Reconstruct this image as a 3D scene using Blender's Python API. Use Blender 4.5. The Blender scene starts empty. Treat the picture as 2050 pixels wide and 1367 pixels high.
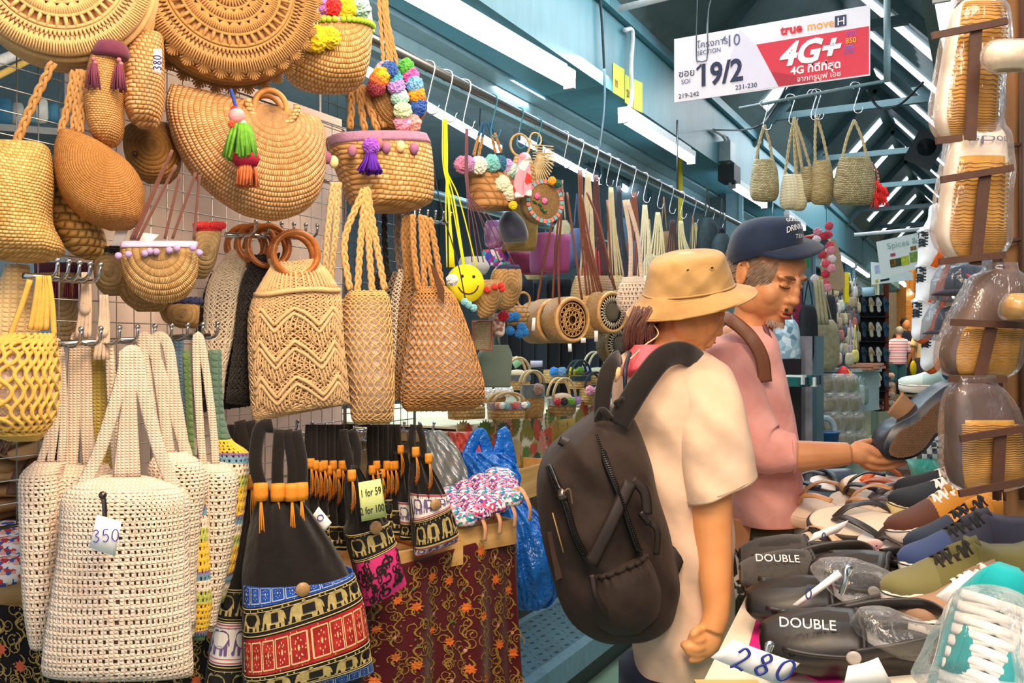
import bpy, bmesh, math, random
import numpy as np
from mathutils import Vector, Matrix
random.seed(7); np.random.seed(7)
PI = math.pi
S = bpy.context.scene
COL = S.collection
# ---------------------------------------------------------------- camera, world, exposure
FPX, CXP, HOR, CAMZ = 1750.0, 1025.0, 699.0, 1.40
TH = math.atan((1976-CXP)/FPX)            # the aisle runs along +Y; the camera is turned left of it
CAM = Vector((0, 0, CAMZ))
DIR = Vector((-math.sin(TH), math.cos(TH), 0)); RGT = Vector((math.cos(TH), math.sin(TH), 0)); UP = Vector((0, 0, 1))
cd = bpy.data.cameras.new('camera'); cam = bpy.data.objects.new('camera', cd); COL.objects.link(cam)
cd.sensor_width = 36; cd.lens = FPX/2050*36; cd.shift_y = (HOR-683.5)/2050; cd.clip_start = .05; cd.clip_end = 200
cam.location = CAM; cam.rotation_euler = (PI/2, 0, TH); S.camera = cam
S.view_settings.view_transform = 'Standard'; S.view_settings.look = 'None'; S.view_settings.gamma = 1
S.view_settings.use_curve_mapping = False; S.view_settings.exposure = 0.2
wd = bpy.data.worlds.new('world'); S.world = wd; wd.use_nodes = True
wd.node_tree.nodes['Background'].inputs[0].default_value = (.86, .9, 1, 1)
wd.node_tree.nodes['Background'].inputs[1].default_value = .78
def area(loc, to, size, power, col, sy=None):
    l = bpy.data.lights.new('lamp', 'AREA'); l.energy = power; l.color = col; l.size = size
    if sy: l.shape = 'RECTANGLE'; l.size_y = sy
    o = bpy.data.objects.new('lamp_light', l); COL.objects.link(o); o.location = loc
    o.rotation_euler = (Vector(to)-Vector(loc)).to_track_quat('-Z', 'Y').to_euler(); return o
WARM = (1, .73, .49); NEUT = (1, .90, .78); COOL = (.78, .93, 1)
area((-.35, .55, 2.5), (-1.3, 1.1, 1.2), .5, 26, WARM)
area((.1, .25, 1.95), (-1.1, 1.15, .85), .35, 9, WARM)           # added warm fill light to brighten the crochet bags, no fixture there            # warm lamps under the beam over the bag stall
area((-.7, 1.55, 2.45), (-1.35, 1.9, 1.2), .4, 9, WARM)
area((.35, .5, 2.5), (.35, 1.9, .9), .6, 15, NEUT)                # lamp over the shoe stall
area((-2.3, 3.4, 2.45), (-1.9, 3.4, 0), .3, 45, COOL, 2.6)        # fluorescent rows inside the bag stall
area((-.8, 3.2, 3.1), (-.8, 2.6, 0), .8, 30, (.93, .97, 1), 2.2)     # skylight strips
area((-.8, 8, 3.1), (-.8, 8, 0), .8, 55, (.93, .97, 1), 5)
area((-1.0, 16, 2.9), (-.9, 17, 0), .8, 110, (1, .72, .40), 5)
# ---------------------------------------------------------------- pixel rays and frames
def ray(px, py): return DIR + RGT*((px-CXP)/FPX) + UP*((HOR-py)/FPX)
def P(px, py, d): return CAM + ray(px, py)*d
def PX(px, py, x): r = ray(px, py); return CAM + r*(x/r.x)
def PZ(px, py, z): r = ray(px, py); return CAM + r*((z-CAMZ)/r.z)
class Fr:                                   # a local frame: X right, Y away, Z up
    def __init__(s, px, py, d, yaw=0, pitch=0, roll=0, o=None):
        s.o = Vector(o) if o is not None else P(px, py, d)
        s.R = Matrix.Rotation(TH+math.radians(yaw), 3, 'Z') @ Matrix.Rotation(math.radians(pitch), 3, 'X') @ Matrix.Rotation(math.radians(roll), 3, 'Y')
        s.X, s.Y, s.Z = s.R.col[0].copy(), s.R.col[1].copy(), s.R.col[2].copy()
        s.M = Matrix.Translation(s.o) @ s.R.to_4x4()
    def l(s, px, py, y=0):
        r = ray(px, py); o = s.o + s.Y*y
        t = (o-CAM).dot(s.Y)/r.dot(s.Y); q = CAM + r*t - s.o
        return (q.dot(s.X), q.dot(s.Z))
    def p(s, px, py, y=0): a = s.l(px, py, y); return (a[0], y, a[1])
    def pts(s, L, y=0): return [s.p(q[0], q[1], q[2] if len(q) > 2 else y) for q in L]
    def w(s, q): return s.M @ Vector(q)
# ---------------------------------------------------------------- objects, tags
def mk(name, data, parent=None, M=None):
    o = bpy.data.objects.new(name, data); COL.objects.link(o)
    if parent is not None: o.parent = parent
    if M is not None: o.matrix_world = M if parent is None else M
    return o
def tag(o, label=None, cat=None, group=None, kind=None):
    if label: o['label'] = label
    if cat: o['category'] = cat
    if group: o['group'] = group
    if kind: o['kind'] = kind
    return o
def thing(name, label, cat, fr=None, group=None):
    o = bpy.data.objects.new(name, None); COL.objects.link(o); o.empty_display_size = .05
    if fr is not None: o.matrix_world = fr.M if isinstance(fr, Fr) else fr
    return tag(o, label, cat, group)
def kids(o): return [c for c in COL.objects if c.parent == o]
def copytree(o, M, label=None, group=None, name=None):
    ch = list(o.children)
    c = o.copy(); COL.objects.link(c); c.matrix_world = M
    if label: c['label'] = label
    if group: c['group'] = group
    for k in ch:
        d = k.copy(); COL.objects.link(d); d.parent = c
        for g in list(k.children):
            e = g.copy(); COL.objects.link(e); e.parent = d
    return c
ORD = ['first', 'second', 'third', 'fourth', 'fifth', 'sixth', 'seventh', 'eighth', 'ninth', 'tenth', 'eleventh', 'twelfth', 'thirteenth', 'fourteenth', 'fifteenth', 'sixteenth', 'seventeenth', 'eighteenth', 'nineteenth', 'twentieth']
# ---------------------------------------------------------------- curves
def cat(pts, n=6, closed=False):            # Catmull-Rom resampling
    p = np.array(pts, float)
    if len(p) < 3 and not closed: return np.array([p[0]*(1-t)+p[-1]*t for t in np.linspace(0, 1, n+1)])
    if closed: q = np.vstack([p[-1], p, p[0], p[1]]); m = len(p)
    else: q = np.vstack([2*p[0]-p[1], p, 2*p[-1]-p[-2]]); m = len(p)-1
    out = []
    for i in range(m):
        a, b, c, d = q[i], q[i+1], q[i+2], q[i+3]
        for k in range(n):
            t = k/n; out.append(.5*((2*b)+(c-a)*t+(2*a-5*b+4*c-d)*t*t+(3*b-a-3*c+d)*t**3))
    if not closed: out.append(p[-1])
    return np.array(out)
def circ(cx, cz, r, n=24, y=0, a0=0, a1=360, rz=None):
    rz = rz or r; full = abs(a1-a0) >= 360
    A = np.radians(np.linspace(a0, a1, n, endpoint=not full))
    return [(cx+r*math.cos(a), y, cz+rz*math.sin(a)) for a in A]
# ---------------------------------------------------------------- mesh builder
class MB:
    def __init__(s): s.v = []; s.f = []; s.n = 0
    def add(s, v, f):
        s.v.append(np.asarray(v, float).reshape(-1, 3)); s.f.append((f, s.n)); s.n += len(s.v[-1]); return s
    def tube(s, pts, r, n=6, closed=False, flat=1.0, up=(0, 1, 0), cap=True):
        p = np.asarray([tuple(q) for q in pts], float); m = len(p)
        if closed: t = np.roll(p, -1, 0)-np.roll(p, 1, 0)
        else: t = np.gradient(p, axis=0)
        t /= np.linalg.norm(t, axis=1)[:, None]+1e-9
        u = np.tile(np.array(up, float), (m, 1))
        u -= t*(u*t).sum(1)[:, None]; L = np.linalg.norm(u, axis=1)
        bad = L < .15
        if bad.any():
            alt = np.tile(np.array([1., 0, .1]), (m, 1)); alt -= t*(alt*t).sum(1)[:, None]; u[bad] = alt[bad]; L = np.linalg.norm(u, axis=1)
        u /= L[:, None]+1e-9; w = np.cross(t, u)
        r = np.broadcast_to(np.asarray(r, float), (m,))
        A = np.linspace(0, 2*PI, n, endpoint=False)
        v = p[:, None, :]+r[:, None, None]*(np.cos(A)[None, :, None]*w[:, None, :]+flat*np.sin(A)[None, :, None]*u[:, None, :])
        k = m if closed else m-1
        i = np.arange(k)[:, None]; j = np.arange(n)[None, :]; i2 = (i+1) % m; j2 = (j+1) % n
        f = np.stack([i*n+j, i*n+j2, i2*n+j2, i2*n+j], -1).reshape(-1, 4).tolist()
        if cap and not closed: f += [list(range(n))[::-1], [(m-1)*n+q for q in range(n)]]
        return s.add(v, f)
    def grid(s, G, cu=False, cv=False, capv=False, mask=None):      # G[v][u] points
        G = np.asarray(G, float); m, n = G.shape[:2]
        i = np.arange(m if cv else m-1)[:, None]; j = np.arange(n if cu else n-1)[None, :]
        f = np.stack([i*n+j, i*n+(j+1) % n, ((i+1) % m)*n+(j+1) % n, ((i+1) % m)*n+j], -1)
        f = f[mask] if mask is not None else f.reshape(-1, 4)
        f = f.reshape(-1, 4)[:, ::-1].tolist()
        if capv: f += [list(range(n)), [(m-1)*n+q for q in range(n)][::-1]]
        return s.add(G, f)
    def box(s, c, d, R=None):
        v = np.array([[x, y, z] for x in (-.5, .5) for y in (-.5, .5) for z in (-.5, .5)])*np.array(d)
        if R is not None: v = v @ np.array(R).T
        return s.add(v+np.array(c), [[0, 1, 3, 2], [4, 6, 7, 5], [0, 4, 5, 1], [2, 3, 7, 6], [0, 2, 6, 4], [1, 5, 7, 3]])
    def bar(s, a, b, w, h):                 # box between two points
        a = Vector(a); b = Vector(b); d = b-a; q = d.to_track_quat('X', 'Z').to_matrix()
        return s.box((a+b)/2, (d.length, w, h), q)
    def prism(s, pts, d, y=0):              # polygon in local XZ, thickness d along +Y
        n = len(pts); v = [(p[0], y, p[1]) for p in pts]+[(p[0], y+d, p[1]) for p in pts]
        return s.add(v, [list(range(n)), list(range(n, 2*n))[::-1]]+[[i, n+i, n+(i+1) % n, (i+1) % n] for i in range(n)])
    def ball(s, c, r, n=10, m=7, rr=None):
        rr = rr or (r, r, r); c = np.array(c)
        G = [[c+np.array([rr[0]*math.sin(a)*math.cos(b), rr[1]*math.sin(a)*math.sin(b), rr[2]*math.cos(a)]) for b in np.linspace(0, 2*PI, n, endpoint=False)] for a in np.linspace(.02, PI-.02, m)]
        return s.grid(G, cu=True, capv=True)
    def lathe(s, prof, c=(0, 0, 0), n=20, ax='Z', cap=True, ex=1.0):
        c = np.array(c); G = []
        for r, h in prof:
            row = []
            for b in np.linspace(0, 2*PI, n, endpoint=False):
                x, y = r*math.cos(b), r*math.sin(b)*ex
                row.append(c+(np.array([x, y, h]) if ax == 'Z' else np.array([x, h, y]) if ax == 'Y' else np.array([h, x, y])))
            G.append(row)
        return s.grid(G, cu=True, capv=cap)
    def obj(s, name, mat=None, parent=None, smooth=True, M=None, label=None, kind=None, solid=0):
        if not s.v: s.box((0, 0, 0), (.001,)*3)
        me = bpy.data.meshes.new(name); V = np.vstack(s.v)
        F = [[q+off for q in f] for fl, off in s.f for f in fl]
        me.from_pydata(V.tolist(), [], F); me.update()
        if smooth: me.shade_smooth()
        if mat is not None: me.materials.append(mat)
        o = bpy.data.objects.new(name, me); COL.objects.link(o)
        if parent is not None: o.parent = parent
        if M is not None: o.matrix_world = M.M if isinstance(M, Fr) else M
        if solid: md = o.modifiers.new('s', 'SOLIDIFY'); md.thickness = solid; md.offset = 0
        return tag(o, label, kind=kind)
# ---------------------------------------------------------------- lofted bodies: rows of (left point, right point, half thickness)
class Surf:
    def __init__(s, rows, n=28, nv=5, pw=1.0, yoff=None):
        R = np.array([(r[0], r[1], r[2], r[3], r[4], r[5] if len(r) > 5 else 0) for r in rows], float)
        s.R = cat(R, nv); s.n = n; s.pw = pw
    def at(s, u, v, off=0):                 # u 0..1 across the front, 1..2 across the back; v 0..1 down
        u = np.asarray(u, float); v = np.asarray(v, float); m = len(s.R)-1
        x = np.clip(v, 0, 1)*m; i = np.minimum(x.astype(int), m-1); t = (x-i)[..., None]
        r = s.R[i]*(1-t)+s.R[i+1]*t
        uu = np.mod(u, 2); fu = np.where(uu <= 1, uu, 2-uu); a = .45*fu*PI+.55*np.arccos(np.clip(1-2*fu, -1, 1))
        sg = np.where(uu <= 1, -1, 1)
        c = np.cos(a); sn = np.sin(a); pw = s.pw
        cx = np.sign(c)*np.abs(c)**pw; sx = np.abs(sn)**pw
        hx = (r[..., 2]-r[..., 0])/2; hz = (r[..., 3]-r[..., 1])/2
        X = (r[..., 0]+r[..., 2])/2-hx*cx; Z = (r[..., 1]+r[..., 3])/2-hz*cx
        Y = r[..., 5]+sg*(r[..., 4]*sx+off)
        return np.stack([X, Y, Z], -1)
    def mesh(s, mb=None, cap=True, fn=None, nv=None, v0=0, v1=1, n=None, off=0):
        mb = mb or MB(); nv = nv or len(s.R); n = n or s.n
        U, V = np.meshgrid(np.linspace(0, 2, n, endpoint=False), np.linspace(v0, v1, nv))
        G = s.at(U, V, off)
        if fn is not None: G = fn(G, U, V)
        return mb.grid(G, cu=True, capv=cap)
def rows(fr, L, y=0):                       # rows given on the photograph: (y, xl, xr, t) or (xl, yl, xr, yr, t[, dy])
    out = []
    for r in L:
        if len(r) == 4: r = (r[1], r[0], r[2], r[0], r[3])
        dy = (r[5] if len(r) > 5 else 0)+y; a = fr.l(r[0], r[1], dy); b = fr.l(r[2], r[3], dy); out.append((a[0], a[1], b[0], b[1], r[4], dy))
    return out
def poly_obj(name, fr, pts, d, mat, parent=None, y=0, label=None, smooth=False, curve=0):
    p = [fr.l(*q) for q in pts] if fr else pts
    return MB().prism(p, d, y).obj(name, mat, parent, smooth=smooth, label=label)
# ---------------------------------------------------------------- materials
class NT:
    def __init__(s, name):
        s.m = bpy.data.materials.new(name); s.m.use_nodes = True; s.t = s.m.node_tree; s.N = s.t.nodes; s.L = s.t.links
        s.b = s.N['Principled BSDF']; s.out = s.N['Material Output']
    def n(s, t, **k):
        q = s.N.new(t)
        for a, b in k.items(): setattr(q, a, b)
        return q
    def set(s, sock, v):
        if hasattr(v, 'is_output') or isinstance(v, bpy.types.NodeSocket): s.L.new(v, sock)
        else: sock.default_value = v
    def math(s, op, a, b=0.0, c=0.0):
        q = s.n('ShaderNodeMath', operation=op)
        for k, v in enumerate((a, b, c)): s.set(q.inputs[k], v)
        return q.outputs[0]
    def co(s, kind='Object'): return s.n('ShaderNodeTexCoord').outputs[kind]
    def xyz(s, v=None):
        q = s.n('ShaderNodeSeparateXYZ'); s.L.new(v or s.co(), q.inputs[0]); return q.outputs
    def comb(s, x, y, z=0.0):
        q = s.n('ShaderNodeCombineXYZ')
        for k, v in enumerate((x, y, z)): s.set(q.inputs[k], v)
        return q.outputs[0]
    def noise(s, sc, d=3, v=None, rough=.6):
        q = s.n('ShaderNodeTexNoise'); q.inputs['Scale'].default_value = sc; q.inputs['Detail'].default_value = d; q.inputs['Roughness'].default_value = rough
        s.L.new(v or s.co(), q.inputs['Vector']); return q.outputs['Fac']
    def ramp(s, f, stops, interp='LINEAR'):
        q = s.n('ShaderNodeValToRGB'); q.color_ramp.interpolation = interp; e = q.color_ramp.elements
        while len(e) < len(stops): e.new(.5)
        for k, (p, c) in enumerate(stops): e[k].position = p; e[k].color = (*c[:3], 1)
        s.L.new(f, q.inputs[0]); return q.outputs[0]
    def mix(s, f, a, b):
        q = s.n('ShaderNodeMix', data_type='RGBA'); s.set(q.inputs['Factor'], f)
        s.set(q.inputs['A'], a if isinstance(a, bpy.types.NodeSocket) else (*a[:3], 1)); s.set(q.inputs['B'], b if isinstance(b, bpy.types.NodeSocket) else (*b[:3], 1)); return q.outputs['Result']
    def bump(s, h, st=.5, d=.002):
        q = s.n('ShaderNodeBump'); q.inputs['Strength'].default_value = st; q.inputs['Distance'].default_value = d
        s.L.new(h, q.inputs['Height']); s.L.new(q.outputs[0], s.b.inputs['Normal'])
    def fin(s, col=None, rough=.7, metal=0, sheen=0, spec=.4, **k):
        if col is not None: s.set(s.b.inputs['Base Color'], col if isinstance(col, bpy.types.NodeSocket) else (*col[:3], 1))
        s.b.inputs['Roughness'].default_value = rough; s.b.inputs['Metallic'].default_value = metal
        s.b.inputs['Specular IOR Level'].default_value = spec
        if sheen: s.b.inputs['Sheen Weight'].default_value = sheen
        return s.m
def rgb(h):                                 # sRGB hex to linear
    h = h.lstrip('#'); c = [int(h[i:i+2], 16)/255 for i in (0, 2, 4)]
    return tuple(x/12.92 if x < .04 else ((x+.055)/1.055)**2.4 for x in c)
def dk(c, f): return tuple(x*f for x in c)
MC = {}
def memo(fn):
    def g(*a, **k):
        key = (fn.__name__, a, tuple(sorted(k.items())))
        if key not in MC: MC[key] = fn(*a, **k)
        return MC[key]
    return g
@memo
def plain(h, rough=.6, var=.12, ns=40, bump=.2, metal=0, spec=.4, sheen=0, bs=None, bd=.001):
    t = NT('plain'); c = rgb(h); f = t.noise(ns, 3)
    col = t.ramp(f, [(.3, dk(c, 1-var)), (.7, tuple(min(1, x*(1+var)) for x in c))])
    if bump: t.bump(t.noise(bs or ns*3, 3), bump, bd)
    return t.fin(col, rough, metal, sheen, spec)
@memo
def emit(h, st):
    t = NT('glow'); c = rgb(h); t.b.inputs['Emission Color'].default_value = (*c, 1); t.b.inputs['Emission Strength'].default_value = st
    return t.fin(c, .5)
@memo
def metal(h='b8bcc0', rough=.28, var=.1):
    t = NT('metal'); c = rgb(h); return t.fin(t.ramp(t.noise(60), [(.3, dk(c, 1-var)), (.7, c)]), rough, 1)
@memo
def painted(h, h2='5a4a3a', amt=.35, rough=.42, ns=5, streak=True):      # painted steel with rust and grime
    t = NT('painted'); c = rgb(h); x = t.xyz()
    v = t.comb(x[0], x[1], t.math('MULTIPLY', x[2], .25)) if streak else t.co()
    f = t.noise(ns, 8, v, .7); g = t.noise(ns*6, 6, v, .7)
    a = t.ramp(f, [(.5, (0, 0, 0)), (.75, (1, 1, 1))])
    col = t.mix(t.math('MULTIPLY', a, amt), t.ramp(g, [(.3, dk(c, .85)), (.75, dk(c, 1.12))]), rgb(h2))
    t.bump(g, .15, .002); return t.fin(col, rough, 0, spec=.5)
@memo
def weave(h1, h2, rows=90, cols=60, mode='planar', amp=1.0, rough=.55, twist=0.0, spec=.35, bd=.003, nz=.45):
    # plaited straw: strands along rows, joints between them; polar mode winds round the object's origin
    t = NT('weave'); x = t.xyz()
    if mode == 'planar': u = t.math('ADD', x[0], t.math('MULTIPLY', x[1], .7)); v = x[2]
    elif mode == 'cyl': u = t.math('MULTIPLY', t.math('ARCTAN2', x[0], x[1]), .12); v = x[2]
    elif mode == 'vert': u = x[2]; v = t.math('ADD', x[0], t.math('MULTIPLY', x[1], .8))
    else:
        r = t.math('SQRT', t.math('ADD', t.math('MULTIPLY', x[0], x[0]), t.math('MULTIPLY', x[2], x[2])))
        v = t.math('ADD', r, t.math('MULTIPLY', x[1], .5)); u = t.math('MULTIPLY', t.math('ARCTAN2', x[0], x[2]), .12)
    wob = t.noise(14, 2); v = t.math('ADD', v, t.math('MULTIPLY', wob, .012)); 
    V = t.math('MULTIPLY', v, rows); row = t.math('FLOOR', V); fv = t.math('FRACT', V)
    U = t.math('ADD', t.math('MULTIPLY', u, cols), t.math('MULTIPLY', row, .5)); U = t.math('ADD', U, t.math('MULTIPLY', fv, twist)); fu = t.math('FRACT', U)
    hv = t.math('SINE', t.math('MULTIPLY', fv, PI)); hu = t.math('SINE', t.math('MULTIPLY', fu, PI))
    h = t.math('MULTIPLY', t.math('POWER', hv, .6), t.math('POWER', hu, .45))
    fib = t.noise(500, 2); h2n = t.math('ADD', h, t.math('MULTIPLY', fib, .18))
    cell = t.n('ShaderNodeTexWhiteNoise', noise_dimensions='2D'); t.L.new(t.comb(t.math('FLOOR', U), row), cell.inputs['Vector'])
    big = t.noise(9, 3)
    k = t.math('ADD', t.math('MULTIPLY', cell.outputs['Value'], nz), t.math('MULTIPLY', big, .6))
    c1, c2 = rgb(h1), rgb(h2)
    col = t.ramp(k, [(.15, c1), (.85, c2)])
    col = t.mix(t.math('MULTIPLY', t.math('SUBTRACT', 1.0, t.math('POWER', h, .7)), .75), col, dk(c1, .32))  # occlusion shade between the strands, painted into the colour
    t.bump(h2n, amp, bd); return t.fin(col, rough, spec=spec)
@memo
def rope(h, rough=.8, sc=900, var=.3):       # twisted or braided cord
    t = NT('rope'); c = rgb(h); f = t.noise(sc, 3); g = t.noise(70, 3)
    col = t.ramp(t.math('ADD', t.math('MULTIPLY', f, .6), t.math('MULTIPLY', g, .4)), [(.3, dk(c, 1-var)), (.65, tuple(min(1, q*1.12) for q in c))])
    t.bump(f, .6, .0012); return t.fin(col, rough, sheen=.2, spec=.25)
@memo
def knit(h, rows=260, cols=220, rough=.85, h2=None, amp=.9):
    t = NT('knit'); x = t.xyz(); c = rgb(h)
    V = t.math('MULTIPLY', x[2], rows); U = t.math('MULTIPLY', x[0], cols)
    a = t.math('ABSOLUTE', t.math('SINE', V)); b = t.math('ABSOLUTE', t.math('SINE', t.math('ADD', U, t.math('MULTIPLY', a, 1.2))))
    h_ = t.math('MULTIPLY', t.math('POWER', a, .5), t.math('POWER', b, .5))
    f = t.noise(30, 3); col = t.ramp(f, [(.3, dk(c, .9)), (.7, c if h2 is None else rgb(h2))])
    col = t.mix(t.math('MULTIPLY', t.math('SUBTRACT', 1.0, h_), .4), col, dk(c, .6))  # hollows between stitches get their shade painted into the colour
    t.bump(h_, amp, .002); return t.fin(col, rough, sheen=.25, spec=.2)
@memo
def film(op=.16, tint='ffffff', rough=.12):   # thin clear plastic film
    t = NT('film'); tr = t.n('ShaderNodeBsdfTransparent'); gl = t.n('ShaderNodeBsdfGlossy'); df = t.n('ShaderNodeBsdfDiffuse')
    c = rgb(tint); tr.inputs[0].default_value = (*[.9+.1*q for q in c], 1); gl.inputs['Roughness'].default_value = rough; df.inputs[0].default_value = (*c, 1)
    nb = t.n('ShaderNodeBump'); nb.inputs['Strength'].default_value = .9; nb.inputs['Distance'].default_value = .01
    x = t.xyz(); t.L.new(t.noise(26, 4, t.comb(x[0], x[1], t.math('MULTIPLY', x[2], .4)), .55), nb.inputs['Height']); t.L.new(nb.outputs[0], gl.inputs['Normal'])
    lw = t.n('ShaderNodeLayerWeight'); lw.inputs[0].default_value = .35; t.L.new(nb.outputs[0], lw.inputs['Normal'])
    m1 = t.n('ShaderNodeMixShader'); m1.inputs[0].default_value = .35; t.L.new(gl.outputs[0], m1.inputs[1]); t.L.new(df.outputs[0], m1.inputs[2])
    m2 = t.n('ShaderNodeMixShader'); t.L.new(t.math('ADD', op, t.math('MULTIPLY', lw.outputs['Fresnel'], .55)), m2.inputs[0])
    t.L.new(tr.outputs[0], m2.inputs[1]); t.L.new(m1.outputs[0], m2.inputs[2]); t.L.new(m2.outputs[0], t.out.inputs[0]); return t.m
@memo
def wood(h1, h2, rough=.45, sc=1.0, axis=0):
    t = NT('wood'); x = t.xyz(); k = [2.5*sc, 30*sc, 30*sc] if axis == 0 else [30*sc, 2.5*sc, 30*sc] if axis == 1 else [30*sc, 30*sc, 2.5*sc]
    v = t.comb(*[t.math('MULTIPLY', x[i], k[i]) for i in range(3)]); f = t.noise(1.0, 6, v, .65)
    t.bump(f, .2, .001); return t.fin(t.ramp(f, [(.3, rgb(h1)), (.68, rgb(h2))]), rough)
@memo
def cloth(h, rough=.85, wr=.35, ns=7, sheen=.15, h2=None, fine=900):
    t = NT('cloth'); c = rgb(h); a = t.noise(ns, 3); b = t.noise(fine, 2)
    col = t.ramp(a, [(.3, dk(c, .9)), (.7, rgb(h2) if h2 else dk(c, 1.05))])
    t.bump(t.math('ADD', t.math('MULTIPLY', a, 4.0), t.math('MULTIPLY', b, .25)), wr, .006); return t.fin(col, rough, sheen=sheen, spec=.2)
@memo
def spots(hs, sc=60, rough=.7, edge=None):      # cellular print in several colours
    t = NT('print'); q = t.n('ShaderNodeTexVoronoi'); q.inputs['Scale'].default_value = sc; t.L.new(t.co(), q.inputs['Vector'])
    x = t.n('ShaderNodeSeparateColor'); t.L.new(q.outputs['Color'], x.inputs[0]); hs = hs.split()
    col = t.ramp(x.outputs[0], [(i/len(hs), rgb(h)) for i, h in enumerate(hs)], 'CONSTANT')
    if edge: col = t.mix(t.math('GREATER_THAN', q.outputs['Distance'], .55), col, rgb(edge))
    return t.fin(col, rough)
STRAW = ('c98849', 'f2c48c'); STRAWD = ('ad733c', 'dda668'); STRAWL = ('d8a566', 'f5d8a4')
BLACK = plain('1c1714', .8, .2, 60, .3)
WHITEP = plain('f2f0ee', .7, .03)
CHROME = metal('c9ccd0', .18)
IRON = painted('4a2f22', '6b3d22', .5, .55, 20, False)
# ---------------------------------------------------------------- setting: aisle floor, beams, roof, stall shells
def struct(name, mb, mat, smooth=False, **k): return tag(mb.obj(name, mat, smooth=smooth, **k), kind='structure')
def floor_mat():
    t = NT('floor'); f = t.noise(1.6, 6, None, .65); g = t.noise(14, 5)
    col = t.mix(t.math('MULTIPLY', g, .3), t.ramp(f, [(.3, rgb('6f8f7c')), (.7, rgb('8fae9a'))]), rgb('5d6f64'))
    t.bump(g, .08, .002); return t.fin(col, .32)
struct('floor', MB().box((-1.0, 12, -.03), (9, 30, .06)), floor_mat())
TEAL = painted('5d9cac', '3a5058', .45, .4, 2.2); TEALD = painted('3f5f68', '2a3236', .5, .45, 3); TEALL = painted('86b3bd', '54727a', .4, .4, 4)
BX, BB, BT = -1.45, 2.534, 2.868            # face, bottom and top of the left beam
segs = [(-.6, 3.497), (3.5, 6.35), (6.42, 9.4), (9.46, 12.4), (12.46, 15.4), (15.46, 19)]
for i, (a, b) in enumerate(segs):
    struct('trim_%d' % (i+1), MB().box((BX-.14, (a+b)/2, (BB+BT)/2), (.28, b-a, BT-BB)).box((BX-.02, (a+b)/2, BT+.03), (.10, b-a, .05)), TEAL if i % 2 == 0 else painted('56909e', '39505a', .55, .4, 2.0))
struct('trim_7', MB().box((-1.75, 9, 3.08), (.05, 20, .42)).box((-1.50, 9, 3.30), (.3, 20, .03)), TEALL)      # lighter fascia above the beam
struct('trim_8', MB().box((-1.80, 9, BB+.02), (.08, 20, .05)).box((-1.87, 9, BB-.03), (.05, 20, .16)), painted('8fb0b8', '5a6a70', .4, .4, 5))  # shutter channel
struct('trim_9', MB().box((-.03, 9, 2.74), (.34, 20.6, .28)), painted('46565a', '30383a', .5, .4, 3))          # right hand beam
for i, y in enumerate((6.38, 9.43, 12.43, 15.43)):
    struct('post_%d' % (i+1), MB().box((-1.62, y, 1.42), (.10, .09, 2.84)).box((-1.56, y-.05, 1.42), (.03, .02, 2.84)), painted('6f8f98', '3c4c50', .4, .45, 3))
    struct('post_%d' % (i+5), MB().box((.15, y, 1.42), (.09, .09, 2.84)), painted('6a7a7e', '5a3a2a', .5, .5, 3))
# shop walls inside the stalls
struct('wall_left', MB().box((-4.3, 9, 1.6), (.06, 22, 3.2)), painted('7d8f96', '59676c', .3, .6, 1.5))
struct('ceiling', MB().box((-3.1, 9, 2.92), (2.4, 22, .04)), painted('b4ccd6', '8fa4ac', .3, .6, 2))
for i, y in enumerate((6.5, 9.45, 12.45)):
    struct('wall_partition_%d' % (i+1), MB().box((-2.95, y, 1.45), (2.6, .04, 2.9)), painted('5f767d', '3f4d52', .4, .6, 2))
struct('wall_far', MB().box((-1, 24, 1.6), (9, .06, 3.4)), plain('a58a63', .8, .2, 3))
struct('wall_right', MB().box((2.6, 9, 1.6), (.06, 22, 3.2)), painted('74706a', '574a3e', .3, .6, 1.5))
# raised shop platform with a tread plate edge
struct('platform', MB().box((-2.85, 6, .08), (2.75, 13, .16)), painted('39403f', '252a2a', .5, .5, 3))
tr = thing('step_edge', 'blue painted steel tread step along the front of the bag stall', 'step', Matrix.Translation((-1.45, 4, .19)))
MB().box((-.0, 0, -.03), (.05, 7.6, .09)).box((-.20, 0, -.015), (.38, 7.6, .03)).obj('frame', painted('6f93a3', '4a4038', .45, .4, 6), tr, smooth=False)
m = MB()
for i in range(40):
    for j in range(7):
        y = -1.9+i*.05; x = -.33+j*.045; s_ = 1 if (i+j) % 2 else -1
        m.add([(x-.012, y-.006*s_, .0005), (x, y-.006*s_-.004, .004), (x+.012, y+.006*s_, .0005), (x, y+.006*s_+.004, .004)], [[0, 1, 2, 3]])
m.obj('tread_ridges', painted('33505e', '222', .3, .4, 6) if 0 else plain('2f4650', .4), tr, smooth=False, kind='stuff')
MB().box((-.20, 0, .0), (.31, 7.5, .002)).obj('tread_plate', painted('5d7f8e', '3a3a38', .5, .35, 7), tr, smooth=False)
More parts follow.
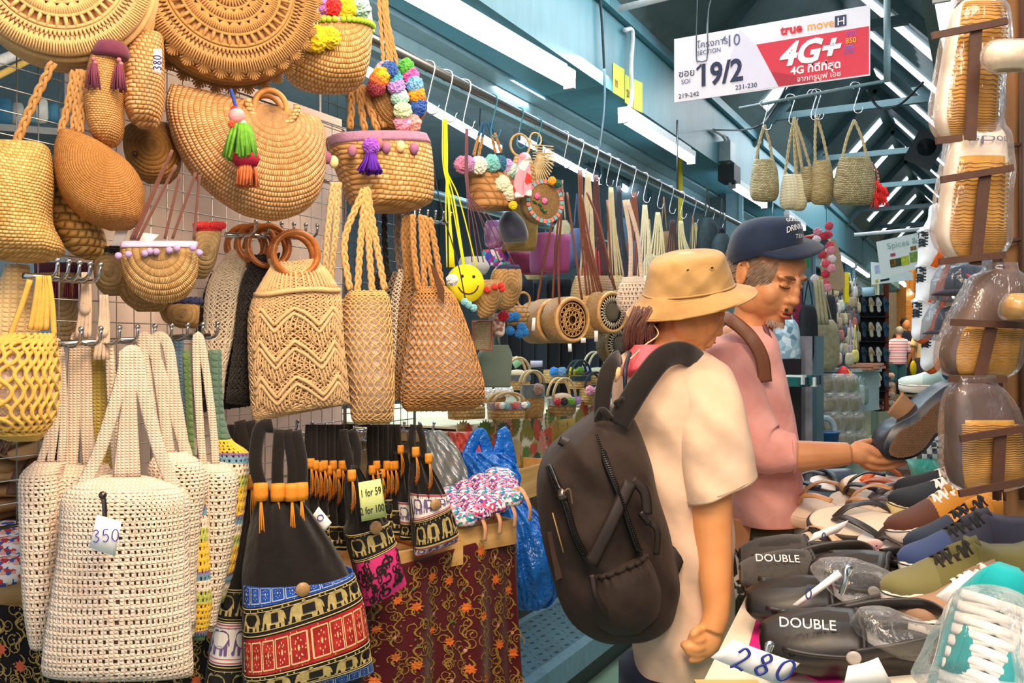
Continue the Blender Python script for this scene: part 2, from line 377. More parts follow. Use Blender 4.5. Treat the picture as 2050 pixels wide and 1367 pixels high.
# gable roof
RX, RH = -.815, CAMZ+2.2; EH = CAMZ+1.5
def roof_side(name, xe, mat):
    m = MB(); n = 2*160
    y = np.linspace(1.0, 22, n); c = .008*np.where(np.arange(n) % 2 == 0, 1, -1)
    for k in range(1):
        G = [[(RX+(xe-RX)*t, yy, RH+(EH-RH)*t+cc) for yy, cc in zip(y, c)] for t in np.linspace(0, 1.15, 4)]
        m.grid(G)
    return struct(name, m, mat, smooth=True)
ROOF = painted('5a6f72', '38464a', .5, .5, 4, False)
roof_side('roof_left', -1.45, ROOF); roof_side('roof_right', -.18, ROOF)
m = MB(); m2 = MB()
RAF = painted('3f6068', '2a3436', .5, .45, 6, False)
for i, y in enumerate(np.arange(1.6, 20, 1.55)):
    r = thing('roof_truss', 'teal steel roof truss across the aisle, %s from the camera' % ORD[i], 'truss', Matrix.Translation((0, y, 0)), 'roof trusses over the aisle')
    MB().bar((-1.5, 0, EH-.08), (RX, 0, RH-.05), .05, .06).obj('rafter', RAF, r, smooth=False)
    MB().bar((RX, 0, RH-.05), (-.13, 0, EH-.08), .05, .06).obj('rafter', RAF, r, smooth=False)
    MB().bar((-1.3, 0, EH+.12), (-.33, 0, EH+.12), .04, .045).obj('tie_bar', RAF, r, smooth=False)
i = 0
SKY = emit('e8f4ff', 1.5)
for y in (5.1, 5.9, 7.1, 8.7, 9.9, 11.8, 13.2, 14.8, 17):
    for sd, xe in (('left', -1.45), ('right', -.18)):
        if y in (5.1, 7.1) and sd == 'left': continue
        G = [[(RX+(xe-RX)*t, yy, RH+(EH-RH)*t-.012) for yy in (y, y+.2)] for t in ((.08, .8) if sd == 'left' else (.1, .9))]
        i += 1; struct('skylight_%d' % i, MB().grid(G), SKY, solid=.004)
# fluorescent tubes
def tube_light(a, b, label, r=.017, on=True, nrm=(0, 0, -1), hang=0):
    a = Vector(a); b = Vector(b); L = (b-a).length
    X = (b-a).normalized(); Z = (-Vector(nrm)); Z = (Z-X*Z.dot(X)).normalized(); Y = Z.cross(X)
    M = Matrix((X, Y, Z)).transposed().to_4x4(); M.translation = (a+b)/2
    t = thing('tube_light', label, 'lamp', M, 'fluorescent tube lights')
    MB().box((0, 0, .035), (L+.02, .045, .03)).box((0, 0, .055), (L-.1, .03, .012)).obj('housing', plain('c8d4d8', .4, .05), t, smooth=False)
    MB().tube([(-L/2, 0, 0), (L/2, 0, 0)], r, 12).obj('tube', emit('e6f4ff', 12), t)
    if hang:
        for s_ in (-.35, .35): MB().tube([(s_*L, 0, .05), (s_*L, 0, .05+hang)], .003, 5).obj('hanger_rod', metal('707478', .4), t)
    for s_ in (-1, 1): MB().box((s_*L/2, 0, .012), (.018, .044, .062)).obj('end_cap', plain('b8bcc0', .5, .05), t, smooth=False)
    return t
XF = BX+.035
tube_light(PX(800, -20, XF), PX(1140, 168, XF), 'nearest bright fluorescent tube on the beam, over the hook rail')
tube_light(PX(1248, 238, XF), PX(1384, 322, XF), 'second fluorescent tube on the beam, right of the yellow stickers')
tube_light(PX(1466, 372, XF), PX(1530, 412, XF), 'third fluorescent tube on the beam, beside the junction box')
tube_light(PX(1575, 435, XF), PX(1608, 458, XF), 'fourth fluorescent tube on the beam, behind the navy cap')
tube_light(PX(1680, 515, XF), PX(1708, 532, XF), 'fifth fluorescent tube along the beam, above the cardboard cut-out')
tube_light(PX(1712, 535, XF), PX(1738, 553, XF), 'farthest fluorescent tube along the beam, above the shoe rack')
for a, b, w in (((640, 90), (1000, 300), 'left most, above the pompom purse'), ((1035, 275), (1200, 365), 'above the bamboo fan bag'), ((1240, 372), (1300, 410), 'behind the tan bag straps'), ((1380, 375), (1470, 425), 'near the yellow pole')):
    tube_light(PX(*a, -2.5), PX(*b, -2.5), 'tube light inside the stall, '+w, hang=.5)
tube_light(P(1885, -10, 2.3), P(1903, 112, 3.0), 'tube light under the right hand beam beside the hanging sandals')
for k, (x, yy) in enumerate(((-1.3, 13), (-1.2, 15), (-1.25, 17.5), (-.6, 19))):
    tube_light((x, yy, 2.45), (x, yy+.9, 2.45), 'warm far tube light at the end of the aisle, %s' % ORD[k], hang=.75)
# long hook rail of the bag stall
RAILX, RAILZ = -1.35, CAMZ+.776
rail = thing('hook_rail', 'long grey steel pipe rail running above the bag stall front', 'rail', Matrix.Translation((RAILX, 3, RAILZ)))
MB().tube([(0, -1.6, 0), (0, 4.6, 0)], .0135, 12).obj('pipe', metal('8c9498', .35), rail)
for y in (-1.2, 1.2, 3.4): MB().tube([(0, y, 0), (0, y, .36)], .005, 6).obj('hanger_rod', metal('707478', .4), rail)
r2 = thing('inner_rail', 'second pipe rail lower and deeper inside the bag stall', 'rail', Matrix.Translation((-1.95, 4.6, 2.02)))
MB().tube([(0, -2.4, 0), (0, 3, 0)], .02, 12).obj('pipe', metal('7fa0b0', .4), r2)
for i, (px, py, py2) in enumerate(((1081, 232, 290), (1205, 285, 330), (1300, 332, 420), (1396, 372, 470))):
    a = PX(px, py, -2.05); tag(MB().tube([(0, 0, .28), (0, 0, -.25)], .016, 8).obj('drop_pipe', metal('6f93a8', .4), M=Matrix.Translation(a)), 'blue grey drop pipe behind the hook rail, %s from the left' % ORD[i], 'pipe', 'drop pipes in the stall')
# ---------------------------------------------------------------- generators shared by the stalls
CT, ST = math.cos(TH), math.sin(TH)
def D(px, x=-1.35): return x/((px-CXP)/FPX*CT-ST)     # depth at which a pixel column meets the plane x
def strap(mb, pts, r=.004, flat=.35, n=6, k=6, up=(0, 1, 0)): return mb.tube(cat(pts, k), r, n, flat=flat, up=up)
def braid(mb, pts, r=.004, pitch=.03, n=5, k=8, strands=3):
    p = cat(pts, k); L = np.r_[0, np.cumsum(np.linalg.norm(np.diff(p, axis=0), axis=1))]
    m = max(8, int(L[-1]/pitch*5)); s = np.linspace(0, L[-1], m); q = np.stack([np.interp(s, L, p[:, i]) for i in range(3)], 1)
    t = np.gradient(q, axis=0); t /= np.linalg.norm(t, axis=1)[:, None]+1e-9
    w = np.cross(t, np.array([0, 1., 0])); w /= np.linalg.norm(w, axis=1)[:, None]+1e-9
    for j in range(strands):
        a = 2*PI*(s/pitch*.5+j/strands)
        mb.tube(q+w*(r*1.0*np.sin(a))[:, None]+np.array([0, 1., 0])*(r*.55*np.sin(2*a))[:, None], r*.72, n)
    return mb
def ring(mb, c, R, r, n=28, m=8, rz=None, a0=0, a1=360, y=0): return mb.tube(circ(c[0], c[1], R, n, y, a0, a1, rz), r, m, closed=abs(a1-a0) >= 360)
POM = {}
def pom_mesh(h):
    if h not in POM:
        bm = bmesh.new(); bmesh.ops.create_icosphere(bm, subdivisions=4, radius=1.0)
        rnd = random.Random(3)
        for v in bm.verts: v.co *= rnd.choice((.84, .95, 1.06, 1.0))*(1+.05*math.sin(v.co.x*7+v.co.z*5))
        me = bpy.data.meshes.new('pompom'); bm.to_mesh(me); bm.free(); me.materials.append(plain(h, .95, .18, 25, 0, sheen=.5, spec=.1)); POM[h] = me
    return POM[h]
def pom(parent, c, r, h, name='pompom', sq=1.0):
    o = bpy.data.objects.new(name, pom_mesh(h)); COL.objects.link(o); o.parent = parent; o.location = c; o.scale = (r, r, r*sq); o.rotation_euler = (random.random()*3, random.random()*3, random.random()*3); return o
def tassel(mb, c, r, L, n=26, flare=1.5, seed=1):
    rd = random.Random(seed)
    for i in range(n):
        a = rd.random()*2*PI; q = r*math.sqrt(rd.random()); x, y = q*math.cos(a), q*math.sin(a)
        mb.tube([(c[0]+x*.6, c[1]+y*.6, c[2]), (c[0]+x, c[1]+y, c[2]-L*.4), (c[0]+x*flare+rd.uniform(-1, 1)*r*.15, c[1]+y*flare, c[2]-L*(1-.12*rd.random()))], r*.17, 4)
    return mb
def net(mb, sf, nu, nv, r, v0=0, v1=1, pat='lens', off=.0, n=4, back=True, seg=5, knots=True, amp=.5):
    # knotted cords laid over the bag surface: neighbouring cords meet at every knot
    tot = nu*2 if back else nu
    V = np.linspace(v0, v1, nv*seg+1); ph = (V-v0)/(v1-v0)*nv
    for k in range(tot):
        for sg in (1, -1):
            if pat == 'lens': dv = sg*amp*np.sin(ph*PI)*np.where(np.floor(ph).astype(int) % 2 == 0, 1, 1)
            elif pat == 'diamond': dv = sg*amp*(2*np.abs(((ph/2) % 1)*2-1)-1)
            else: dv = sg*amp*(.5+.5*np.cos(ph*PI*2))*(1 if k % 2 else .6)
            u = (k+.5+dv)/nu
            mb.tube(sf.at(u, V, off+r*.4*sg), r, n, cap=False)
    if knots:
        for k in range(tot):
            for j in range(nv+1):
                x = (k+.5+(.0 if pat == 'lens' else (.5 if j % 2 else 0)))/nu
                mb.ball(sf.at(x, v0+(v1-v0)*j/nv, off), r*1.5, 5, 4)
    return mb
def holes(sf, nu, nv, v0=0, v1=1, amp=.0015, sub=3, brick=True, tot=2.0, hu=1, off=0, mb=None):
    n = int(nu*tot)*sub; m = nv*2
    U, V = np.meshgrid(np.linspace(0, tot, n, endpoint=tot < 2), np.linspace(v0, v1, m+1)); 
    G = sf.at(U, V, off+amp*np.abs(np.sin(V/(v1-v0)*nv*PI+U*.01)))
    i = np.arange(m)[:, None]; j = np.arange(n if tot >= 2 else n-1)[None, :]
    sh = (i//2 % 2)*(sub//2+1) if brick else 0
    mask = ~((i % 2 == 1) & (((j+sh) % sub) < hu))
    return (mb or MB()).grid(G, cu=tot >= 2, mask=mask)
EL = [(-.04, .10), (.02, .02), (.08, .06), (.10, .22), (.13, .42), (.15, .36), (.20, .34), (.22, .02), (.36, .02), (.38, .24), (.54, .24), (.60, .22), (.60, .02), (.74, .02), (.76, .24), (.80, .26), (.82, .02), (.95, .02), (.95, .5), (.99, .36), (1.02, .38), (1.0, .62), (.94, .84), (.80, .96), (.60, 1.0), (.44, .92), (.36, .98), (.22, .98), (.11, .84), (.07, .62), (.03, .36), (.02, .2), (-.02, .18)]
FLW = [(math.cos(a)*(.5 if i % 2 == 0 else .3)+.5, math.sin(a)*(.5 if i % 2 == 0 else .3)+.5) for i, a in enumerate(np.linspace(0, 2*PI, 16, endpoint=False))]
SQ = [(0, 0), (1, 0), (1, 1), (0, 1)]
DOT = [(math.cos(a)*.5+.5, math.sin(a)*.5+.5) for a in np.linspace(0, 2*PI, 8, endpoint=False)]
from mathutils.geometry import tessellate_polygon
def decal(mb, sf, shape, u, v, su, sv, off=.0012, rot=0):
    c, s_ = math.cos(rot), math.sin(rot)
    q = [((x-.5)*c-(y-.5)*s_, (x-.5)*s_+(y-.5)*c) for x, y in shape]
    t = tessellate_polygon([[Vector((a, b, 0)) for a, b in q]])
    U = np.array([u+a*su for a, b in q]); V = np.array([v-b*sv for a, b in q])
    pts = sf.at(U, V, off) if isinstance(sf, Surf) else sf(U, V, off)
    return mb.add(pts, [list(x)[::1] for x in t])
def swirl(mb, sf, u, v, su, sv, off=.0015, turns=1.2, w=.12, flip=1, n=12, a0=0):
    # curled tendril as a thin flat ribbon on the cloth
    T = np.linspace(0, 1, n); a = a0+flip*T*turns*2*PI; r = (1-T*.75)*.5
    W = w*(1-.5*T); G = []
    for k in (1, -1): rr = r+k*W/2; G.append((u+np.cos(a)*rr*su, v-np.sin(a)*rr*sv))
    f = sf.at if isinstance(sf, Surf) else sf
    return mb.grid([f(G[0][0], G[0][1], off), f(G[1][0], G[1][1], off)])
def text(name, body, size, mat, parent=None, loc=(0, 0, 0), rot=(PI/2, 0, 0), ext=.0006, align='LEFT', sx=1, bold=0):
    c = bpy.data.curves.new(name, 'FONT'); c.body = body; c.offset = bold; c.size = size; c.extrude = ext; c.align_x = align; c.resolution_u = 3
    o = bpy.data.objects.new(name, c); dg = bpy.context.evaluated_depsgraph_get(); COL.objects.link(o); dg.update()
    me = bpy.data.meshes.new_from_object(o.evaluated_get(dg)); bpy.data.objects.remove(o)
    q = bpy.data.objects.new(name, me); COL.objects.link(q); me.materials.clear(); me.materials.append(mat)
    if parent: q.parent = parent
    q.location = loc; q.rotation_euler = rot; q.scale = (sx, 1, 1); return q
def scrawl(mb, digits, c, h, r, y):          # handwritten numerals as ink strokes in the XZ plane
    G = {'0': [[(.5, 1), (.12, .75), (.1, .25), (.5, 0), (.88, .3), (.85, .8), (.5, 1)]],
         '2': [[(.1, .75), (.4, 1), (.8, .8), (.65, .5), (.1, .05), (.35, .12), (.9, 0)]],
         '3': [[(.1, .9), (.5, 1), (.8, .8), (.4, .55), (.85, .3), (.5, 0), (.1, .12)]],
         '5': [[(.85, 1), (.25, .98), (.2, .55), (.6, .6), (.88, .3), (.5, 0), (.1, .1)]],
         '8': [[(.5, .52), (.2, .78), (.5, 1), (.8, .78), (.5, .52), (.15, .25), (.5, 0), (.85, .25), (.5, .52)]],
         'u': [[(.1, .7), (.15, .1), (.5, 0), (.8, .3), (.85, .75)]], '-': [[(.1, .5), (.9, .5)]], '9': [[(.8, .8), (.4, 1), (.2, .7), (.6, .55), (.82, .85), (.7, 0)]], '1': [[(.5, 1), (.5, 0)]], 'o': [[(.5, .6), (.2, .4), (.3, .05), (.6, 0), (.8, .35), (.5, .6)]]}
    x = c[0]
    for d in digits:
        for st in G[d]: mb.tube(cat([(x+q[0]*h*.55, y, c[1]+q[1]*h) for q in st], 5), r, 4, flat=.3)
        x += h*.72
    return mb
def card(name, label, fr, quad, th=.0008, mat=None, bend=0, group=None, parent=None):
    a = [fr.l(*q) for q in quad]; G = []
    for i in range(9):
        t = i/8; top = [a[0][k]*(1-t)+a[1][k]*t for k in (0, 1)]; bot = [a[3][k]*(1-t)+a[2][k]*t for k in (0, 1)]
        G.append([(top[0]*(1-s_)+bot[0]*s_, bend*4*(t-.5)**2, top[1]*(1-s_)+bot[1]*s_) for s_ in (0, .5, 1)])
    o = thing(name, label, 'price tag', fr, group)
    MB().grid(G).obj('paper', mat or WHITEP, o, solid=th); return o
def s_hook(): 
    m = MB(); p = [(-.004, 0, -.013), (-.016, 0, 0), (-.006, 0, .016), (.012, 0, .012), (.016, 0, -.005), (.006, 0, -.05), (-.004, 0, -.10), (.004, 0, -.117), (.02, 0, -.115), (.027, 0, -.095)]
    return m.tube(cat(p, 5), .0022, 6)
HOOKME = s_hook().obj('rail_hook', CHROME); HOOKD = HOOKME.data; bpy.data.objects.remove(HOOKME)
HOOKT = HOOKD.copy(); HOOKT.materials.clear(); HOOKT.materials.append(plain('1f7f9c', .35, .05))
def rail_hook(px, py, label, x=RAILX, z=None, sc=1.0, teal=False):
    p = PX(px, py, x); o = bpy.data.objects.new('rail_hook', HOOKT if teal else HOOKD); COL.objects.link(o)
    o.location = (p.x, p.y, RAILZ if z is None else z); o.rotation_euler = (0, 0, TH+random.uniform(-.5, .5)); o.scale = (sc,)*3
    return tag(o, label, 'hook', 'wire hooks on the long rail')
def hook_strip(a, b, n, label, x=-1.38, up=.02, L=.05):
    A = PX(*a, x); B = PX(*b, x); Xd = (B-A).normalized(); M = Matrix((Xd, Vector((-1, 0, 0)), Xd.cross(Vector((-1, 0, 0))))).transposed().to_4x4(); M.translation = A
    t = thing('hook_strip', label, 'hook rail', M, 'chrome hook strips clipped on the mesh panel'); Ln = (B-A).length
    MB().tube([(-.01, 0, 0), (Ln+.01, 0, 0)], .0055, 8).obj('bar', CHROME, t)
    hm = MB().tube(cat([(0, 0, 0), (0, -L*.6, -.004), (0, -L, .004), (0, -L-.004, up)], 4), .003, 6).ball((0, -L-.004, up+.003), .0048, 8, 5).obj('peg', CHROME, t)
    for i in range(n):
        q = hm if i == 0 else hm.copy()
        if i: COL.objects.link(q)
        q.location = (Ln*(i+.5)/n, 0, 0)
    return t
# ---------------------------------------------------------------- bag stall, upper left: straw bags
def gridpanel(label, x, px0, px1, py0, py1, sp=.038, r=.0013, mat=None):
    a = PX(px0, 400, x); b = PX(px1, 400, x); zt = PX((px0+px1)/2, py0, x).z; zb = PX((px0+px1)/2, py1, x).z
    t = thing('mesh_panel', label, 'mesh panel', Matrix.Translation((x, a.y, zb)), None); L = b.y-a.y; Hh = zt-zb
    m = MB()
    for y in np.arange(0, L+.001, sp): m.tube([(0, y, 0), (0, y, Hh)], r, 4)
    m.obj('upright_wires', mat or metal('d8d2cc', .4), t, kind='stuff'); m = MB()
    for z in np.arange(0, Hh+.001, sp): m.tube([(.003, 0, z), (.003, L, z)], r, 4)
    m.obj('cross_wires', mat or metal('d8d2cc', .4), t, kind='stuff')
    MB().tube([(0, 0, 0), (0, L, 0), (0, L, Hh), (0, 0, Hh)], .005, 6, closed=True).obj('frame', metal('b0aaa4', .4), t); return t
gridpanel('white wire mesh display panel behind the straw bags', -1.42, -60, 690, 130, 1000)
gridpanel('darker wire mesh panel farther right behind the braided net bags', -1.62, 640, 830, 190, 900, mat=metal('5d5350', .5))
tag(MB().box((-1.50, 1.42, 1.38), (.012, .78, 1.25)).obj('backing_board', plain('e6d2c6', .8, .05, 8), smooth=False), 'pale pink board behind the wire mesh panel', 'board')
def bag(name, label, rws, d, yaw=28, o=None, mat=None, n=40, nv=5, pw=.8, cat_='bag', group=None, part='body', open_=False, roll=0, pitch=0, nvm=None, fn=None):
    xs = [r[0] if len(r) > 4 else (r[1]+r[2])/2 for r in rws]; ys = [r[1] if len(r) > 4 else r[0] for r in rws]
    if o is None: o = (float(np.mean([(r[0]+r[2])/2 if len(r) > 4 else (r[1]+r[2])/2 for r in rws])), float(np.mean(ys)))
    f = Fr(o[0], o[1], d, yaw, pitch, roll); t = thing(name, label, cat_, f, group)
    sf = Surf(rows(f, rws), n, nv, pw)
    if mat is not None: sf.mesh(cap=not open_, nv=nvm, fn=fn).obj(part, mat, t, solid=.004 if open_ else 0)
    return t, f, sf
W_A = weave(*STRAW, 95, 260, 'polar'); W_B = weave('b9762f', 'e8b46a', 120, 330, 'polar', .8); W_C = weave(*STRAW, 130, 90, 'planar'); W_D = weave('b98042', 'e2ac6c', 260, 190, 'planar', .7)
W_E = weave(*STRAWL, 100, 250, 'polar'); W_F = weave('c58a45', 'f2c98a', 85, 190, 'polar', 1.0)
NAT = rope('c99a5e'); NATL = rope('dcbb86'); HEMP = rope('b98b52'); BRAIDC = rope('d2a466')
# big half moon bag
t, f, sf = bag('straw_bag', 'large half-moon coiled straw bag with red and green tassel charm', [(342, 168, 640, 236, .012), (332, 196, 650, 262, .04), (333, 232, 650, 300, .06), (350, 288, 648, 350, .068), (384, 346, 634, 396, .068), (430, 392, 604, 426, .055), (478, 424, 556, 441, .03), (505, 434, 530, 440, .004)], 1.66, 26, (540, 225), None, pw=.75)
sf.mesh(nv=40, n=64).obj('body', W_A, t)
for y in (-.02, .02): ring(MB(), f.l(538, 222), .030, .0055, y=y, rz=.034).obj('handle', wood('a8652a', 'd99a52'), t)
m = MB(); ring(m, f.l(538, 215), .045, .007, y=-.04, a0=180, a1=360); m.obj('opening_rim', W_C, t)
t2 = thing('tassel_charm', 'green, crimson and orange tassel charm on the large half-moon straw bag', 'charm', Fr(480, 200, 1.50, 26)); f2 = Fr(480, 200, 1.50, 26)
strap(MB(), f2.pts([(462, 178), (468, 200), (474, 220)]), .003, 1).obj('cord', plain('1d3f9c', .7), t2)
MB().ball(f2.p(474, 232), .014, 14, 10).obj('bead', plain('e89aa0', .5), t2)
for q, h in (((470, 222), 'c0181c'), ((466, 248), 'e2552a'), ((484, 248), '9fd0c8'), ((476, 243), 'e2552a')): pom(t2, f2.p(*q), .008, h)
tassel(MB(), f2.p(484, 250), .021, .062, 70, 1.35).obj('green_tassel', plain('5f9a2a', .8, .3, 90), t2, label='green yarn tassel')
MB().lathe([(.004, .012), (.022, .008), (.024, 0), (.018, -.012), (.004, -.014)], f2.p(492, 318), 18).obj('crimson_tuft', plain('a01438', .9, .3, 90), t2)
tassel(MB(), f2.p(494, 322), .016, .046, 60, 1.1, 5).obj('orange_tassel', plain('c9683a', .8, .3, 90), t2, label='rust orange yarn tassel')
# tall narrow woven bags
t, f, _ = bag('straw_bag', 'narrow fine-woven straw bag with maroon crochet trim and two tassels', [(82, 198, 246, .012), (92, 190, 252, .03), (130, 180, 250, .045), (200, 172, 246, .05), (260, 180, 246, .045), (285, 195, 236, .03), (296, 208, 222, .006)], 1.45, 14, (212, 190), W_D)
MB().lathe([(.014, .014), (.024, .009), (.028, 0), (.029, -.008), (.026, -.014)], f.p(222, 100, -.03), 22, ex=.9).obj('crochet_trim', rope('6b3048', .9, 500), t)
for q in ((187, 118), (238, 120)):
    for k in (0, 1): MB().ball(f.p(q[0]+k*4, q[1]+k*8, -.05), .004, 8, 6).obj('bead', plain('b06a78', .3), t)
    tassel(MB(), f.p(q[0], q[1]+10, -.05), .008, .042, 26, 1.5).obj('tassel', plain('743850', .9), t)
t, f, _ = bag('straw_bag', 'narrow chunky-woven straw bag with a handwritten price sticker', [(67, 262, 316, .012), (75, 258, 326, .03), (120, 254, 328, .045), (190, 250, 328, .05), (235, 256, 322, .042), (258, 280, 312, .006)], 1.50, 14, (290, 160), weave(*STRAW, 140, 110, 'planar'))
strap(MB(), f.pts([(300, 70), (306, 40), (300, -10)]), .004, .6).obj('strap', HEMP, t)
c = card('price_tag', 'small white 380 price sticker on the chunky narrow straw bag', Fr(315, 122, 1.42, 14), [(308, 98), (324, 98), (323, 148), (306, 144)])
scrawl(MB(), '380', (-.015, -.006), .012, .0009, -.001).obj('handwriting', plain('2a2a7c', .6), c).rotation_euler = (0, -PI/2, 0)
# large crocheted round bags at the very top
def round_crochet(label, cpx, cpy, R, d, yaw, ruffle=False, mat=None, seed=0):
    f = Fr(cpx, cpy, d, yaw); t = thing('round_crochet_bag', label, 'bag', f); rm = R/FPX*d; mt = mat or rope('c99c62', .85, 420)
    MB().lathe([(rm*.05, -.045), (rm*.6, -.055), (rm*.93, -.04), (rm*.97, 0), (rm*.93, .05), (rm*.5, .06)], ax='Y', n=56).obj('lining', plain('c98e55', .8, .1, 20), t)
    m = MB(); y = -.062
    def arcs(r1, r2, n, y=y, rr=.0022, fan=0):
        for i in range(n):
            a = 2*PI*i/n; b = 2*PI*(i+.5)/n
            if fan:
                for k in np.linspace(-.5, .5, fan): m.tube([(math.cos(a)*r1, y, math.sin(a)*r1), (math.cos(a+k*2*PI/n)*(r1+r2)/2, y-.003, math.sin(a+k*2*PI/n)*(r1+r2)/2), (math.cos(a+k*2*PI/n*.95)*r2, y, math.sin(a+k*2*PI/n*.95)*r2)], rr, 4)
            else: m.tube([(math.cos(a)*r1, y, math.sin(a)*r1), (math.cos(a)*r2, y-.001, math.sin(a)*r2)], rr*1.5, 4)
    for q in (.12, .27, .42, .57, .70, .735, .80, .84, .88, .92, .96): ring(m, (0, 0), rm*q, .0032 if q < .75 else .0045, 90, 5, y=y+max(0, (q-.7))*.06)
    arcs(rm*.12, rm*.27, 14, fan=4); arcs(rm*.27, rm*.42, 20, fan=5); arcs(rm*.42, rm*.57, 26, fan=6); arcs(rm*.57, rm*.70, 44); arcs(rm*.735, rm*.80, 110, rr=.0016)
    arcs(rm*.80, rm*1.0, 100, rr=.0016, fan=3)
    m.obj('crochet_face', mt, t, kind='stuff')
    if ruffle:
        for dy, rr in ((-.05, 1.0), (.03, 1.03)):
            m = MB(); n = 34
            for i in range(n):
                a = 2*PI*i/n
                for k in np.linspace(-.5, .5, 9):
                    b = a+k*2*PI/n*1.1; q = rm*(rr+.085*math.cos(k*PI)); m.tube([(math.cos(a)*rm*.93, dy, math.sin(a)*rm*.93), (math.cos(b)*q, dy-.004, math.sin(b)*q)], .0018, 4)
            m.obj('shell_edging', mt, t, kind='stuff')
    m = MB()
    for yy in (-.03, -.01, .01, .03): ring(m, (0, 0), rm*.985, .006, 90, 6, y=yy)
    m.obj('side_band', mt, t); return t
round_crochet('large round crocheted bag cropped by the top left corner', 128, -40, 172, 1.45, 18, mat=rope('dcb378', .85, 420))
round_crochet('large round crocheted bag with shell ruffle edge, dark natural twine', 452, -5, 168, 1.62, 24, ruffle=True, mat=rope('b8884c', .85, 420))
# pompom bowl bag top centre
t, f, sf = bag('straw_bag', 'coiled straw bowl bag with lime bobble trim and yellow pompoms', [(20, 602, 742, .03), (58, 590, 744, .07), (100, 578, 742, .08), (140, 570, 736, .08), (168, 592, 724, .06), (184, 630, 700, .02), (187, 650, 680, .003)], 1.86, 20, (668, 20), W_F, pw=.8)
sf.mesh(v0=0, v1=.2, nv=6, off=.004).obj('trim_ribbon', plain('e6b8a8', .8, .1, 60), t, label='peach and lime trim')
for i in range(22): u = i/21; MB().ball(sf.at(u, .19, .006), .0065, 8, 6).obj('bobble', plain('9cc63a', .8, .1), t)
for q, r_, h in (((630, 78), .026, 'f2d21a'), ((660, 74), .022, 'e8cc1c')): pom(t, f.p(q[0], q[1], -.10), r_, h)
for q in ((628, 52), (634, 50)): strap(MB(), f.pts([(q[0], q[1]+20), (q[0]+2, 20), (632, -10)], -.09), .0015, 1).obj('cord', rope('d8d0a8'), t)
for q, r_, h in (((640, 8), .02, 'b070c8'), ((666, 14), .021, 'd0161a'), ((694, 16), .022, 'f0c81c'), ((722, 16), .021, '9cc4c0'), ((620, 0), .018, '4a8a3a')): pom(t, f.p(q[0], q[1], -.07), r_, h)
# pompom purse on long rope handles
f = Fr(800, 195, 2.05, 30); t = thing('pompom_purse', 'round straw purse edged all round with coloured pompoms', 'bag', f)
MB().lathe([(.01, -.035), (.06, -.04), (.072, -.02), (.072, .02), (.05, .035)], f.p(792, 205), 28, ax='Y').obj('body', weave('8a6238', 'b98d58', 120, 180, 'polar'), t)
cs = '1d4f9e 2f9aa8 b48ad8 a8d8d0 c4dab0 4aa83a e055a8 6aa8d8 f09a1c 1d56b0 d89a9a f0a0c0 f2b21c e06a2a 8a2038 f0a0c8'.split()
for (x, y), h in zip(((779, 141), (788, 158), (793, 172), (800, 195), (806, 222), (812, 135), (822, 153), (830, 170), (834, 190), (838, 213), (826, 246), (770, 140), (763, 152), (757, 160), (752, 174), (806, 245)), cs): pom(t, f.p(x, y, -.055+random.uniform(-.012, .012)), .0205, h)
for x0, x1 in ((757, 768), (765, 778), (772, 785), (765, 796)): braid(MB(), f.pts([(x0, -10), ((x0+x1)/2, 60), (x1, 134)]), .0032).obj('handle', HEMP, t)
# basket with purple trim
t, f, sf = bag('straw_basket', 'woven straw basket with lilac lace rim, felt balls and purple tassel', [(275, 655, 848, .07), (300, 662, 856, .082), (350, 682, 860, .085), (395, 700, 860, .08), (412, 712, 852, .07), (424, 735, 820, .03), (426, 760, 790, .003)], 2.0, 28, (756, 340), weave('b98240', 'e8bc80', 95, 75, 'planar'), pw=.75)
sf.mesh(v0=-.0, v1=.14, nv=5, off=.004).obj('lace_rim', rope('9a7492', .9, 300), t, label='lilac lace rim')
for x, y, h in ((668, 324, 'e8cf9a'), (705, 302, 'a06a88'), (758, 288, '9a6a6a'), (773, 295, 'a06a8c'), (802, 293, 'ecc896'), (829, 297, '9c6690'), (850, 302, 'a87860'), (655, 316, '8c5878'), (856, 324, 'a0648c'), (846, 288, 'b08aa0')): MB().ball(f.p(x, y, -.088 if x < 840 else -.04), .0105, 12, 8, (.0105, .0105, .0135)).obj('felt_ball', plain(h, .95, .08, 80), t)
pom(t, f.p(742, 292, -.105), .018, '9a4fd0'); tassel(MB(), f.p(742, 305, -.105), .014, .045, 70, 2.0).obj('tassel', plain('5a1ea8', .8, .2), t)
for L in (((700, 258), (703, 220), (702, 178)), ((730, 262), (722, 215), (715, 176)), ((756, 262), (738, 210), (720, 172)), ((770, 255), (752, 205), (724, 172))): braid(MB(), f.pts(L), .0055, .04).obj('handle', HEMP, t)
